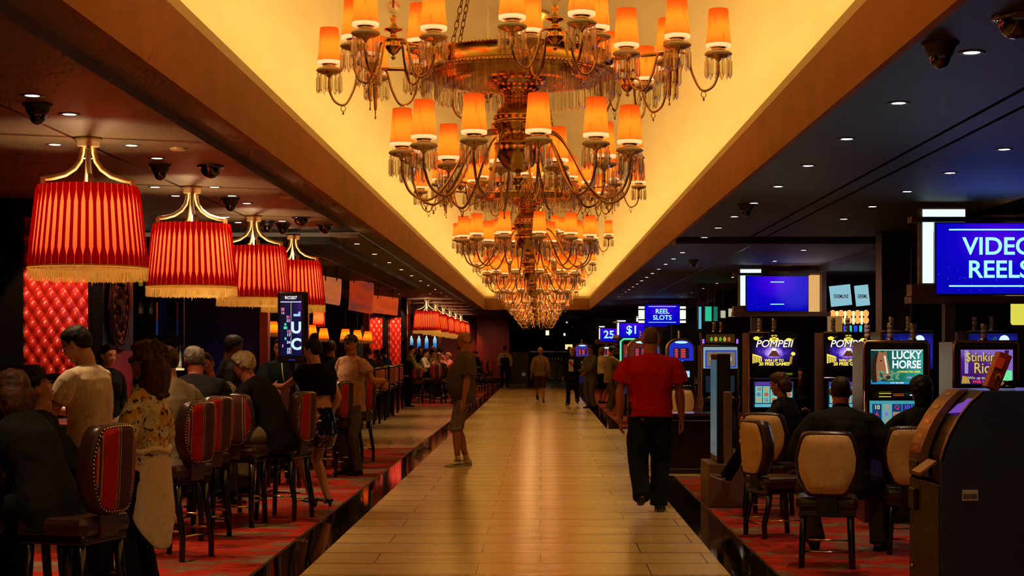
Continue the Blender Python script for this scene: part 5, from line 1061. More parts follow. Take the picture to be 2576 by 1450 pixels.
# ------------------------------------------------------------------ people
HEADT = [(.119, .002, .0, -.01), (.114, .028, .032, -.045), (.100, .050, .060, -.070), (.078, .0665, .079, -.089), (.045, .0750, .088, -.100), (.012, .0765, .0885, -.102), (-.012, .0755, .087, -.098), (-.036, .0715, .0865, -.084), (-.060, .0655, .0845, -.062), (-.082, .0565, .082, -.040), (-.100, .044, .077, -.018), (-.113, .029, .066, .002), (-.119, .010, .050, .025)]
def head_at(z):
    for (z1, *a), (z0_, *b_) in zip(HEADT, HEADT[1:]):
        if z <= z1 and z >= z0_:
            t = (z1-z)/(z1-z0_); return [a[i]*(1-t)+b_[i]*t for i in range(3)]
    return HEADT[-1][1:]
def G(x, s): return math.exp(-(x/s)**2)
def head_rings(off=None, n=40, m=34, face=True, jaw=1., fat=1.):
    """off(x,y,z) = outward offset, used for hair shells"""
    rings = []
    for k in range(m+1):
        u = -cos(pi*k/m); z = .119*u*(1-1e-4); w_, f, b_ = head_at(z); row = []
        if z < -.03: w_ *= 1+(jaw-1)*min(1, (-z-.03)/.05)
        w_ *= fat; c = (f+b_)/2; h = (f-b_)/2
        for i in range(n):
            a = 2*pi*i/n; cx_, sy = cos(a), sin(a); x = w_*abs(cx_)**.92*(1 if cx_ > 0 else -1); y = c+h*abs(sy)**.95*(1 if sy > 0 else -1)
            if face and sy > .25:
                y += .025*G(x, .0115+.006*(z < -.02))*G(z+.030, .016) + .012*G(x, .009)*G(z-.0, .022) + .0045*G(z-.024, .012)*G(abs(x)-.028, .022)
                y += -.010*G(abs(x)-.031, .014)*G(z-.002, .011) + .0055*G(x, .022)*G(z+.064, .010) - .0035*G(x, .025)*G(z+.0635, .0028) + .006*G(x, .02)*G(z+.102, .014) + .004*G(abs(x)-.042, .018)*G(z+.03, .02)
            p = V((x, y, z))
            if off:
                o = off(x, y, z); q = V((x/max(w_, .01)**1., (y-c)/max(h, .01), u*.6)); q = q.normalized() if q.length else V((0, 0, 1)); p = p+q*o
            row.append(p)
        rings.append(row)
    return rings
def hairline(y):
    T = [(.12, .080), (.075, .074), (.055, .058), (.035, .030), (.012, .0), (-.005, .012), (-.02, -.02), (-.045, -.055), (-.12, -.075)]
    for (a, b_), (c, d) in zip(T, T[1:]):
        if y <= a and y >= c: t = (a-y)/(a-c); return b_*(1-t)+d*t
    return T[-1][1] if y < -.1 else .08
def hair_off(th, kind, rough=.004, fs=40):
    def f(x, y, z):
        e = z-hairline(y); m = max(0, min(1, (e+.004)/.010)); t = th
        if kind == 'balding':
            r = sqrt((x/.055)**2+((y-.01)/.085)**2)
            if z > .055 and r < 1: return -.006
            if y > .02: return -.010
        if kind == 'crown':      # thin at the crown of the head
            if z > .085 and y < .0 : t = th*.15
        nz = noise.noise(V((x*fs, y*fs, z*fs)))*rough
        return -.010*(1-m)+(t+nz)*m
    return f
def two_bone(a, tgt, l1, l2, hint):
    d = tgt-a; L = min(d.length, (l1+l2)*.999); L = max(L, abs(l1-l2)*1.02); u = d.normalized(); tgt = a+u*L
    x = (l1*l1-l2*l2+L*L)/(2*L); h = sqrt(max(0, l1*l1-x*x)); hv = hint-u*hint.dot(u); hv = hv.normalized() if hv.length > 1e-6 else V((0, 1, 0)); return a+u*x+hv*h, tgt
FOLDS = bpy.data.textures.new('cloth folds', 'CLOUDS'); FOLDS.noise_scale = .14; FOLDS.noise_depth = 2
HAIRT = bpy.data.textures.new('hair clumps', 'CLOUDS'); HAIRT.noise_scale = .035
def remesh(o, vx, sm=3, fold=0., tex=None):
    m = o.modifiers.new('skin', 'REMESH'); m.mode = 'VOXEL'; m.voxel_size = vx; m.use_smooth_shade = True
    if fold: q = o.modifiers.new('folds', 'DISPLACE'); q.texture = tex or FOLDS; q.strength = fold; q.mid_level = .5; q.texture_coords = 'LOCAL'
    if sm: q = o.modifiers.new('soften', 'SMOOTH'); q.factor = .5; q.iterations = sm
    return o
def cloth(name, c1, c2=None, rough=.85, sc_=7, b=.35): return noisy(name, c1, c2 or c1, sc_, rough, b, sc_*1.2, detail=3, spec=.12)
SKINS = {'fair': mat('fair_skin', '#c88a66', .5, spec=.3), 'tan': mat('tanned_skin', '#b06f4a', .5, spec=.3), 'red': mat('ruddy_skin', '#b4684a', .5, spec=.3), 'pale': mat('pale_skin', '#d09a78', .5, spec=.3), 'brown': mat('brown_skin', '#5a3422', .5)}
HAIRS = {k: noisy(k+'_hair', a, b_, 30, .6, .5, 60, vscale=(1, 1, .25), spec=.2) for k, a, b_ in (('brown', '#24120a', '#3c2010'), ('black', '#080607', '#120c0c'), ('grey', '#7a7268', '#57504a'), ('white', '#c8b898', '#a8967a'), ('darkbrown', '#160c08', '#24140c'), ('auburn', '#4a2612', '#301808'), ('blond', '#a8783c', '#7a5428'), ('buzz', '#2c1c14', '#20140e'), ('greybuzz', '#5a4434', '#6a5240'))}
EYEW = mat('eye_white', '#d8ccc0', .3); EYED = mat('dark_iris', '#1a100a', .15); LIPM = mat('lip_skin', '#8c4638', .5); GLS = mat('black_spectacle_frame', '#0c0808', .3); METG = mat('thin_metal_frame', '#7a6a5a', .3, .8)
FABK = cloth('black_cloth', '#0c0b0c', '#141214'); SOLE = mat('white_rubber_sole', '#c8b8a0', .6); SHB = mat('black_shoe_leather', '#0c0909', .3)

def hand(b, W, d, n, side, s, curl=.35, k=1., fr=.0088):
    d = d.normalized(); n = (n-d*n.dot(d)).normalized(); t = n.cross(d)*side     # thumb side
    r = lambda v_: v_*s*k
    b.tube([W-d*r(.012), W+d*r(.02), W+d*r(.055), W+d*r(.092)], [(r(.024), r(.018)), (r(.030), r(.016)), (r(.038), r(.0145)), (r(.038), r(.011))], 12, up=n, round_=True)
    for off, L, cc in ((.029, .070, 1.), (.010, .079, 1.05), (-.010, .073, 1.1), (-.028, .057, 1.2)):
        p = W+d*r(.086-abs(off-.005)*.18)+t*r(off); dirn = (d+t*off*3.5).normalized(); pts = [p-dirn*r(.012), p]; a = curl*cc*.55
        for q, f in enumerate((.44, .32, .24)):
            a_ = a+curl*cc*q*.9; dd = (dirn*cos(a_)+n*sin(a_)).normalized(); p = p+dd*r(L*f); pts.append(p)
        b.tube(pts, [r(fr*1.05), r(fr), r(fr*.95), r(fr*.9), r(fr*.72)], 8, up=n, round_=True)
    p = W+d*r(.018)+t*r(.022); q = (d*.62+t*.72+n*.28).normalized(); q2 = (d*.86+t*.3+n*(.3+curl*.5)).normalized()
    b.tube([p, p+q*r(.034), p+q*r(.034)+q2*r(.030), p+q*r(.034)+q2*r(.052)], [r(.0125), r(.0115), r(.0098), r(.007)], 8, up=n, round_=True)

def person(label, x, Y, rz, H=1.75, sex='m', near=1, skin='fair', seat=None, lean=0, lean2=None, side=0, yaw=0, head=(0, 0, 0), hair='short', haircol='brown', hth=.010,
           lh=None, rh=None, lfoot=None, rfoot=None, top=None, bot=None, shoe=None, belly=0., wide=1., group=None, curl=(.35, .35), lel=None, rel=None, hn=(None, None), extras=None, sneak=False, fat=1., collar=None, jaw=1.):
    s = H/1.78; t = thing('person', label, 'person', (x, Y, 0), R(rz), group); vx = (.0062, .0085, .013)[near]; fem = sex == 'f'; E = {}
    hz = seat+.085 if seat else .93*s
    P0 = V((0, 0, hz)); l1, l2 = R(lean), R(lean if lean2 is None else lean2); sd = R(side)
    # spine curve in the local YZ plane with a sideways tilt
    def sp(d, side_=None):
        k = max(0, min(1, (d-.05)/.45)); a = l1*(1-k)+l2*k
        p = V((0, 0, 0)); st = 12
        for q in range(st):
            dd = d*(q+.5)/st; kk = max(0, min(1, (dd-.05)/.45)); aa = l1*(1-kk)+l2*kk; p += V((sin(sd), sin(aa), cos(aa)*cos(sd)))*(d/st)
        return P0+p*s
    Nk = sp(.55); upv = (sp(.56)-sp(.50)).normalized(); yw = R(yaw); rt = V((cos(yw), sin(yw), 0)); rt = (rt-upv*rt.dot(upv)).normalized(); fw = upv.cross(rt)
    sw = (.165 if fem else .195)*s*wide; Sh = {k: Nk-upv*.068*s+rt*(k*sw) for k in (-1, 1)}
    hp, hy, hr = R(head[0]), R(head[1]), R(head[2])     # pitch (down +), yaw (left +), roll
    HR = M4.Rotation(yw+hy, 3, 'Z') @ M4.Rotation(-hp, 3, 'X') @ M4.Rotation(hr, 3, 'Y')
    neckdir = (upv*.45+V((0, 0, 1))*.6+HR @ V((0, .12, 0))).normalized(); Hc = Nk+neckdir*.038*s+HR @ V((0, .012, .118))*s
    hs = .97*s if not fem else .95*s
    if hs < .9: hs = .9
    HT_ = lambda p: Hc+(HR @ V(p))*hs
    # arms
    hipL = {k: P0+V((k*.088*s, 0, -.01)) for k in (-1, 1)}; arms = {}; legs = {}
    ua, fa = .285*s, .255*s
    for k, tg, el in ((-1, lh, lel), (1, rh, rel)):
        a = Sh[k]
        if tg is None: tg = V((k*(sw+.07*s), .06*s, a.z-.50*s))+V((0, a.y, 0))
        else: tg = V(tg)
        hint = V(el) if el else V((k*.5, -1, -.25)); e, w_ = two_bone(a, tg, ua, fa, hint); arms[k] = (a, e, w_)
    th, ca = .435*s, .425*s
    for k, ft in ((-1, lfoot), (1, rfoot)):
        a = hipL[k]
        if ft is None: ft = (k*.11*s, 0, .0, 0, 0) if not seat else (k*.12, .42*s, .24, 0, 0)
        ank = V(ft[:3])+V((0, 0, .085*s)); hint = V((k*.15, 1, .2)) if not seat else V((k*.25, .8, 1)); kn, ank2 = two_bone(a, ank, th, ca, hint); legs[k] = (a, kn, ank2, ft)
    def torso(g=0., t0=-.10, t1=.57, hem=0., kf=1.):
        b0 = belly; F_ = fem
        T = [(-.10, .125 if not F_ else .13, .105, 0), (-.04, .165 if not F_ else .175, .118+b0*.2, 0), (.04, .165 if not F_ else .172, .115+b0*.55, b0*.35), (.13, .148 if not F_ else .135, .105+b0*.95, b0*.8), (.22, .150 if not F_ else .130, .105+b0*.9, b0*.75), (.31, .165 if not F_ else .145, .115+b0*.5+(.012 if F_ else 0), b0*.35+(.012 if F_ else 0)), (.39, .172 if not F_ else .152, .115+b0*.2+(.018 if F_ else 0), .014 if F_ else 0), (.46, .172 if not F_ else .148, .100, 0), (.515, .135 if not F_ else .115, .082, 0), (.55, .075, .066, 0), (.60, .056, .057, .0)]
        pts, rr_ = [], []
        for d, rx, ry, fo in T:
            if d < t0-1e-6 or d > t1+1e-6: continue
            wd = wide if d > .1 else 1+(wide-1)*.5; p = sp(d)+V((0, fo*s, 0)); k = max(0, min(1, (d-.1)/.35)); pts.append(p); rr_.append(((rx*wd*s+g)*kf, (ry*s+g)*kf))
        return pts, rr_
    def addtorso(b, g, t0=-.10, t1=.57, kf=1.):
        pts, rr_ = torso(g, t0, t1, kf=kf); n = 28; rings = []
        for i, (p, (rx, ry)) in enumerate(zip(pts, rr_)):
            k = i/(len(pts)-1); yy = yw*max(0, (k-.2)/.8); e1 = V((cos(yy), sin(yy), 0)); d = (pts[min(i+1, len(pts)-1)]-pts[max(0, i-1)]).normalized(); e1 = (e1-d*e1.dot(d)).normalized(); e2 = d.cross(e1)
            rings.append([p+e1*rx*abs(cos(a))**.85*(1 if cos(a) > 0 else -1)+e2*ry*sin(a) for a in [2*pi*j/n for j in range(n)]])
        b.loft(rings, True)
    # ---- the body: one continuous skin
    b = MB(); cover = .86
    addtorso(b, 0, kf=cover if top else 1); b.tube([Nk-upv*.03*s, Nk+neckdir*.05*s, HT_((0, -.012, -.05))], [(.066*s*fat*(1 if not fem else .84)), (.063*s*fat*(1 if not fem else .84)), (.060*s*fat*(1 if not fem else .86))], 14, round_=True)
    sleeve = top.get('sleeve', 0) if top else 0
    for k in (-1, 1):
        a, e, w_ = arms[k]; th_ = (1.0 if not fem else .86)*(1+(fat-1)*1.5); c = .85 if sleeve > .0 else 1; c2 = .85 if sleeve > 1.05 else 1
        b.tube([Nk-upv*.012*s+rt*(k*.03*s), Nk-upv*.050*s+rt*(k*sw*.6), a-upv*.004*s-rt*(k*.012*s), a.lerp(e, .13)+rt*(k*.004*s), a.lerp(e, .35), a.lerp(e, .8), e], [.036*s*c, .040*s*c, .046*s*th_*c, .051*s*th_*c, .050*s*th_*c, .043*s*th_*c, .040*s*th_*c], 12, round_=True)
        b.tube([e, e.lerp(w_, .3), e.lerp(w_, .7), w_], [.040*s*th_*c2, .041*s*th_*c2, .032*s*th_*c2, .0255*s*(th_ if th_ < 1.1 else 1.1)], 12, round_=True)
        d = (w_-e).normalized(); nn = hn[0 if k < 0 else 1]; nv = V(nn) if nn else V((-k, .25, 0)); dd = d
        if nn and len(nn) > 3: dd = V(nn[3:]); nv = V(nn[:3])
        hand(b, w_, dd, nv, -k, s, curl[0 if k < 0 else 1], .95 if fem else 1.05, .0088 if near == 0 else .0098)
    bl = bot.get('len', 2) if bot else 0
    for k in (-1, 1):
        a, kn, an, ft = legs[k]; c = .85 if bl > .5 else 1; c2 = .85 if bl > 1.2 else 1; q = kn.lerp(an, .3)+(V((0, -.012*s, 0)) if not seat else V((0, -.01, 0)))
        b.tube([a+V((0, 0, .03)), a, a.lerp(kn, .5), kn.lerp(a, .08), kn], [.085*s*c, .088*s*c, .074*s*c, .056*s*c, .054*s*c], 14, round_=True); b.tube([kn, q, kn.lerp(an, .7), an], [.054*s*c2, .057*s*c2*(1 if not fem else .95), .042*s*c2, .034*s], 14, round_=True); b.tube([an, an+V((0, .03, -.03))*s], [.033*s, .034*s], 10, round_=True)
    rr_ = head_rings(fat=fat if fat < 1.1 else 1.08, jaw=jaw); b.loft([[HT_(p) for p in r_] for r_ in rr_], True)
    for k in (-1, 1): b.ball(HT_((k*.079*fat, -.008, -.006)), (.010, .020*hs, .031*hs), 10, 8, rot=HR @ M4.Rotation(k*R(18), 3, 'Z'))
    remesh(b.obj('body', SKINS[skin], t), vx, 2)
    # ---- face details
    if near < 2:
        for k in (-1, 1):
            e = MB(); e.ball(HT_((k*.031, .0765, .001)), (.0125*hs, .0085*hs, .0068*hs), 10, 8, rot=HR); e.cur = 1; e.ball(HT_((k*.031, .0815, .001)), .0052*hs, 8, 6); e.obj('eye', [EYEW, EYED], t)
            q = MB(); q.tube([HT_((k*x_, y_, z_)) for x_, y_, z_ in ((.014, .096, .021), (.031, .094, .027), (.048, .084, .022))], [(.003*hs), (.0035*hs), (.002*hs)], 6); q.obj('eyebrow', HAIRS[haircol], t)
        q = MB(); q.tube([HT_(p) for p in ((-.024, .081, -.064), (-.012, .0885, -.0625), (0, .0905, -.063), (.012, .0885, -.0625), (.024, .081, -.064))], [.002, .0045, .005, .0045, .002], 8); q.obj('lips', LIPM, t)
    # ---- hair
    if hair:
        q = MB(); hb = HAIRS[haircol]
        kind = {'balding': 'balding', 'crown': 'crown'}.get(hair, 'full')
        q.loft([[HT_(p) for p in r_] for r_ in head_rings(hair_off(hth, kind, .35*hth, 26 if hair in ('curly', 'wavy') else 40), face=False)], True)
        if hair in ('long', 'curly', 'wavy', 'bob'):
            Ln = {'long': .34, 'curly': .30, 'wavy': .22, 'bob': .16}[hair]; wd_ = {'long': .085, 'curly': .12, 'wavy': .095, 'bob': .09}[hair]; rings = []
            for j in range(9):
                u = j/8; z = .06-u*Ln; r_ = wd_*(1-.35*u**3)*(.8+.4*min(1, u*3)) if hair != 'long' else wd_*(1-.45*u**2)
                rings.append([HT_((r_*cos(a)*1.0, -.052-.018*u+r_*.72*sin(a)*(1 if sin(a) < 0 else .62), z)) for a in [2*pi*i/24 for i in range(24)]])
            q.loft(rings, True)
        if hair == 'curly':
            rr2 = random.Random(4)
            for j in range(150):
                a = rr2.uniform(0, 2*pi); z = rr2.uniform(-.24, .13); 
                if sin(a) > .35 and z < .07: continue
                r0 = .105+.012*sin(z*20) if z < .03 else .105*sqrt(max(0, 1-((z-.02)/.13)**2)); q.ball(HT_((r0*cos(a), -.035+r0*sin(a)*.95, z)), rr2.uniform(.014, .024), 6, 5)
        if hair == 'bun': q.ball(HT_((0, -.05, .135)), (.045, .045, .04), 12, 8); q.ball(HT_((.02, -.06, .155)), (.03, .03, .025), 10, 7)
        o = q.obj('hair', hb, t)
        if near < 2 or hair in ('curly', 'long', 'wavy'): remesh(o, .006 if near < 1 else .009, 1, .012 if hair in ('curly', 'wavy', 'long') else .004, HAIRT)
    # ---- clothes
    def garment(nm, b_, m, fold): return remesh(b_.obj(nm, m, t), vx*1.15, 4, fold)
    if top:
        g = top.get('g', .012); b = MB(); hem = top.get('hem', -.06); addtorso(b, g, max(-.10, hem), .55)
        if hem < -.1:
            p, r_ = torso(g, -.10, 0); b.tube([p[0]+V((0, 0, -(-.10-hem)*s)), p[0], p[1]], [((.175 if not fem else .18)*s*1.0+g, .13*s+belly*.4*s+g), (.17*s+g, .125*s+belly*.3*s+g), r_[1]], 24, up=V((0, 1, 0)))
        else:
            p, r_ = torso(g, -.10, .3); b.tube([sp(hem), sp(hem+.05), sp(.05)], [(.168*s*(1+(wide-1)*.5)+g, .118*s+belly*.45*s+g), (.168*s+g, .118*s+belly*.5*s+g), (.165*s+g, .115*s+belly*.55*s+g)], 24, up=V((0, 1, 0)))
        if sleeve:
            for k in (-1, 1):
                a, e, w_ = arms[k]; th_ = (1. if not fem else .86)*(1+(fat-1)*1.5); gs = g+top.get('gs', .006)
                sh_ = [Nk-upv*.020*s+rt*(k*.035*s), Nk-upv*.052*s+rt*(k*sw*.6), a-upv*.004*s-rt*(k*.012*s), a.lerp(e, .13)+rt*(k*.002*s)]; g2 = min(g, .018); sr_ = [.036*s+g2*.5, .041*s+g2*.6, .046*s*th_+g2*.7, .050*s*th_+g2*.9]
                if sleeve <= 1: e2 = a.lerp(e, sleeve); b.tube(sh_+[a.lerp(e, .13+(sleeve-.13)*.55), e2], sr_+[.051*s*th_+gs*.9, .050*s*th_+gs], 14)
                else: e2 = e.lerp(w_, sleeve-1); b.tube(sh_+[a.lerp(e, .5), e], sr_+[.052*s*th_+gs, .045*s*th_+gs], 14, round_=True); b.tube([e, e.lerp(e2, .5), e2], [.045*s*th_+gs, .040*s*th_+gs, .030*s*th_+gs], 14)
        if top.get('collar', 1): b.tube([Nk-upv*.04*s, Nk+neckdir*(.012+top.get('ch', 0))*s], [.085*s, .066*s*fat], 18)
        garment(top.get('name', 'shirt'), b, top['m'], top.get('fold', .012))
    if bot:
        g = bot.get('g', .012); b = MB(); kd = bot.get('kind', 'pants')
        pts, r_ = torso(g, -.10, .13 if kd != 'skirt' else .13); b.tube([sp(-.10), sp(-.04), sp(.04), sp(bot.get('rise', .10))], [(.14*s+min(g, .02), .11*s+g), (.168*s+min(g, .018), .118*s+min(g, .02)), (.162*s+.008, .112*s+.008+belly*.2), (.150*s+.006, .105*s+.006+belly*.5)], 24, up=V((0, 1, 0)))
        if kd == 'skirt':
            L = bot['len']; b.tube([sp(-.02), sp(-.10)+V((0, .0, -.04)), V((0, .02, hz-L))], [(.168*s+g, .118*s+g), (.18*s+g, .13*s+g), (.165*s+g+bot.get('flare', 0), .12*s+g+bot.get('flare', 0))], 24, up=V((0, 1, 0)))
        else:
            for k in (-1, 1):
                a, kn, an, ft = legs[k]; fl = bot.get('flare', .01)
                if bl <= 1: e2 = a.lerp(kn, bl); b.tube([a+V((0, 0, .02)), a.lerp(kn, .3), e2], [.092*s+g, .088*s+g, .07*s+g+fl], 18)
                elif bl < 1.9: e2 = kn.lerp(an, bl-1); b.tube([a+V((0, 0, .02)), a.lerp(kn, .5), kn], [.092*s+g, .078*s+g, .062*s+g], 18, round_=True); b.tube([kn, e2], [.062*s+g, .058*s+g+fl], 18)
                else: b.tube([a+V((0, 0, .02)), a.lerp(kn, .5), kn], [.086*s+g*.4, .080*s+g, .060*s+g*.8], 18, round_=True); b.tube([kn, kn.lerp(an, .5), an+(an-kn).normalized()*.03*s], [.060*s+g*.8, .056*s+g*.7, .050*s+g*.7+fl], 18)
        garment({'pants': 'trousers', 'shorts': 'shorts', 'skirt': 'skirt'}[kd], b, bot['m'], bot.get('fold', .014))
    # ---- shoes
    for k in (-1, 1):
        a, kn, an, ft = legs[k]; tyaw = R(ft[3])-k*R(8); tp = R(ft[4]) if len(ft) > 4 else 0; q = M4.Rotation(tyaw, 3, 'Z') @ M4.Rotation(-tp, 3, 'X'); o0 = an-V((0, 0, .0)); fs_ = s*(.98 if not fem else .9)
        f_ = lambda p: o0+(q @ (V(p)-V((0, 0, .085))))*fs_
        hl = .05 if (shoe and shoe.get('heel')) else 0
        prof = [(-.072, .020, .045), (-.062, .034, .078), (-.030, .038, .100), (.010, .038, .096), (.045, .041, .074), (.09, .046, .058), (.135, .046, .047), (.17, .037, .038), (.192, .014, .026)]
        if hl: prof = [(y_, w_*.86, min(z_, .055)) for y_, w_, z_ in prof]
        sm_ = MB(); rings = []
        for y_, w_, z_ in prof:
            zb = .016+hl*max(0, (.06-y_)/.13)*.9*(1 if hl else 0); z1 = z_+zb-.016; rings.append([f_((w_*cos(a_)*(1 if sin(a_) < .3 else .82), y_, (zb+z1)/2+(z1-zb)/2*sin(a_))) for a_ in [2*pi*i/14 for i in range(14)]])
        sm_.loft(rings, True); so = sm_.obj('shoe', (shoe or {}).get('m', SHB), t)
        s2 = MB()
        if hl: s2.tube([f_((0, -.05, .05)), f_((0, -.05, .0))], [.02, .012], 8); s2.obj('heel', SHB, so)
        else:
            s2.loft([[f_((x_*kk, y_*kk2, z_)) for x_, y_ in [(w_, y0) for y0, w_, _ in prof]+[(-w_, y0) for y0, w_, _ in reversed(prof)]] for z_, kk, kk2 in ((.0, .98, 1), (.022, 1.06, 1.02))], True, True, False); s2.obj('sole', (shoe or {}).get('sole', SHB), so)
        if near == 0 and (shoe or {}).get('sock'):
            MB().tube([an+V((0, 0, -.01)), an+(kn-an).normalized()*.06], [.040*s, .038*s], 12).obj('sock', SOLE, t)
    E.update(t=t, s=s, H=HT_, HR=HR, Nk=Nk, up=upv, rt=rt, fw=fw, sp=sp, arms=arms, legs=legs, hs=hs, P0=P0)
    if extras: extras(E)
    return E
def glasses(E, m=GLS, dark=False, r=.0018):
    H_, t = E['H'], E['t']; b = MB()
    for k in (-1, 1):
        b.tube([H_((k*.031+.024*cos(2*pi*i/14), .101-.006*abs(cos(2*pi*i/14)), .0+.016*sin(2*pi*i/14))) for i in range(14)], r, 5, closed=True); b.tube([H_((k*.055, .096, .004)), H_((k*.080, .05, .006)), H_((k*.083, -.008, .004))], r*1.3, 5)
    b.tube([H_((-.008, .103, .003)), H_((0, .106, .004)), H_((.008, .103, .003))], r, 5); o = b.obj('glasses', m, t)
    if dark:
        for k in (-1, 1): q = MB(); q.ball(H_((k*.031, .099, 0)), (.022, .003, .014), 10, 6, rot=E['HR']); q.obj('lens', mat('dark_lens', '#181010', .1), o)
def capm(E, m, brim=True, r=.092, back=False, name='cap'):
    H_, t = E['H'], E['t']; q = MB(); rings = []
    for j in range(7):
        a = pi/2*j/6; rings.append([H_((r*.93*cos(a)*cos(p), -.006+r*1.14*cos(a)*sin(p), .045+.088*sin(a))) for p in [2*pi*i/24 for i in range(24)]])
    q.loft(rings, True)
    if brim:
        pts0 = [(.078*cos(a), .02+.095*sin(a), .047) for a in [pi*i/12 for i in range(13)]]; pts1 = [(.082*cos(a), .06+.115*sin(a), .034) for a in [pi*i/12 for i in range(13)]]
        q.loft([[H_(p) for p in pts0], [H_(p) for p in pts1], [H_((x_, y_, z_-.006)) for x_, y_, z_ in pts1], [H_((x_, y_, z_-.006)) for x_, y_, z_ in pts0]], False, False, True)
    q.obj(name, m, t)
def beard(E, col, goatee=True):
    q = MB(); H_ = E['H']; q.tube([H_(p) for p in ((-.030, .080, -.066), (-.018, .090, -.053), (0, .095, -.050), (.018, .090, -.053), (.030, .080, -.066))], [.004, .006, .006, .006, .004], 6)
    q.tube([H_((0, .086, -.082)), H_((0, .088, -.105)), H_((0, .072, -.120))], [(.014), (.02), (.012)], 8, round_=True); q.obj('goatee', HAIRS[col], E['t'])
# ------------------------------------------------------------------ cloth patterns
def pattern(name, kind, cols, sc_=30, rough=.85):
    m = mat(name, cols[0], rough, spec=.2); n = N(m); v = n.co('Object')
    if kind == 'plaid':
        w1 = n.n('ShaderNodeTexWave', Scale=sc_, Distortion=0.); w1.bands_direction = 'X'; w2 = n.n('ShaderNodeTexWave', Scale=sc_, Distortion=0.); w2.bands_direction = 'Z'; w3 = n.n('ShaderNodeTexWave', Scale=sc_, Distortion=0.); w3.bands_direction = 'Y'
        for w_ in (w1, w2, w3): n.l(v, w_.inputs['Vector'])
        a1 = n.n('ShaderNodeMath', operation='MAXIMUM'); n.l(w1.outputs['Fac'], a1.inputs[0]); n.l(w3.outputs['Fac'], a1.inputs[1]); a = n.n('ShaderNodeMath', operation='ADD'); n.l(a1.outputs[0], a.inputs[0]); n.l(w2.outputs['Fac'], a.inputs[1]); a2 = n.n('ShaderNodeMath', operation='MULTIPLY'); a2.inputs[1].default_value = .5; n.l(a.outputs[0], a2.inputs[0])
        n.base(n.ramp(a2.outputs[0], [(.0, cols[0]), (.45, cols[0]), (.6, cols[1]), (.8, cols[1]), (.95, cols[2])]))
    elif kind == 'stripe':
        w1 = n.n('ShaderNodeTexWave', Scale=sc_, Distortion=0.); w1.bands_direction = 'Z' if len(cols) < 3 else 'X'; n.l(v, w1.inputs['Vector']); n.base(n.ramp(w1.outputs['Fac'], [(.4, cols[0]), (.6, cols[1])]))
    elif kind == 'floral':
        f = n.noise(v, 9, 3, .6); f2 = n.noise(n.co('Object', (1, 1, 1), (1, 2, 3)), 26, 4, .7); c1 = n.ramp(f, [(.44, cols[0]), (.5, cols[0]), (.53, cols[1]), (.7, cols[1])]); c2 = n.ramp(f2, [(.56, 0.), (.60, 1.)])
        mx = n.t.nodes.new('ShaderNodeMixRGB'); mx.inputs['Color2'].default_value = lin(cols[2]); n.l(c2, mx.inputs['Fac']); n.l(c1, mx.inputs['Color1']); n.base(mx.outputs[0])
    elif kind == 'graphic':   # a dark swirling print on the front of a pale shirt
        tc = n.co('Object', (1, 1, 1)); f = n.noise(tc, 6, 1.5, .5); sx = n.t.nodes.new('ShaderNodeSeparateXYZ'); n.l(tc, sx.inputs[0]); y1 = n.n('ShaderNodeMath', operation='GREATER_THAN'); y1.inputs[1].default_value = .075; n.l(sx.outputs['Y'], y1.inputs[0])
        c2 = n.ramp(f, [(.56, 0.), (.58, 1.)]); ml = n.n('ShaderNodeMath', operation='MULTIPLY'); n.l(y1.outputs[0], ml.inputs[0]); n.l(c2, ml.inputs[1]); mx = n.t.nodes.new('ShaderNodeMixRGB'); mx.inputs['Color1'].default_value = lin(cols[0]); mx.inputs['Color2'].default_value = lin(cols[1]); n.l(ml.outputs[0], mx.inputs['Fac']); n.base(mx.outputs[0])
    n.bump(n.noise(v, 7, 3), .3); return m
def sequin():
    m = mat('sequinned_fabric', '#1a1618', .12, .9); n = N(m); v = n.co('Object'); vo = n.n('ShaderNodeTexVoronoi', Scale=90.); n.l(v, vo.inputs['Vector']); n.base(n.ramp(vo.outputs['Color'], [(.3, '#141014'), (.6, '#4a3418'), (.75, '#202a78'), (.9, '#d8a860')]))
    nm = n.t.nodes.new('ShaderNodeBump'); nm.inputs['Strength'].default_value = 1.; nm.inputs['Distance'].default_value = .02; n.l(vo.outputs['Color'], nm.inputs['Height']); n.l(nm.outputs['Normal'], n.b.inputs['Normal']); return m
FUR = noisy('black_fur', '#080708', '#161214', 60, .95, 1., 120, spec=.1)
def tops(m, sleeve=.55, hem=-.06, **k): return dict(m=m, sleeve=sleeve, hem=hem, **k)
def pants(m, ln=2, **k): return dict(m=m, len=ln, **k)
BLK, BLKP = FABK, cloth('charcoal_trousers', '#0e0d10', '#141318')
KH = cloth('khaki_cloth', '#7a6444', '#6c583c'); DENIM = cloth('dark_denim', '#10141c', '#161c26'); WHITE = cloth('white_cotton', '#d0c0a4', '#c4b498'); PINK = cloth('pink_cotton', '#d8746a', '#cc6a60'); GREYJ = cloth('grey_jeans', '#5c5650', '#504a46')
SNEAK = dict(m=noisy('white_sneaker_leather', '#d8ccb8', '#c0b4a0', 20, .5, .1), sole=SOLE, sock=1)

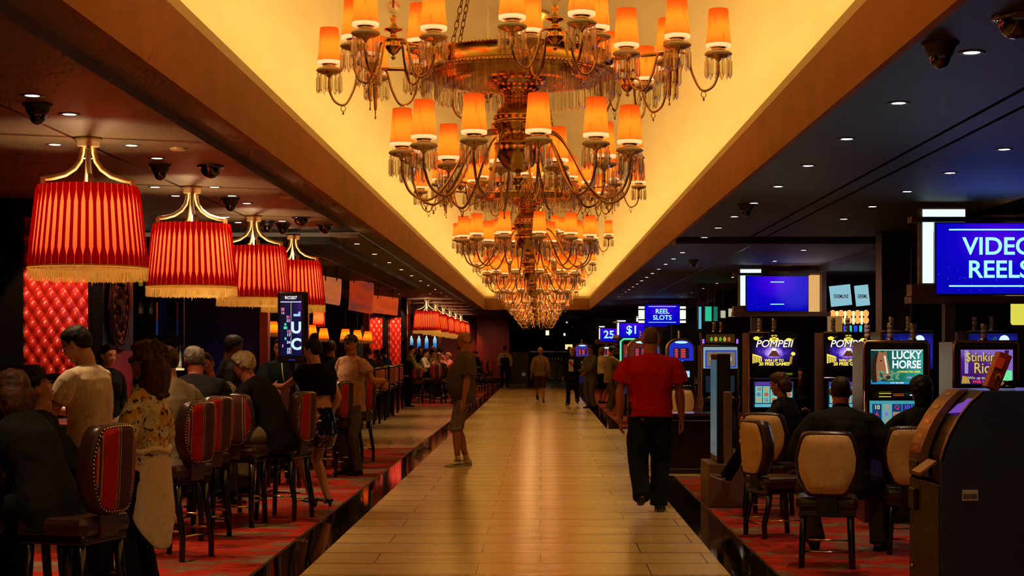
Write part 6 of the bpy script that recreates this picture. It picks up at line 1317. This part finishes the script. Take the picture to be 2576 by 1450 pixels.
# ---- near left group
person('person with wavy brown hair in a black jacket, seated in the left foreground', -2.54, 8.25, 64, 1.66, 'f', 0, 'tan', .66, 22, 36, head=(4, -10, 0), hair='wavy', haircol='auburn', hth=.024, top=tops(cloth('black_jacket_cloth', '#100e0f', '#171415'), 1.95, -.14, g=.03, fold=.02), bot=pants(BLKP), lh=(-.15, .40, 1.02), rh=(.15, .42, 1.02), wide=1.05)
def fed(E):
    H_ = E['H']; q = MB(); rings = [[H_((r_*cos(a), -.005+r_*1.12*sin(a)*(1.0), z+.012*cos(2*a))) for a in [2*pi*i/28 for i in range(28)]] for r_, z in ((.088, .046), (.135, .040), (.137, .046), (.090, .056), (.086, .10), (.078, .135), (.05, .142), (.0, .132))]
    q.loft(rings, True); q.obj('fedora', pattern('pinstriped_hat_felt', 'stripe', ['#141012', '#2c2424', 0], 40), E['t'])
    for k in (0, 1): b_ = MB(); b_.tube([E['Nk']+E['rt']*(.055+.012*k)+E['up']*.01, E['Nk']+E['rt']*(.10+.014*k)+E['fw']*.04-E['up']*.02, E['Nk']+E['rt']*(.12+.014*k)+E['fw']*.09-E['up']*.10, E['Nk']+E['rt']*(.11+.012*k)+E['fw']*.11-E['up']*.22], .0035, 5); b_.obj('collar_stripe', SOLE, E['t'])
person('person in a dark pinstriped fedora and striped-collar jacket, face tilted up to the right', -2.91, 8.98, -58, 1.68, 'm', 0, 'tan', .60, 6, 12, head=(-24, 0, 0), hair='short', haircol='darkbrown', top=tops(cloth('dark_track_jacket', '#0e1010', '#141616'), 1.9, -.12, g=.028, fold=.02), bot=pants(BLKP), lh=(-.2, .35, .95), rh=(.16, .38, .98), extras=fed)
def phone(E):
    glasses(E, GLS, False, .0026); w_ = E['arms'][-1][2]; c = E['arms'][1][2].lerp(w_, .5)+V((0, .10, .05))
    o = MB().box((0, 0, 0), (.13, .07, .010), rot=M4.Rotation(R(28), 3, 'X'), bev=.004).obj('phone', BLACKP, None, E['t'].matrix_basis @ c, E['t'].rotation_euler.z); tag(o, 'black phone held in both hands by the man in the pale T-shirt', 'phone')
    MB().ball(E['H']((.083, -.008, -.036)), .009, 8, 6).obj('ear_plug', mat('red_ear_plug', '#c01810', .4), E['t'])
person('man in glasses and a printed pale T-shirt, looking down at his phone', -2.84, 10.05, 74, 1.75, 'm', 0, 'fair', None, 2, 6, head=(24, 6, 0), hair='short', haircol='darkbrown', hth=.010, top=tops(pattern('printed_pale_cotton', 'graphic', ['#c8b090', '#2c2018']), .62, -.16, g=.020, gs=.012, fold=.016), bot=pants(DENIM), lh=(-.085, .33, 1.17), rh=(.085, .33, 1.17), lel=(-.8, -.4, -1), rel=(.8, -.4, -1), curl=(.5, .5), hn=((.35, -.2, .9, .25, .9, .25), (-.35, -.2, .9, -.25, .9, .25)), extras=phone, wide=.98)
def floral(E):
    glasses(E, GLS, True, .0034); t = E['t']; z0 = E['P0'].z; q = MB(); n = 30; rings = []
    for u in [i/10 for i in range(11)]:
        L = lambda a: .15+.32*max(0, (.5+.5*cos(a-R(-118))))**1.7
        rings.append([((.148+.008*u+.014*sin(a*7+u*3)*u)*cos(a), -.0+(.112+.035*u+.014*sin(a*6)*u)*sin(a), z0+.14-L(a)*u*1.25) for a in [2*pi*i/n for i in range(n)]])
    q.loft(rings, False, True); o = q.obj('tied_sweater', noisy('cream_knit', '#e0c6ae', '#d4b89e', 40, .9, .3, 6), t); md = o.modifiers.new('thickness', 'SOLIDIFY'); md.thickness = .012; sd_ = o.modifiers.new('soften', 'SUBSURF'); sd_.levels = 1; sd_.render_levels = 1
    MB().tube([(.158*cos(a), .122*sin(a), z0+.13+.01*sin(a*5)) for a in [2*pi*i/24 for i in range(24)]], .018, 8, closed=True).obj('waist_roll', o.data.materials[0], t)
person('curly-haired woman in glasses and a yellow floral blouse, sweater tied at her waist', -2.29, 9.25, 78, 1.62, 'f', 0, 'tan', None, -3, 2, head=(-3, 2, 0), hair='curly', haircol='auburn', hth=.030, top=tops(pattern('yellow_floral_print', 'floral', ['#cfc0a0', '#c8942c', '#3c2c20']), 1.45, .10, g=.012, gs=.014, fold=.016), bot=pants(BLKP), lh=(-.12, .26, 1.0), rh=(.20, .22, .98), extras=floral, wide=.94)
person('dark-haired woman whose head peeps out behind the man with the phone', -4.42, 16.2, -130, 1.64, 'f', 1, 'pale', None, 0, 0, head=(8, 0, 0), hair='bob', haircol='black', hth=.014, top=tops(BLK, 1.9, -.1), bot=pants(BLKP))
person('man in an open beige jacket over a striped shirt, seated behind the floral blouse', -2.70, 11.9, 56, 1.76, 'm', 0, 'tan', .70, 8, 16, head=(6, 8, 0), hair='short', haircol='brown', top=tops(cloth('beige_jacket_cloth', '#8a785c', '#7a6a50'), 1.95, -.12, g=.03, fold=.022), bot=pants(cloth('blue_jeans', '#2c3a4c', '#344458')), lh=(-.2, .42, 1.0), rh=(.22, .25, .86), belly=.02)
person('balding grey-haired man in a black jacket seen from behind', -2.96, 13.7, 18, 1.80, 'm', 0, 'red', .70, 10, 20, head=(10, 10, 0), hair='crown', haircol='grey', hth=.016, top=tops(cloth('black_suit_cloth', '#151214', '#1c181a'), 1.95, -.12, g=.028, fold=.016), bot=pants(BLKP), lh=(-.15, .42, 1.0), rh=(.18, .42, 1.0), wide=1.12, fat=1.04)
def goat(E): glasses(E, METG); beard(E, 'darkbrown')
person('smiling man with glasses and a dark goatee in a white plaid shirt', -3.10, 15.1, 170, 1.76, 'm', 0, 'red', .66, 12, 18, head=(10, 6, 12), hair='short', haircol='darkbrown', top=tops(pattern('white_plaid_cotton', 'plaid', ['#c8bcaa', '#a08c7c', '#4a3830'], 14), .6, -.1, g=.02), bot=pants(BLKP), lh=(-.2, .40, 1.0), rh=(.2, .4, 1.0), extras=goat, fat=1.05)
person('dark-haired person in profile behind the man with the goatee', -3.20, 16.2, -70, 1.74, 'm', 1, 'brown', None, 2, 4, head=(14, 0, 0), hair='short', haircol='black', hth=.016, top=tops(BLK, 1.9, -.1), bot=pants(BLKP))
person('laughing white-haired man in a black jacket leaning left over the table', -2.40, 14.55, 78, 1.82, 'm', 0, 'red', .70, 20, 40, head=(16, 0, 0), hair='short', haircol='white', hth=.024, top=tops(cloth('black_jacket_wool', '#100d0e', '#171314'), 1.95, -.15, g=.03, fold=.018), bot=pants(KH, g=.02), lh=(-.2, .58, 1.0), rh=(.22, .52, .98), fat=1.04, lfoot=(-.12, .42, .22, 0, 0), rfoot=(.14, .36, .22, 0, 0))
# waitress
def shawl(E):
    t, s = E['t'], E['s']; q = MB(); pts = [E['sp'](d) for d in (.235, .30, .38, .46, .52, .56)]; rr_ = [(.20, .15), (.215, .16), (.225, .16), (.215, .145), (.15, .115), (.085, .08)]
    q.tube(pts, [(a*s, b_*s) for a, b_ in rr_], 26, up=V((0, 1, 0)))
    for k in (-1, 1): a, e, _ = E['arms'][k]; q.tube([a-E['rt']*k*.03, a, a.lerp(e, .42)], [.085*s, .085*s, .075*s], 14)
    remesh(q.obj('fur_shawl', FUR, t), .008, 2, .016, HAIRT)
    for k, tt in ((-1, .97), (-1, .93)):
        a, e, w_ = E['arms'][k]; c = e.lerp(w_, tt); d = (w_-e).normalized(); u = d.orthogonal().normalized(); v_ = d.cross(u); MB().tube([c+u*.032*cos(2*pi*i/14)+v_*.032*sin(2*pi*i/14) for i in range(14)], .004, 5, closed=True).obj('bracelet', BRASS, t)
person('waitress with a black hair bun, fur shawl, sequinned mini skirt and black heels', -2.13, 15.35, 56, 1.70, 'f', 0, 'fair', None, 4, 8, head=(10, 14, 0), hair='bun', haircol='black', hth=.016, bot=dict(kind='skirt', m=sequin(), len=.24, g=.014, fold=.004, rise=.12), lh=(-.10, .48, 1.20), rh=(.22, .08, .88), lel=(-1, .3, -1), shoe=dict(m=SHB, heel=1), curl=(.7, .35), lfoot=(-.06, .04, .045, 0, -14), rfoot=(.06, -.05, .045, 0, -14), extras=shawl)
person('person in a dark hooded sweatshirt with white drawstrings behind the tall number screen', -3.06, 18.75, 178, 1.72, 'm', 1, 'tan', None, 0, 4, head=(4, 0, 0), hair='short', haircol='black', top=tops(cloth('dark_hoodie', '#0c1414', '#121a1c'), 1.95, -.12, g=.03, ch=.03), bot=pants(BLKP), lh=(-.15, .36, 1.0), rh=(.16, .36, 1.0), extras=lambda E: MB().tube([E['Nk']+E['fw']*.10-E['rt']*.03, E['Nk']+E['fw']*.16-E['rt']*.05-E['up']*.12, E['Nk']+E['fw']*.17-E['rt']*.07-E['up']*.26], .006, 6).obj('drawstring', SOLE, E['t']))
def capman(E):
    capm(E, mat('black_cap_cloth', '#0d0a0a', .7)); H_ = E['H']; q = MB(); q.add([H_(p) for p in ((-.025, .092, .075), (.025, .092, .075), (.022, .082, .105), (-.022, .082, .105))], [[0, 1, 2, 3]]); q.obj('cap_patch', SOLE, E['t'])
    a, e, w_ = E['arms'][-1]; c = e.lerp(w_, .93); d = (w_-e).normalized(); u = d.orthogonal().normalized(); v_ = d.cross(u); MB().tube([c+u*.034*cos(2*pi*i/14)+v_*.034*sin(2*pi*i/14) for i in range(14)], .007, 6, closed=True).obj('wristwatch', BLACKP, E['t'])
person('smiling man in a black cap and pale checked shirt, hand on a stool back', -2.36, 19.9, 138, 1.78, 'm', 0, 'tan', None, 2, 4, side=-3, head=(2, 12, 0), hair='short', haircol='darkbrown', hth=.008, top=tops(pattern('peach_check_cotton', 'plaid', ['#c89c7c', '#b88a6a', '#90604a'], 26), .6, -.14, g=.022, gs=.012, fold=.02), bot=pants(GREYJ), lh=(-.36, -.26, 1.17), lel=(-.7, -.5, -1), belly=.05, wide=1.0, fat=1.03, extras=capman, hn=((0, 0, -1, -.3, .5, -.5), None), curl=(.6, .35))
person('brown-haired person half hidden between the waitress and the man in the cap', -3.22, 24.4, 10, 1.74, 'm', 1, 'tan', None, 0, 4, hair='short', haircol='brown', top=tops(BLK, 1.9, -.1), bot=pants(BLKP))
# ---- man in grey
def grey(E): glasses(E, METG, False, .0024); beard(E, 'grey')
person('bald man in a dark grey T-shirt and plaid shorts standing looking left', -1.03, 21.35, 104, 1.84, 'm', 0, 'tan', None, -4, 0, head=(-2, -16, 0), hair='balding', haircol='greybuzz', hth=.002, top=tops(cloth('dark_grey_cotton', '#66544a', '#5a4a42'), .82, -.12, g=.026, gs=.016, fold=.018), bot=dict(kind='shorts', m=pattern('brown_plaid', 'plaid', ['#5a4634', '#8a745a', '#b49c80'], 15), len=1.04, g=.02, flare=.028, fold=.014), shoe=SNEAK, belly=.065, wide=1.14, fat=1.08, lh=(-.27, .06, .86), rh=(.27, .02, .84), rel=(.5, -1, 0), lfoot=(-.10, .10, 0, 8, 0), rfoot=(.10, -.06, 0, -4, 0), extras=grey, hn=((1, .2, 0), (-1, .2, 0)))
# ---- man in red, walking away
def redman(E):
    t = E['t']; z0 = E['P0'].z; MB().tube([(.172*cos(a), .13*sin(a), z0+.035) for a in [2*pi*i/30 for i in range(30)]], [(.007, .02)]*30, 8, closed=True, up=V((0, 0, 1))).obj('belt', BLACKP, t)
    MB().box((-.20, -.02, z0+.05), (.035, .09, .13), bev=.01).obj('belt_holster', BLACKP, t)
    MB().box((-.085, -.153, z0-.05), (.03, .006, .02)).obj('pocket_label', KH, t)
    for k in (-1, 1): MB().tube([(k*.04, -.148, z0+.01), (k*.15, -.125, z0+.02)], .002, 4).obj('pocket_seam', mat('denim_stitch', '#3a3630', .8), t)
    c = E['arms'][1][2]+V((-.02, .03, -.10)); o = MB().box((0, 0, 0), (.004, .07, .10), rot=M4.Rotation(R(25), 3, 'X')).obj('paper_slip', WHITE, None, t.matrix_basis @ c, 0); tag(o, 'white slip of paper in the right hand of the man in red', 'paper')
person('man in a red T-shirt and dark jeans walking away down the hall', 1.06, 15.3, -1, 1.81, 'm', 0, 'red', None, 2, 3, head=(0, -3, 0), hair='short', haircol='greybuzz', hth=.004, top=tops(cloth('red_cotton', '#c4180a', '#b81408', .85, 5), .66, -.03, g=.032, gs=.016, fold=.016, ch=.01), bot=pants(cloth('dark_work_jeans', '#12181c', '#182024'), 2, g=.046, flare=.004, rise=.04, fold=.024), wide=1.17, fat=1.08, belly=.03, lh=(-.29, .10, .90), rh=(.31, .12, .86), lel=(-1, -.5, 0), rel=(1, -.6, 0), lfoot=(-.10, -.30, .10, 4, -62), rfoot=(.08, .04, 0, -4, 0), shoe=dict(m=mat('dark_sneaker', '#2a2220', .6), sole=noisy('black_grey_tread', '#2c221e', '#a08c78', 30, .6, .2, lo=.55, hi=.6)), extras=redman, jaw=1.1)
# ---- far walkers
person('man far down the hall in a black vest over a white shirt, walking away', -1.50, 66.5, 4, 1.78, 'm', 2, 'tan', None, 0, 0, hair='short', haircol='black', top=tops(WHITE, 1.95, -.02), bot=pants(BLKP), shoe=dict(m=SHB), extras=lambda E: remesh((lambda b: (b.tube([E['sp'](d) for d in (-.04, .1, .3, .44, .5)], [(.19, .14), (.17, .13), (.185, .135), (.17, .12), (.10, .09)], 20, up=V((0, 1, 0))), b)[-1])(MB()).obj('vest', BLK, E['t']), .014, 2))
def bag(E):
    t = E['t']; MB().tube([E['Nk']+E['rt']*.06+E['fw']*.05, E['sp'](.38)+V((.02, .17, 0)), E['sp'](.2)+V((-.08, .17, 0)), E['sp'](.08)+V((-.17, .12, 0)), E['sp'](.02)+V((-.22, .02, 0))], .009, 5).obj('bag_strap', KH, t); MB().box(E['sp'](-.0)+V((-.21, .05, 0)), (.08, .22, .18), bev=.03).obj('shoulder_bag', KH, t); glasses(E, METG)
person('grey-haired woman in a beige top and brown shorts walking toward the camera', -.01, 48.2, 178, 1.67, 'f', 1, 'tan', None, 0, 2, hair='short', haircol='white', hth=.016, top=tops(cloth('taupe_knit', '#8a7058', '#7c644e'), 1.6, -.10, g=.024, gs=.014), bot=dict(kind='shorts', m=cloth('brown_shorts', '#4c2c1c', '#40261a'), len=1.05, g=.016, flare=.012), belly=.04, fat=1.04, wide=1.05, lh=(-.28, .08, .80), rh=(.28, .0, .80), lfoot=(-.10, .22, .0, 0, 6), rfoot=(.09, -.30, .06, 0, -40), shoe=dict(m=SHB), extras=bag)
person('blond woman in a black jacket over a white top, holding a red phone', .90, 44.8, 165, 1.67, 'f', 1, 'fair', None, 0, 2, head=(12, 0, 0), hair='wavy', haircol='blond', hth=.02, top=tops(BLK, 1.95, -.16, g=.03), bot=pants(BLKP), lh=(-.08, .30, 1.16), rh=(.26, .02, .82), lel=(-1, -.3, -1), lfoot=(-.08, -.26, .07, 0, -36), rfoot=(.08, .22, 0, 0, 0), shoe=dict(m=mat('grey_shoe', '#5a5450', .6)), extras=lambda E: (MB().box(E['sp'](.28)+V((0, .148, 0)), (.15, .05, .34), bev=.03).obj('white_top', WHITE, E['t']), MB().box(E['arms'][-1][2]+V((.05, .06, .04)), (.07, .02, .10), bev=.005).obj('red_phone_case', mat('red_case', '#a02018', .4), E['t'])))
person('man in glasses, striped grey shirt and faded jeans standing with hands clasped', 1.37, 42.9, 128, 1.72, 'm', 1, 'red', None, 0, 2, head=(6, 0, 0), hair='short', haircol='darkbrown', top=tops(pattern('striped_grey_green', 'stripe', ['#4a4a40', '#6a6456', 0], 10), 1.9, -.20, g=.026, gs=.014), bot=pants(cloth('faded_jeans', '#6a645e', '#5a544e'), 2, g=.022), lh=(-.05, .26, .96), rh=(.06, .26, .95), lel=(-1, -.5, -.4), rel=(1, -.5, -.4), belly=.04, extras=lambda E: glasses(E, METG))
def bluecap(E): capm(E, mat('blue_cap_cloth', '#1c2c58', .7)); MB().tube([E['Nk']-E['rt']*.10+E['fw']*.02, E['sp'](.45)+V((-.12, -.10, 0)), E['sp'](.25)+V((-.15, -.08, 0))], .012, 5).obj('backpack_strap', BLACKP, E['t'])
person('man in a blue cap, khaki T-shirt and trousers leaning a hand on a cream stool', 1.76, 40.6, -78, 1.70, 'm', 1, 'tan', None, 2, 6, head=(10, 0, 0), hair='short', haircol='black', top=tops(cloth('khaki_tee', '#9a8058', '#8a7250'), .8, -.16, g=.024, gs=.02), bot=pants(cloth('olive_khaki', '#6c5830', '#5c4a2a'), 2, g=.026), lh=(-.18, .42, .98), rh=(.2, .44, 1.0), belly=.03, shoe=SNEAK, extras=bluecap)
person('blond woman in a white top and black skirt behind the man in the blue cap', 1.80, 46.8, -60, 1.68, 'f', 1, 'tan', None, 0, 0, hair='bob', haircol='blond', top=tops(WHITE, .8, .0, g=.02), bot=dict(kind='skirt', m=BLK, len=.45, g=.015), lh=(-.16, .3, 1.1), rh=(.16, .3, 1.1))
person('dark-haired man in a black jacket behind the man in the blue cap', 2.10, 43.8, 160, 1.76, 'm', 1, 'tan', None, 0, 4, head=(16, 0, 0), hair='short', haircol='black', top=tops(BLK, 1.95, -.12, g=.03), bot=pants(BLKP))
# ---- at the far tables and the bar
FARP = [('man in an orange cap seated beside the red wall', -2.36, 60.2, 72, .70, 'short', 'black', BLK, 1.9, 'tan'), ('man in a bright blue shirt seated at the bar', -3.93, 40.8, 60, .74, 'short', 'darkbrown', cloth('blue_cotton', '#143a70', '#103060'), 1.2, 'tan'),
 ('man in black seated at the bar', -3.72, 35.2, 62, .74, 'short', 'darkbrown', BLK, 1.9, 'tan'), ('long-haired woman in brown seated at the bar', -3.85, 38.2, 60, .74, 'long', 'darkbrown', cloth('brown_blouse', '#4a2418', '#3c1c14'), 1.9, 'tan'), ('person with dark hair seated at the bar, almost hidden behind the long-haired woman', -4.0, 39.6, 60, .74, 'short', 'black', BLK, 1.9, 'tan'),
 ('dark-haired dealer in a black vest and white sleeves beside the bar end', -3.70, 44.2, -70, None, 'short', 'black', WHITE, 1.9, 'pale'), ('dark-haired man in a white shirt seated at the far table', -3.86, 51.8, -100, .70, 'short', 'black', WHITE, 1.9, 'pale'), ('dark-haired person in cream seated behind the white-shirted man', -3.74, 53.5, -110, .70, 'short', 'black', cloth('cream_cotton', '#b09878', '#a08a6c'), 1.9, 'pale'),
 ('grey-haired standing dealer in a silver vest at the far table', -3.72, 54.6, -160, None, 'short', 'white', cloth('silver_grey', '#a8a08c', '#98907c'), 1.9, 'fair'), ('dark-suited man standing behind the far table', -4.22, 55.6, -170, None, 'short', 'black', BLK, 1.9, 'tan'), ('dark-suited person behind the seated pair at the far table', -3.5, 56.8, 20, None, 'short', 'black', BLK, 1.9, 'tan'),
 ('fair short-haired person in a peach shirt, chin on hand at the far table', -3.20, 50.6, 170, .66, 'short', 'blond', cloth('peach_cotton', '#d88c64', '#cc8058'), .6, 'pale'), ('person in a pink shirt reaching across the far table', -3.28, 56.2, 80, None, 'short', 'darkbrown', PINK, 1.9, 'red'), ('blond woman in pink seated at the far table', -2.86, 51.2, 100, .66, 'bob', 'blond', PINK, .6, 'pale'),
 ('dark-haired person seated behind the waiting stools near the blue displays', -4.35, 54.0, -20, .70, 'short', 'black', BLK, 1.9, 'tan')]
for i, (l, x, Y, rz, st, hr, hc, m, sl, sk) in enumerate(FARP):
    if st: stool('bar' if st > .72 else 'stripe', x, Y, rz, 'stool under the '+l.split(',')[0].replace(' seated', '').replace('the nearest there', '').replace(', almost hidden behind the long-haired woman', '').replace('person with dark hair', 'hidden person'), None, 1.06 if st > .72 else 1.)
    f = 'woman' in l
    ex = None
    if 'orange cap' in l: ex = lambda E: capm(E, mat('orange_cap_cloth', '#c84010', .7))
    if 'black vest' in l: ex = lambda E: remesh((lambda b: (b.tube([E['sp'](d) for d in (-.04, .1, .3, .44, .5)], [(.19, .14), (.17, .13), (.185, .135), (.17, .12), (.10, .09)], 20, up=V((0, 1, 0))), b)[-1])(MB()).obj('vest', BLK, E['t']), .014, 2)
    if 'chin on hand' in l: person(l, x, Y, rz, 1.66, 'm', 2, sk, st, 8, 16, head=(14, 0, 0), hair=hr, haircol=hc, top=tops(m, sl, -.1), bot=pants(BLKP), lh=(-.06, .26, 1.10), rh=(.1, .42, 1.0), lel=(-1, .2, -1), extras=ex)
    elif 'reaching' in l: person(l, x, Y, rz, 1.74, 'm', 2, sk, st, 20, 34, head=(0, 0, 0), hair=hr, haircol=hc, top=tops(m, sl, -.1), bot=pants(BLKP), lh=(-.2, .6, 1.05), rh=(.2, .6, 1.05), extras=ex)
    else: person(l, x, Y, rz, 1.65 if f else 1.74, 'f' if f else 'm', 2, sk, st, 6, 12, head=(10, 0, 0), hair=hr, haircol=hc, top=tops(m, sl, -.1), bot=pants(BLKP), lh=(-.18, .40, 1.04), rh=(.18, .40, 1.04), extras=ex)
# ---- at the slot machines
person('brown-haired woman in black seated in profile at the POMPEII machine', 2.38, 15.25, 62, 1.64, 'f', 0, 'tan', .50, 4, 10, head=(10, -6, 0), hair='bob', haircol='auburn', hth=.020, top=tops(BLK, 1.95, -.12, g=.03), bot=pants(BLKP, 1.9), lh=(-.16, .36, .86), rh=(.18, .34, .84), lfoot=(-.02, .62, .26, 20, -20), rfoot=(.14, .30, .10, 0, -20), shoe=dict(m=mat('brown_grey_running_shoe', '#4a3c34', .7), sole=SOLE), extras=lambda E: [(lambda b, o: b.obj('swoosh', SOLE, o))((lambda b, l: (b.tube([l+V((-.055, .0, -.03)), l+V((-.052, .04, -.045)), l+V((-.050, .09, -.015))], [.006, .009, .003], 5), b)[-1])(MB(), E['legs'][-1][2]), [c for c in E['t'].children if c.name.startswith('shoe')][0])])
person('man with cropped hair in a black jacket seated at the LUCKY HORSE machine', 2.30, 12.1, -6, 1.78, 'm', 0, 'red', .48, 14, 24, head=(4, -4, 0), hair='short', haircol='buzz', hth=.004, top=tops(cloth('black_work_jacket', '#141112', '#1c1818', .8, 6), 1.9, -.14, g=.032, fold=.022, ch=.03), bot=pants(cloth('olive_trousers', '#3c3022', '#34291e'), 2, g=.024), lh=(-.22, .34, .82), rh=(.24, .34, .80), wide=1.15, lfoot=(-.20, .18, .03, 10, -30), rfoot=(.30, .26, 0, -10, 0), fat=1.03, shoe=dict(m=mat('brown_boot', '#2c1c14', .5)))
person('woman with long straight black hair in black, seated beside the kiosk', 3.00, 12.45, 6, 1.66, 'f', 0, 'pale', .50, 4, 8, head=(0, 0, 0), hair='long', haircol='black', hth=.022, top=tops(BLK, 1.9, -.1, g=.026), bot=pants(BLKP), lh=(-.2, .36, .85), rh=(.2, .36, .84))
stool('cream', 3.22, 19.9, 176, 'cream stool under the person behind the POMPEII machines')
person('dark-haired person whose face peeks out between the two POMPEII machines', 3.22, 19.9, 176, 1.64, 'f', 1, 'tan', .50, 4, 8, head=(-2, 12, 0), hair='bob', haircol='black', top=tops(BLK, 1.9, -.1), bot=pants(BLKP), lh=(-.1, .2, .8), rh=(.1, .2, .8))
person('person in a dark blue jacket standing in the dark far opening', 1.32, 73, 160, 1.76, 'm', 2, 'brown', None, 0, 0, hair='short', haircol='black', top=tops(cloth('navy_cloth', '#0c1230', '#10183c'), 1.9, -.14, g=.03), bot=pants(BLKP))
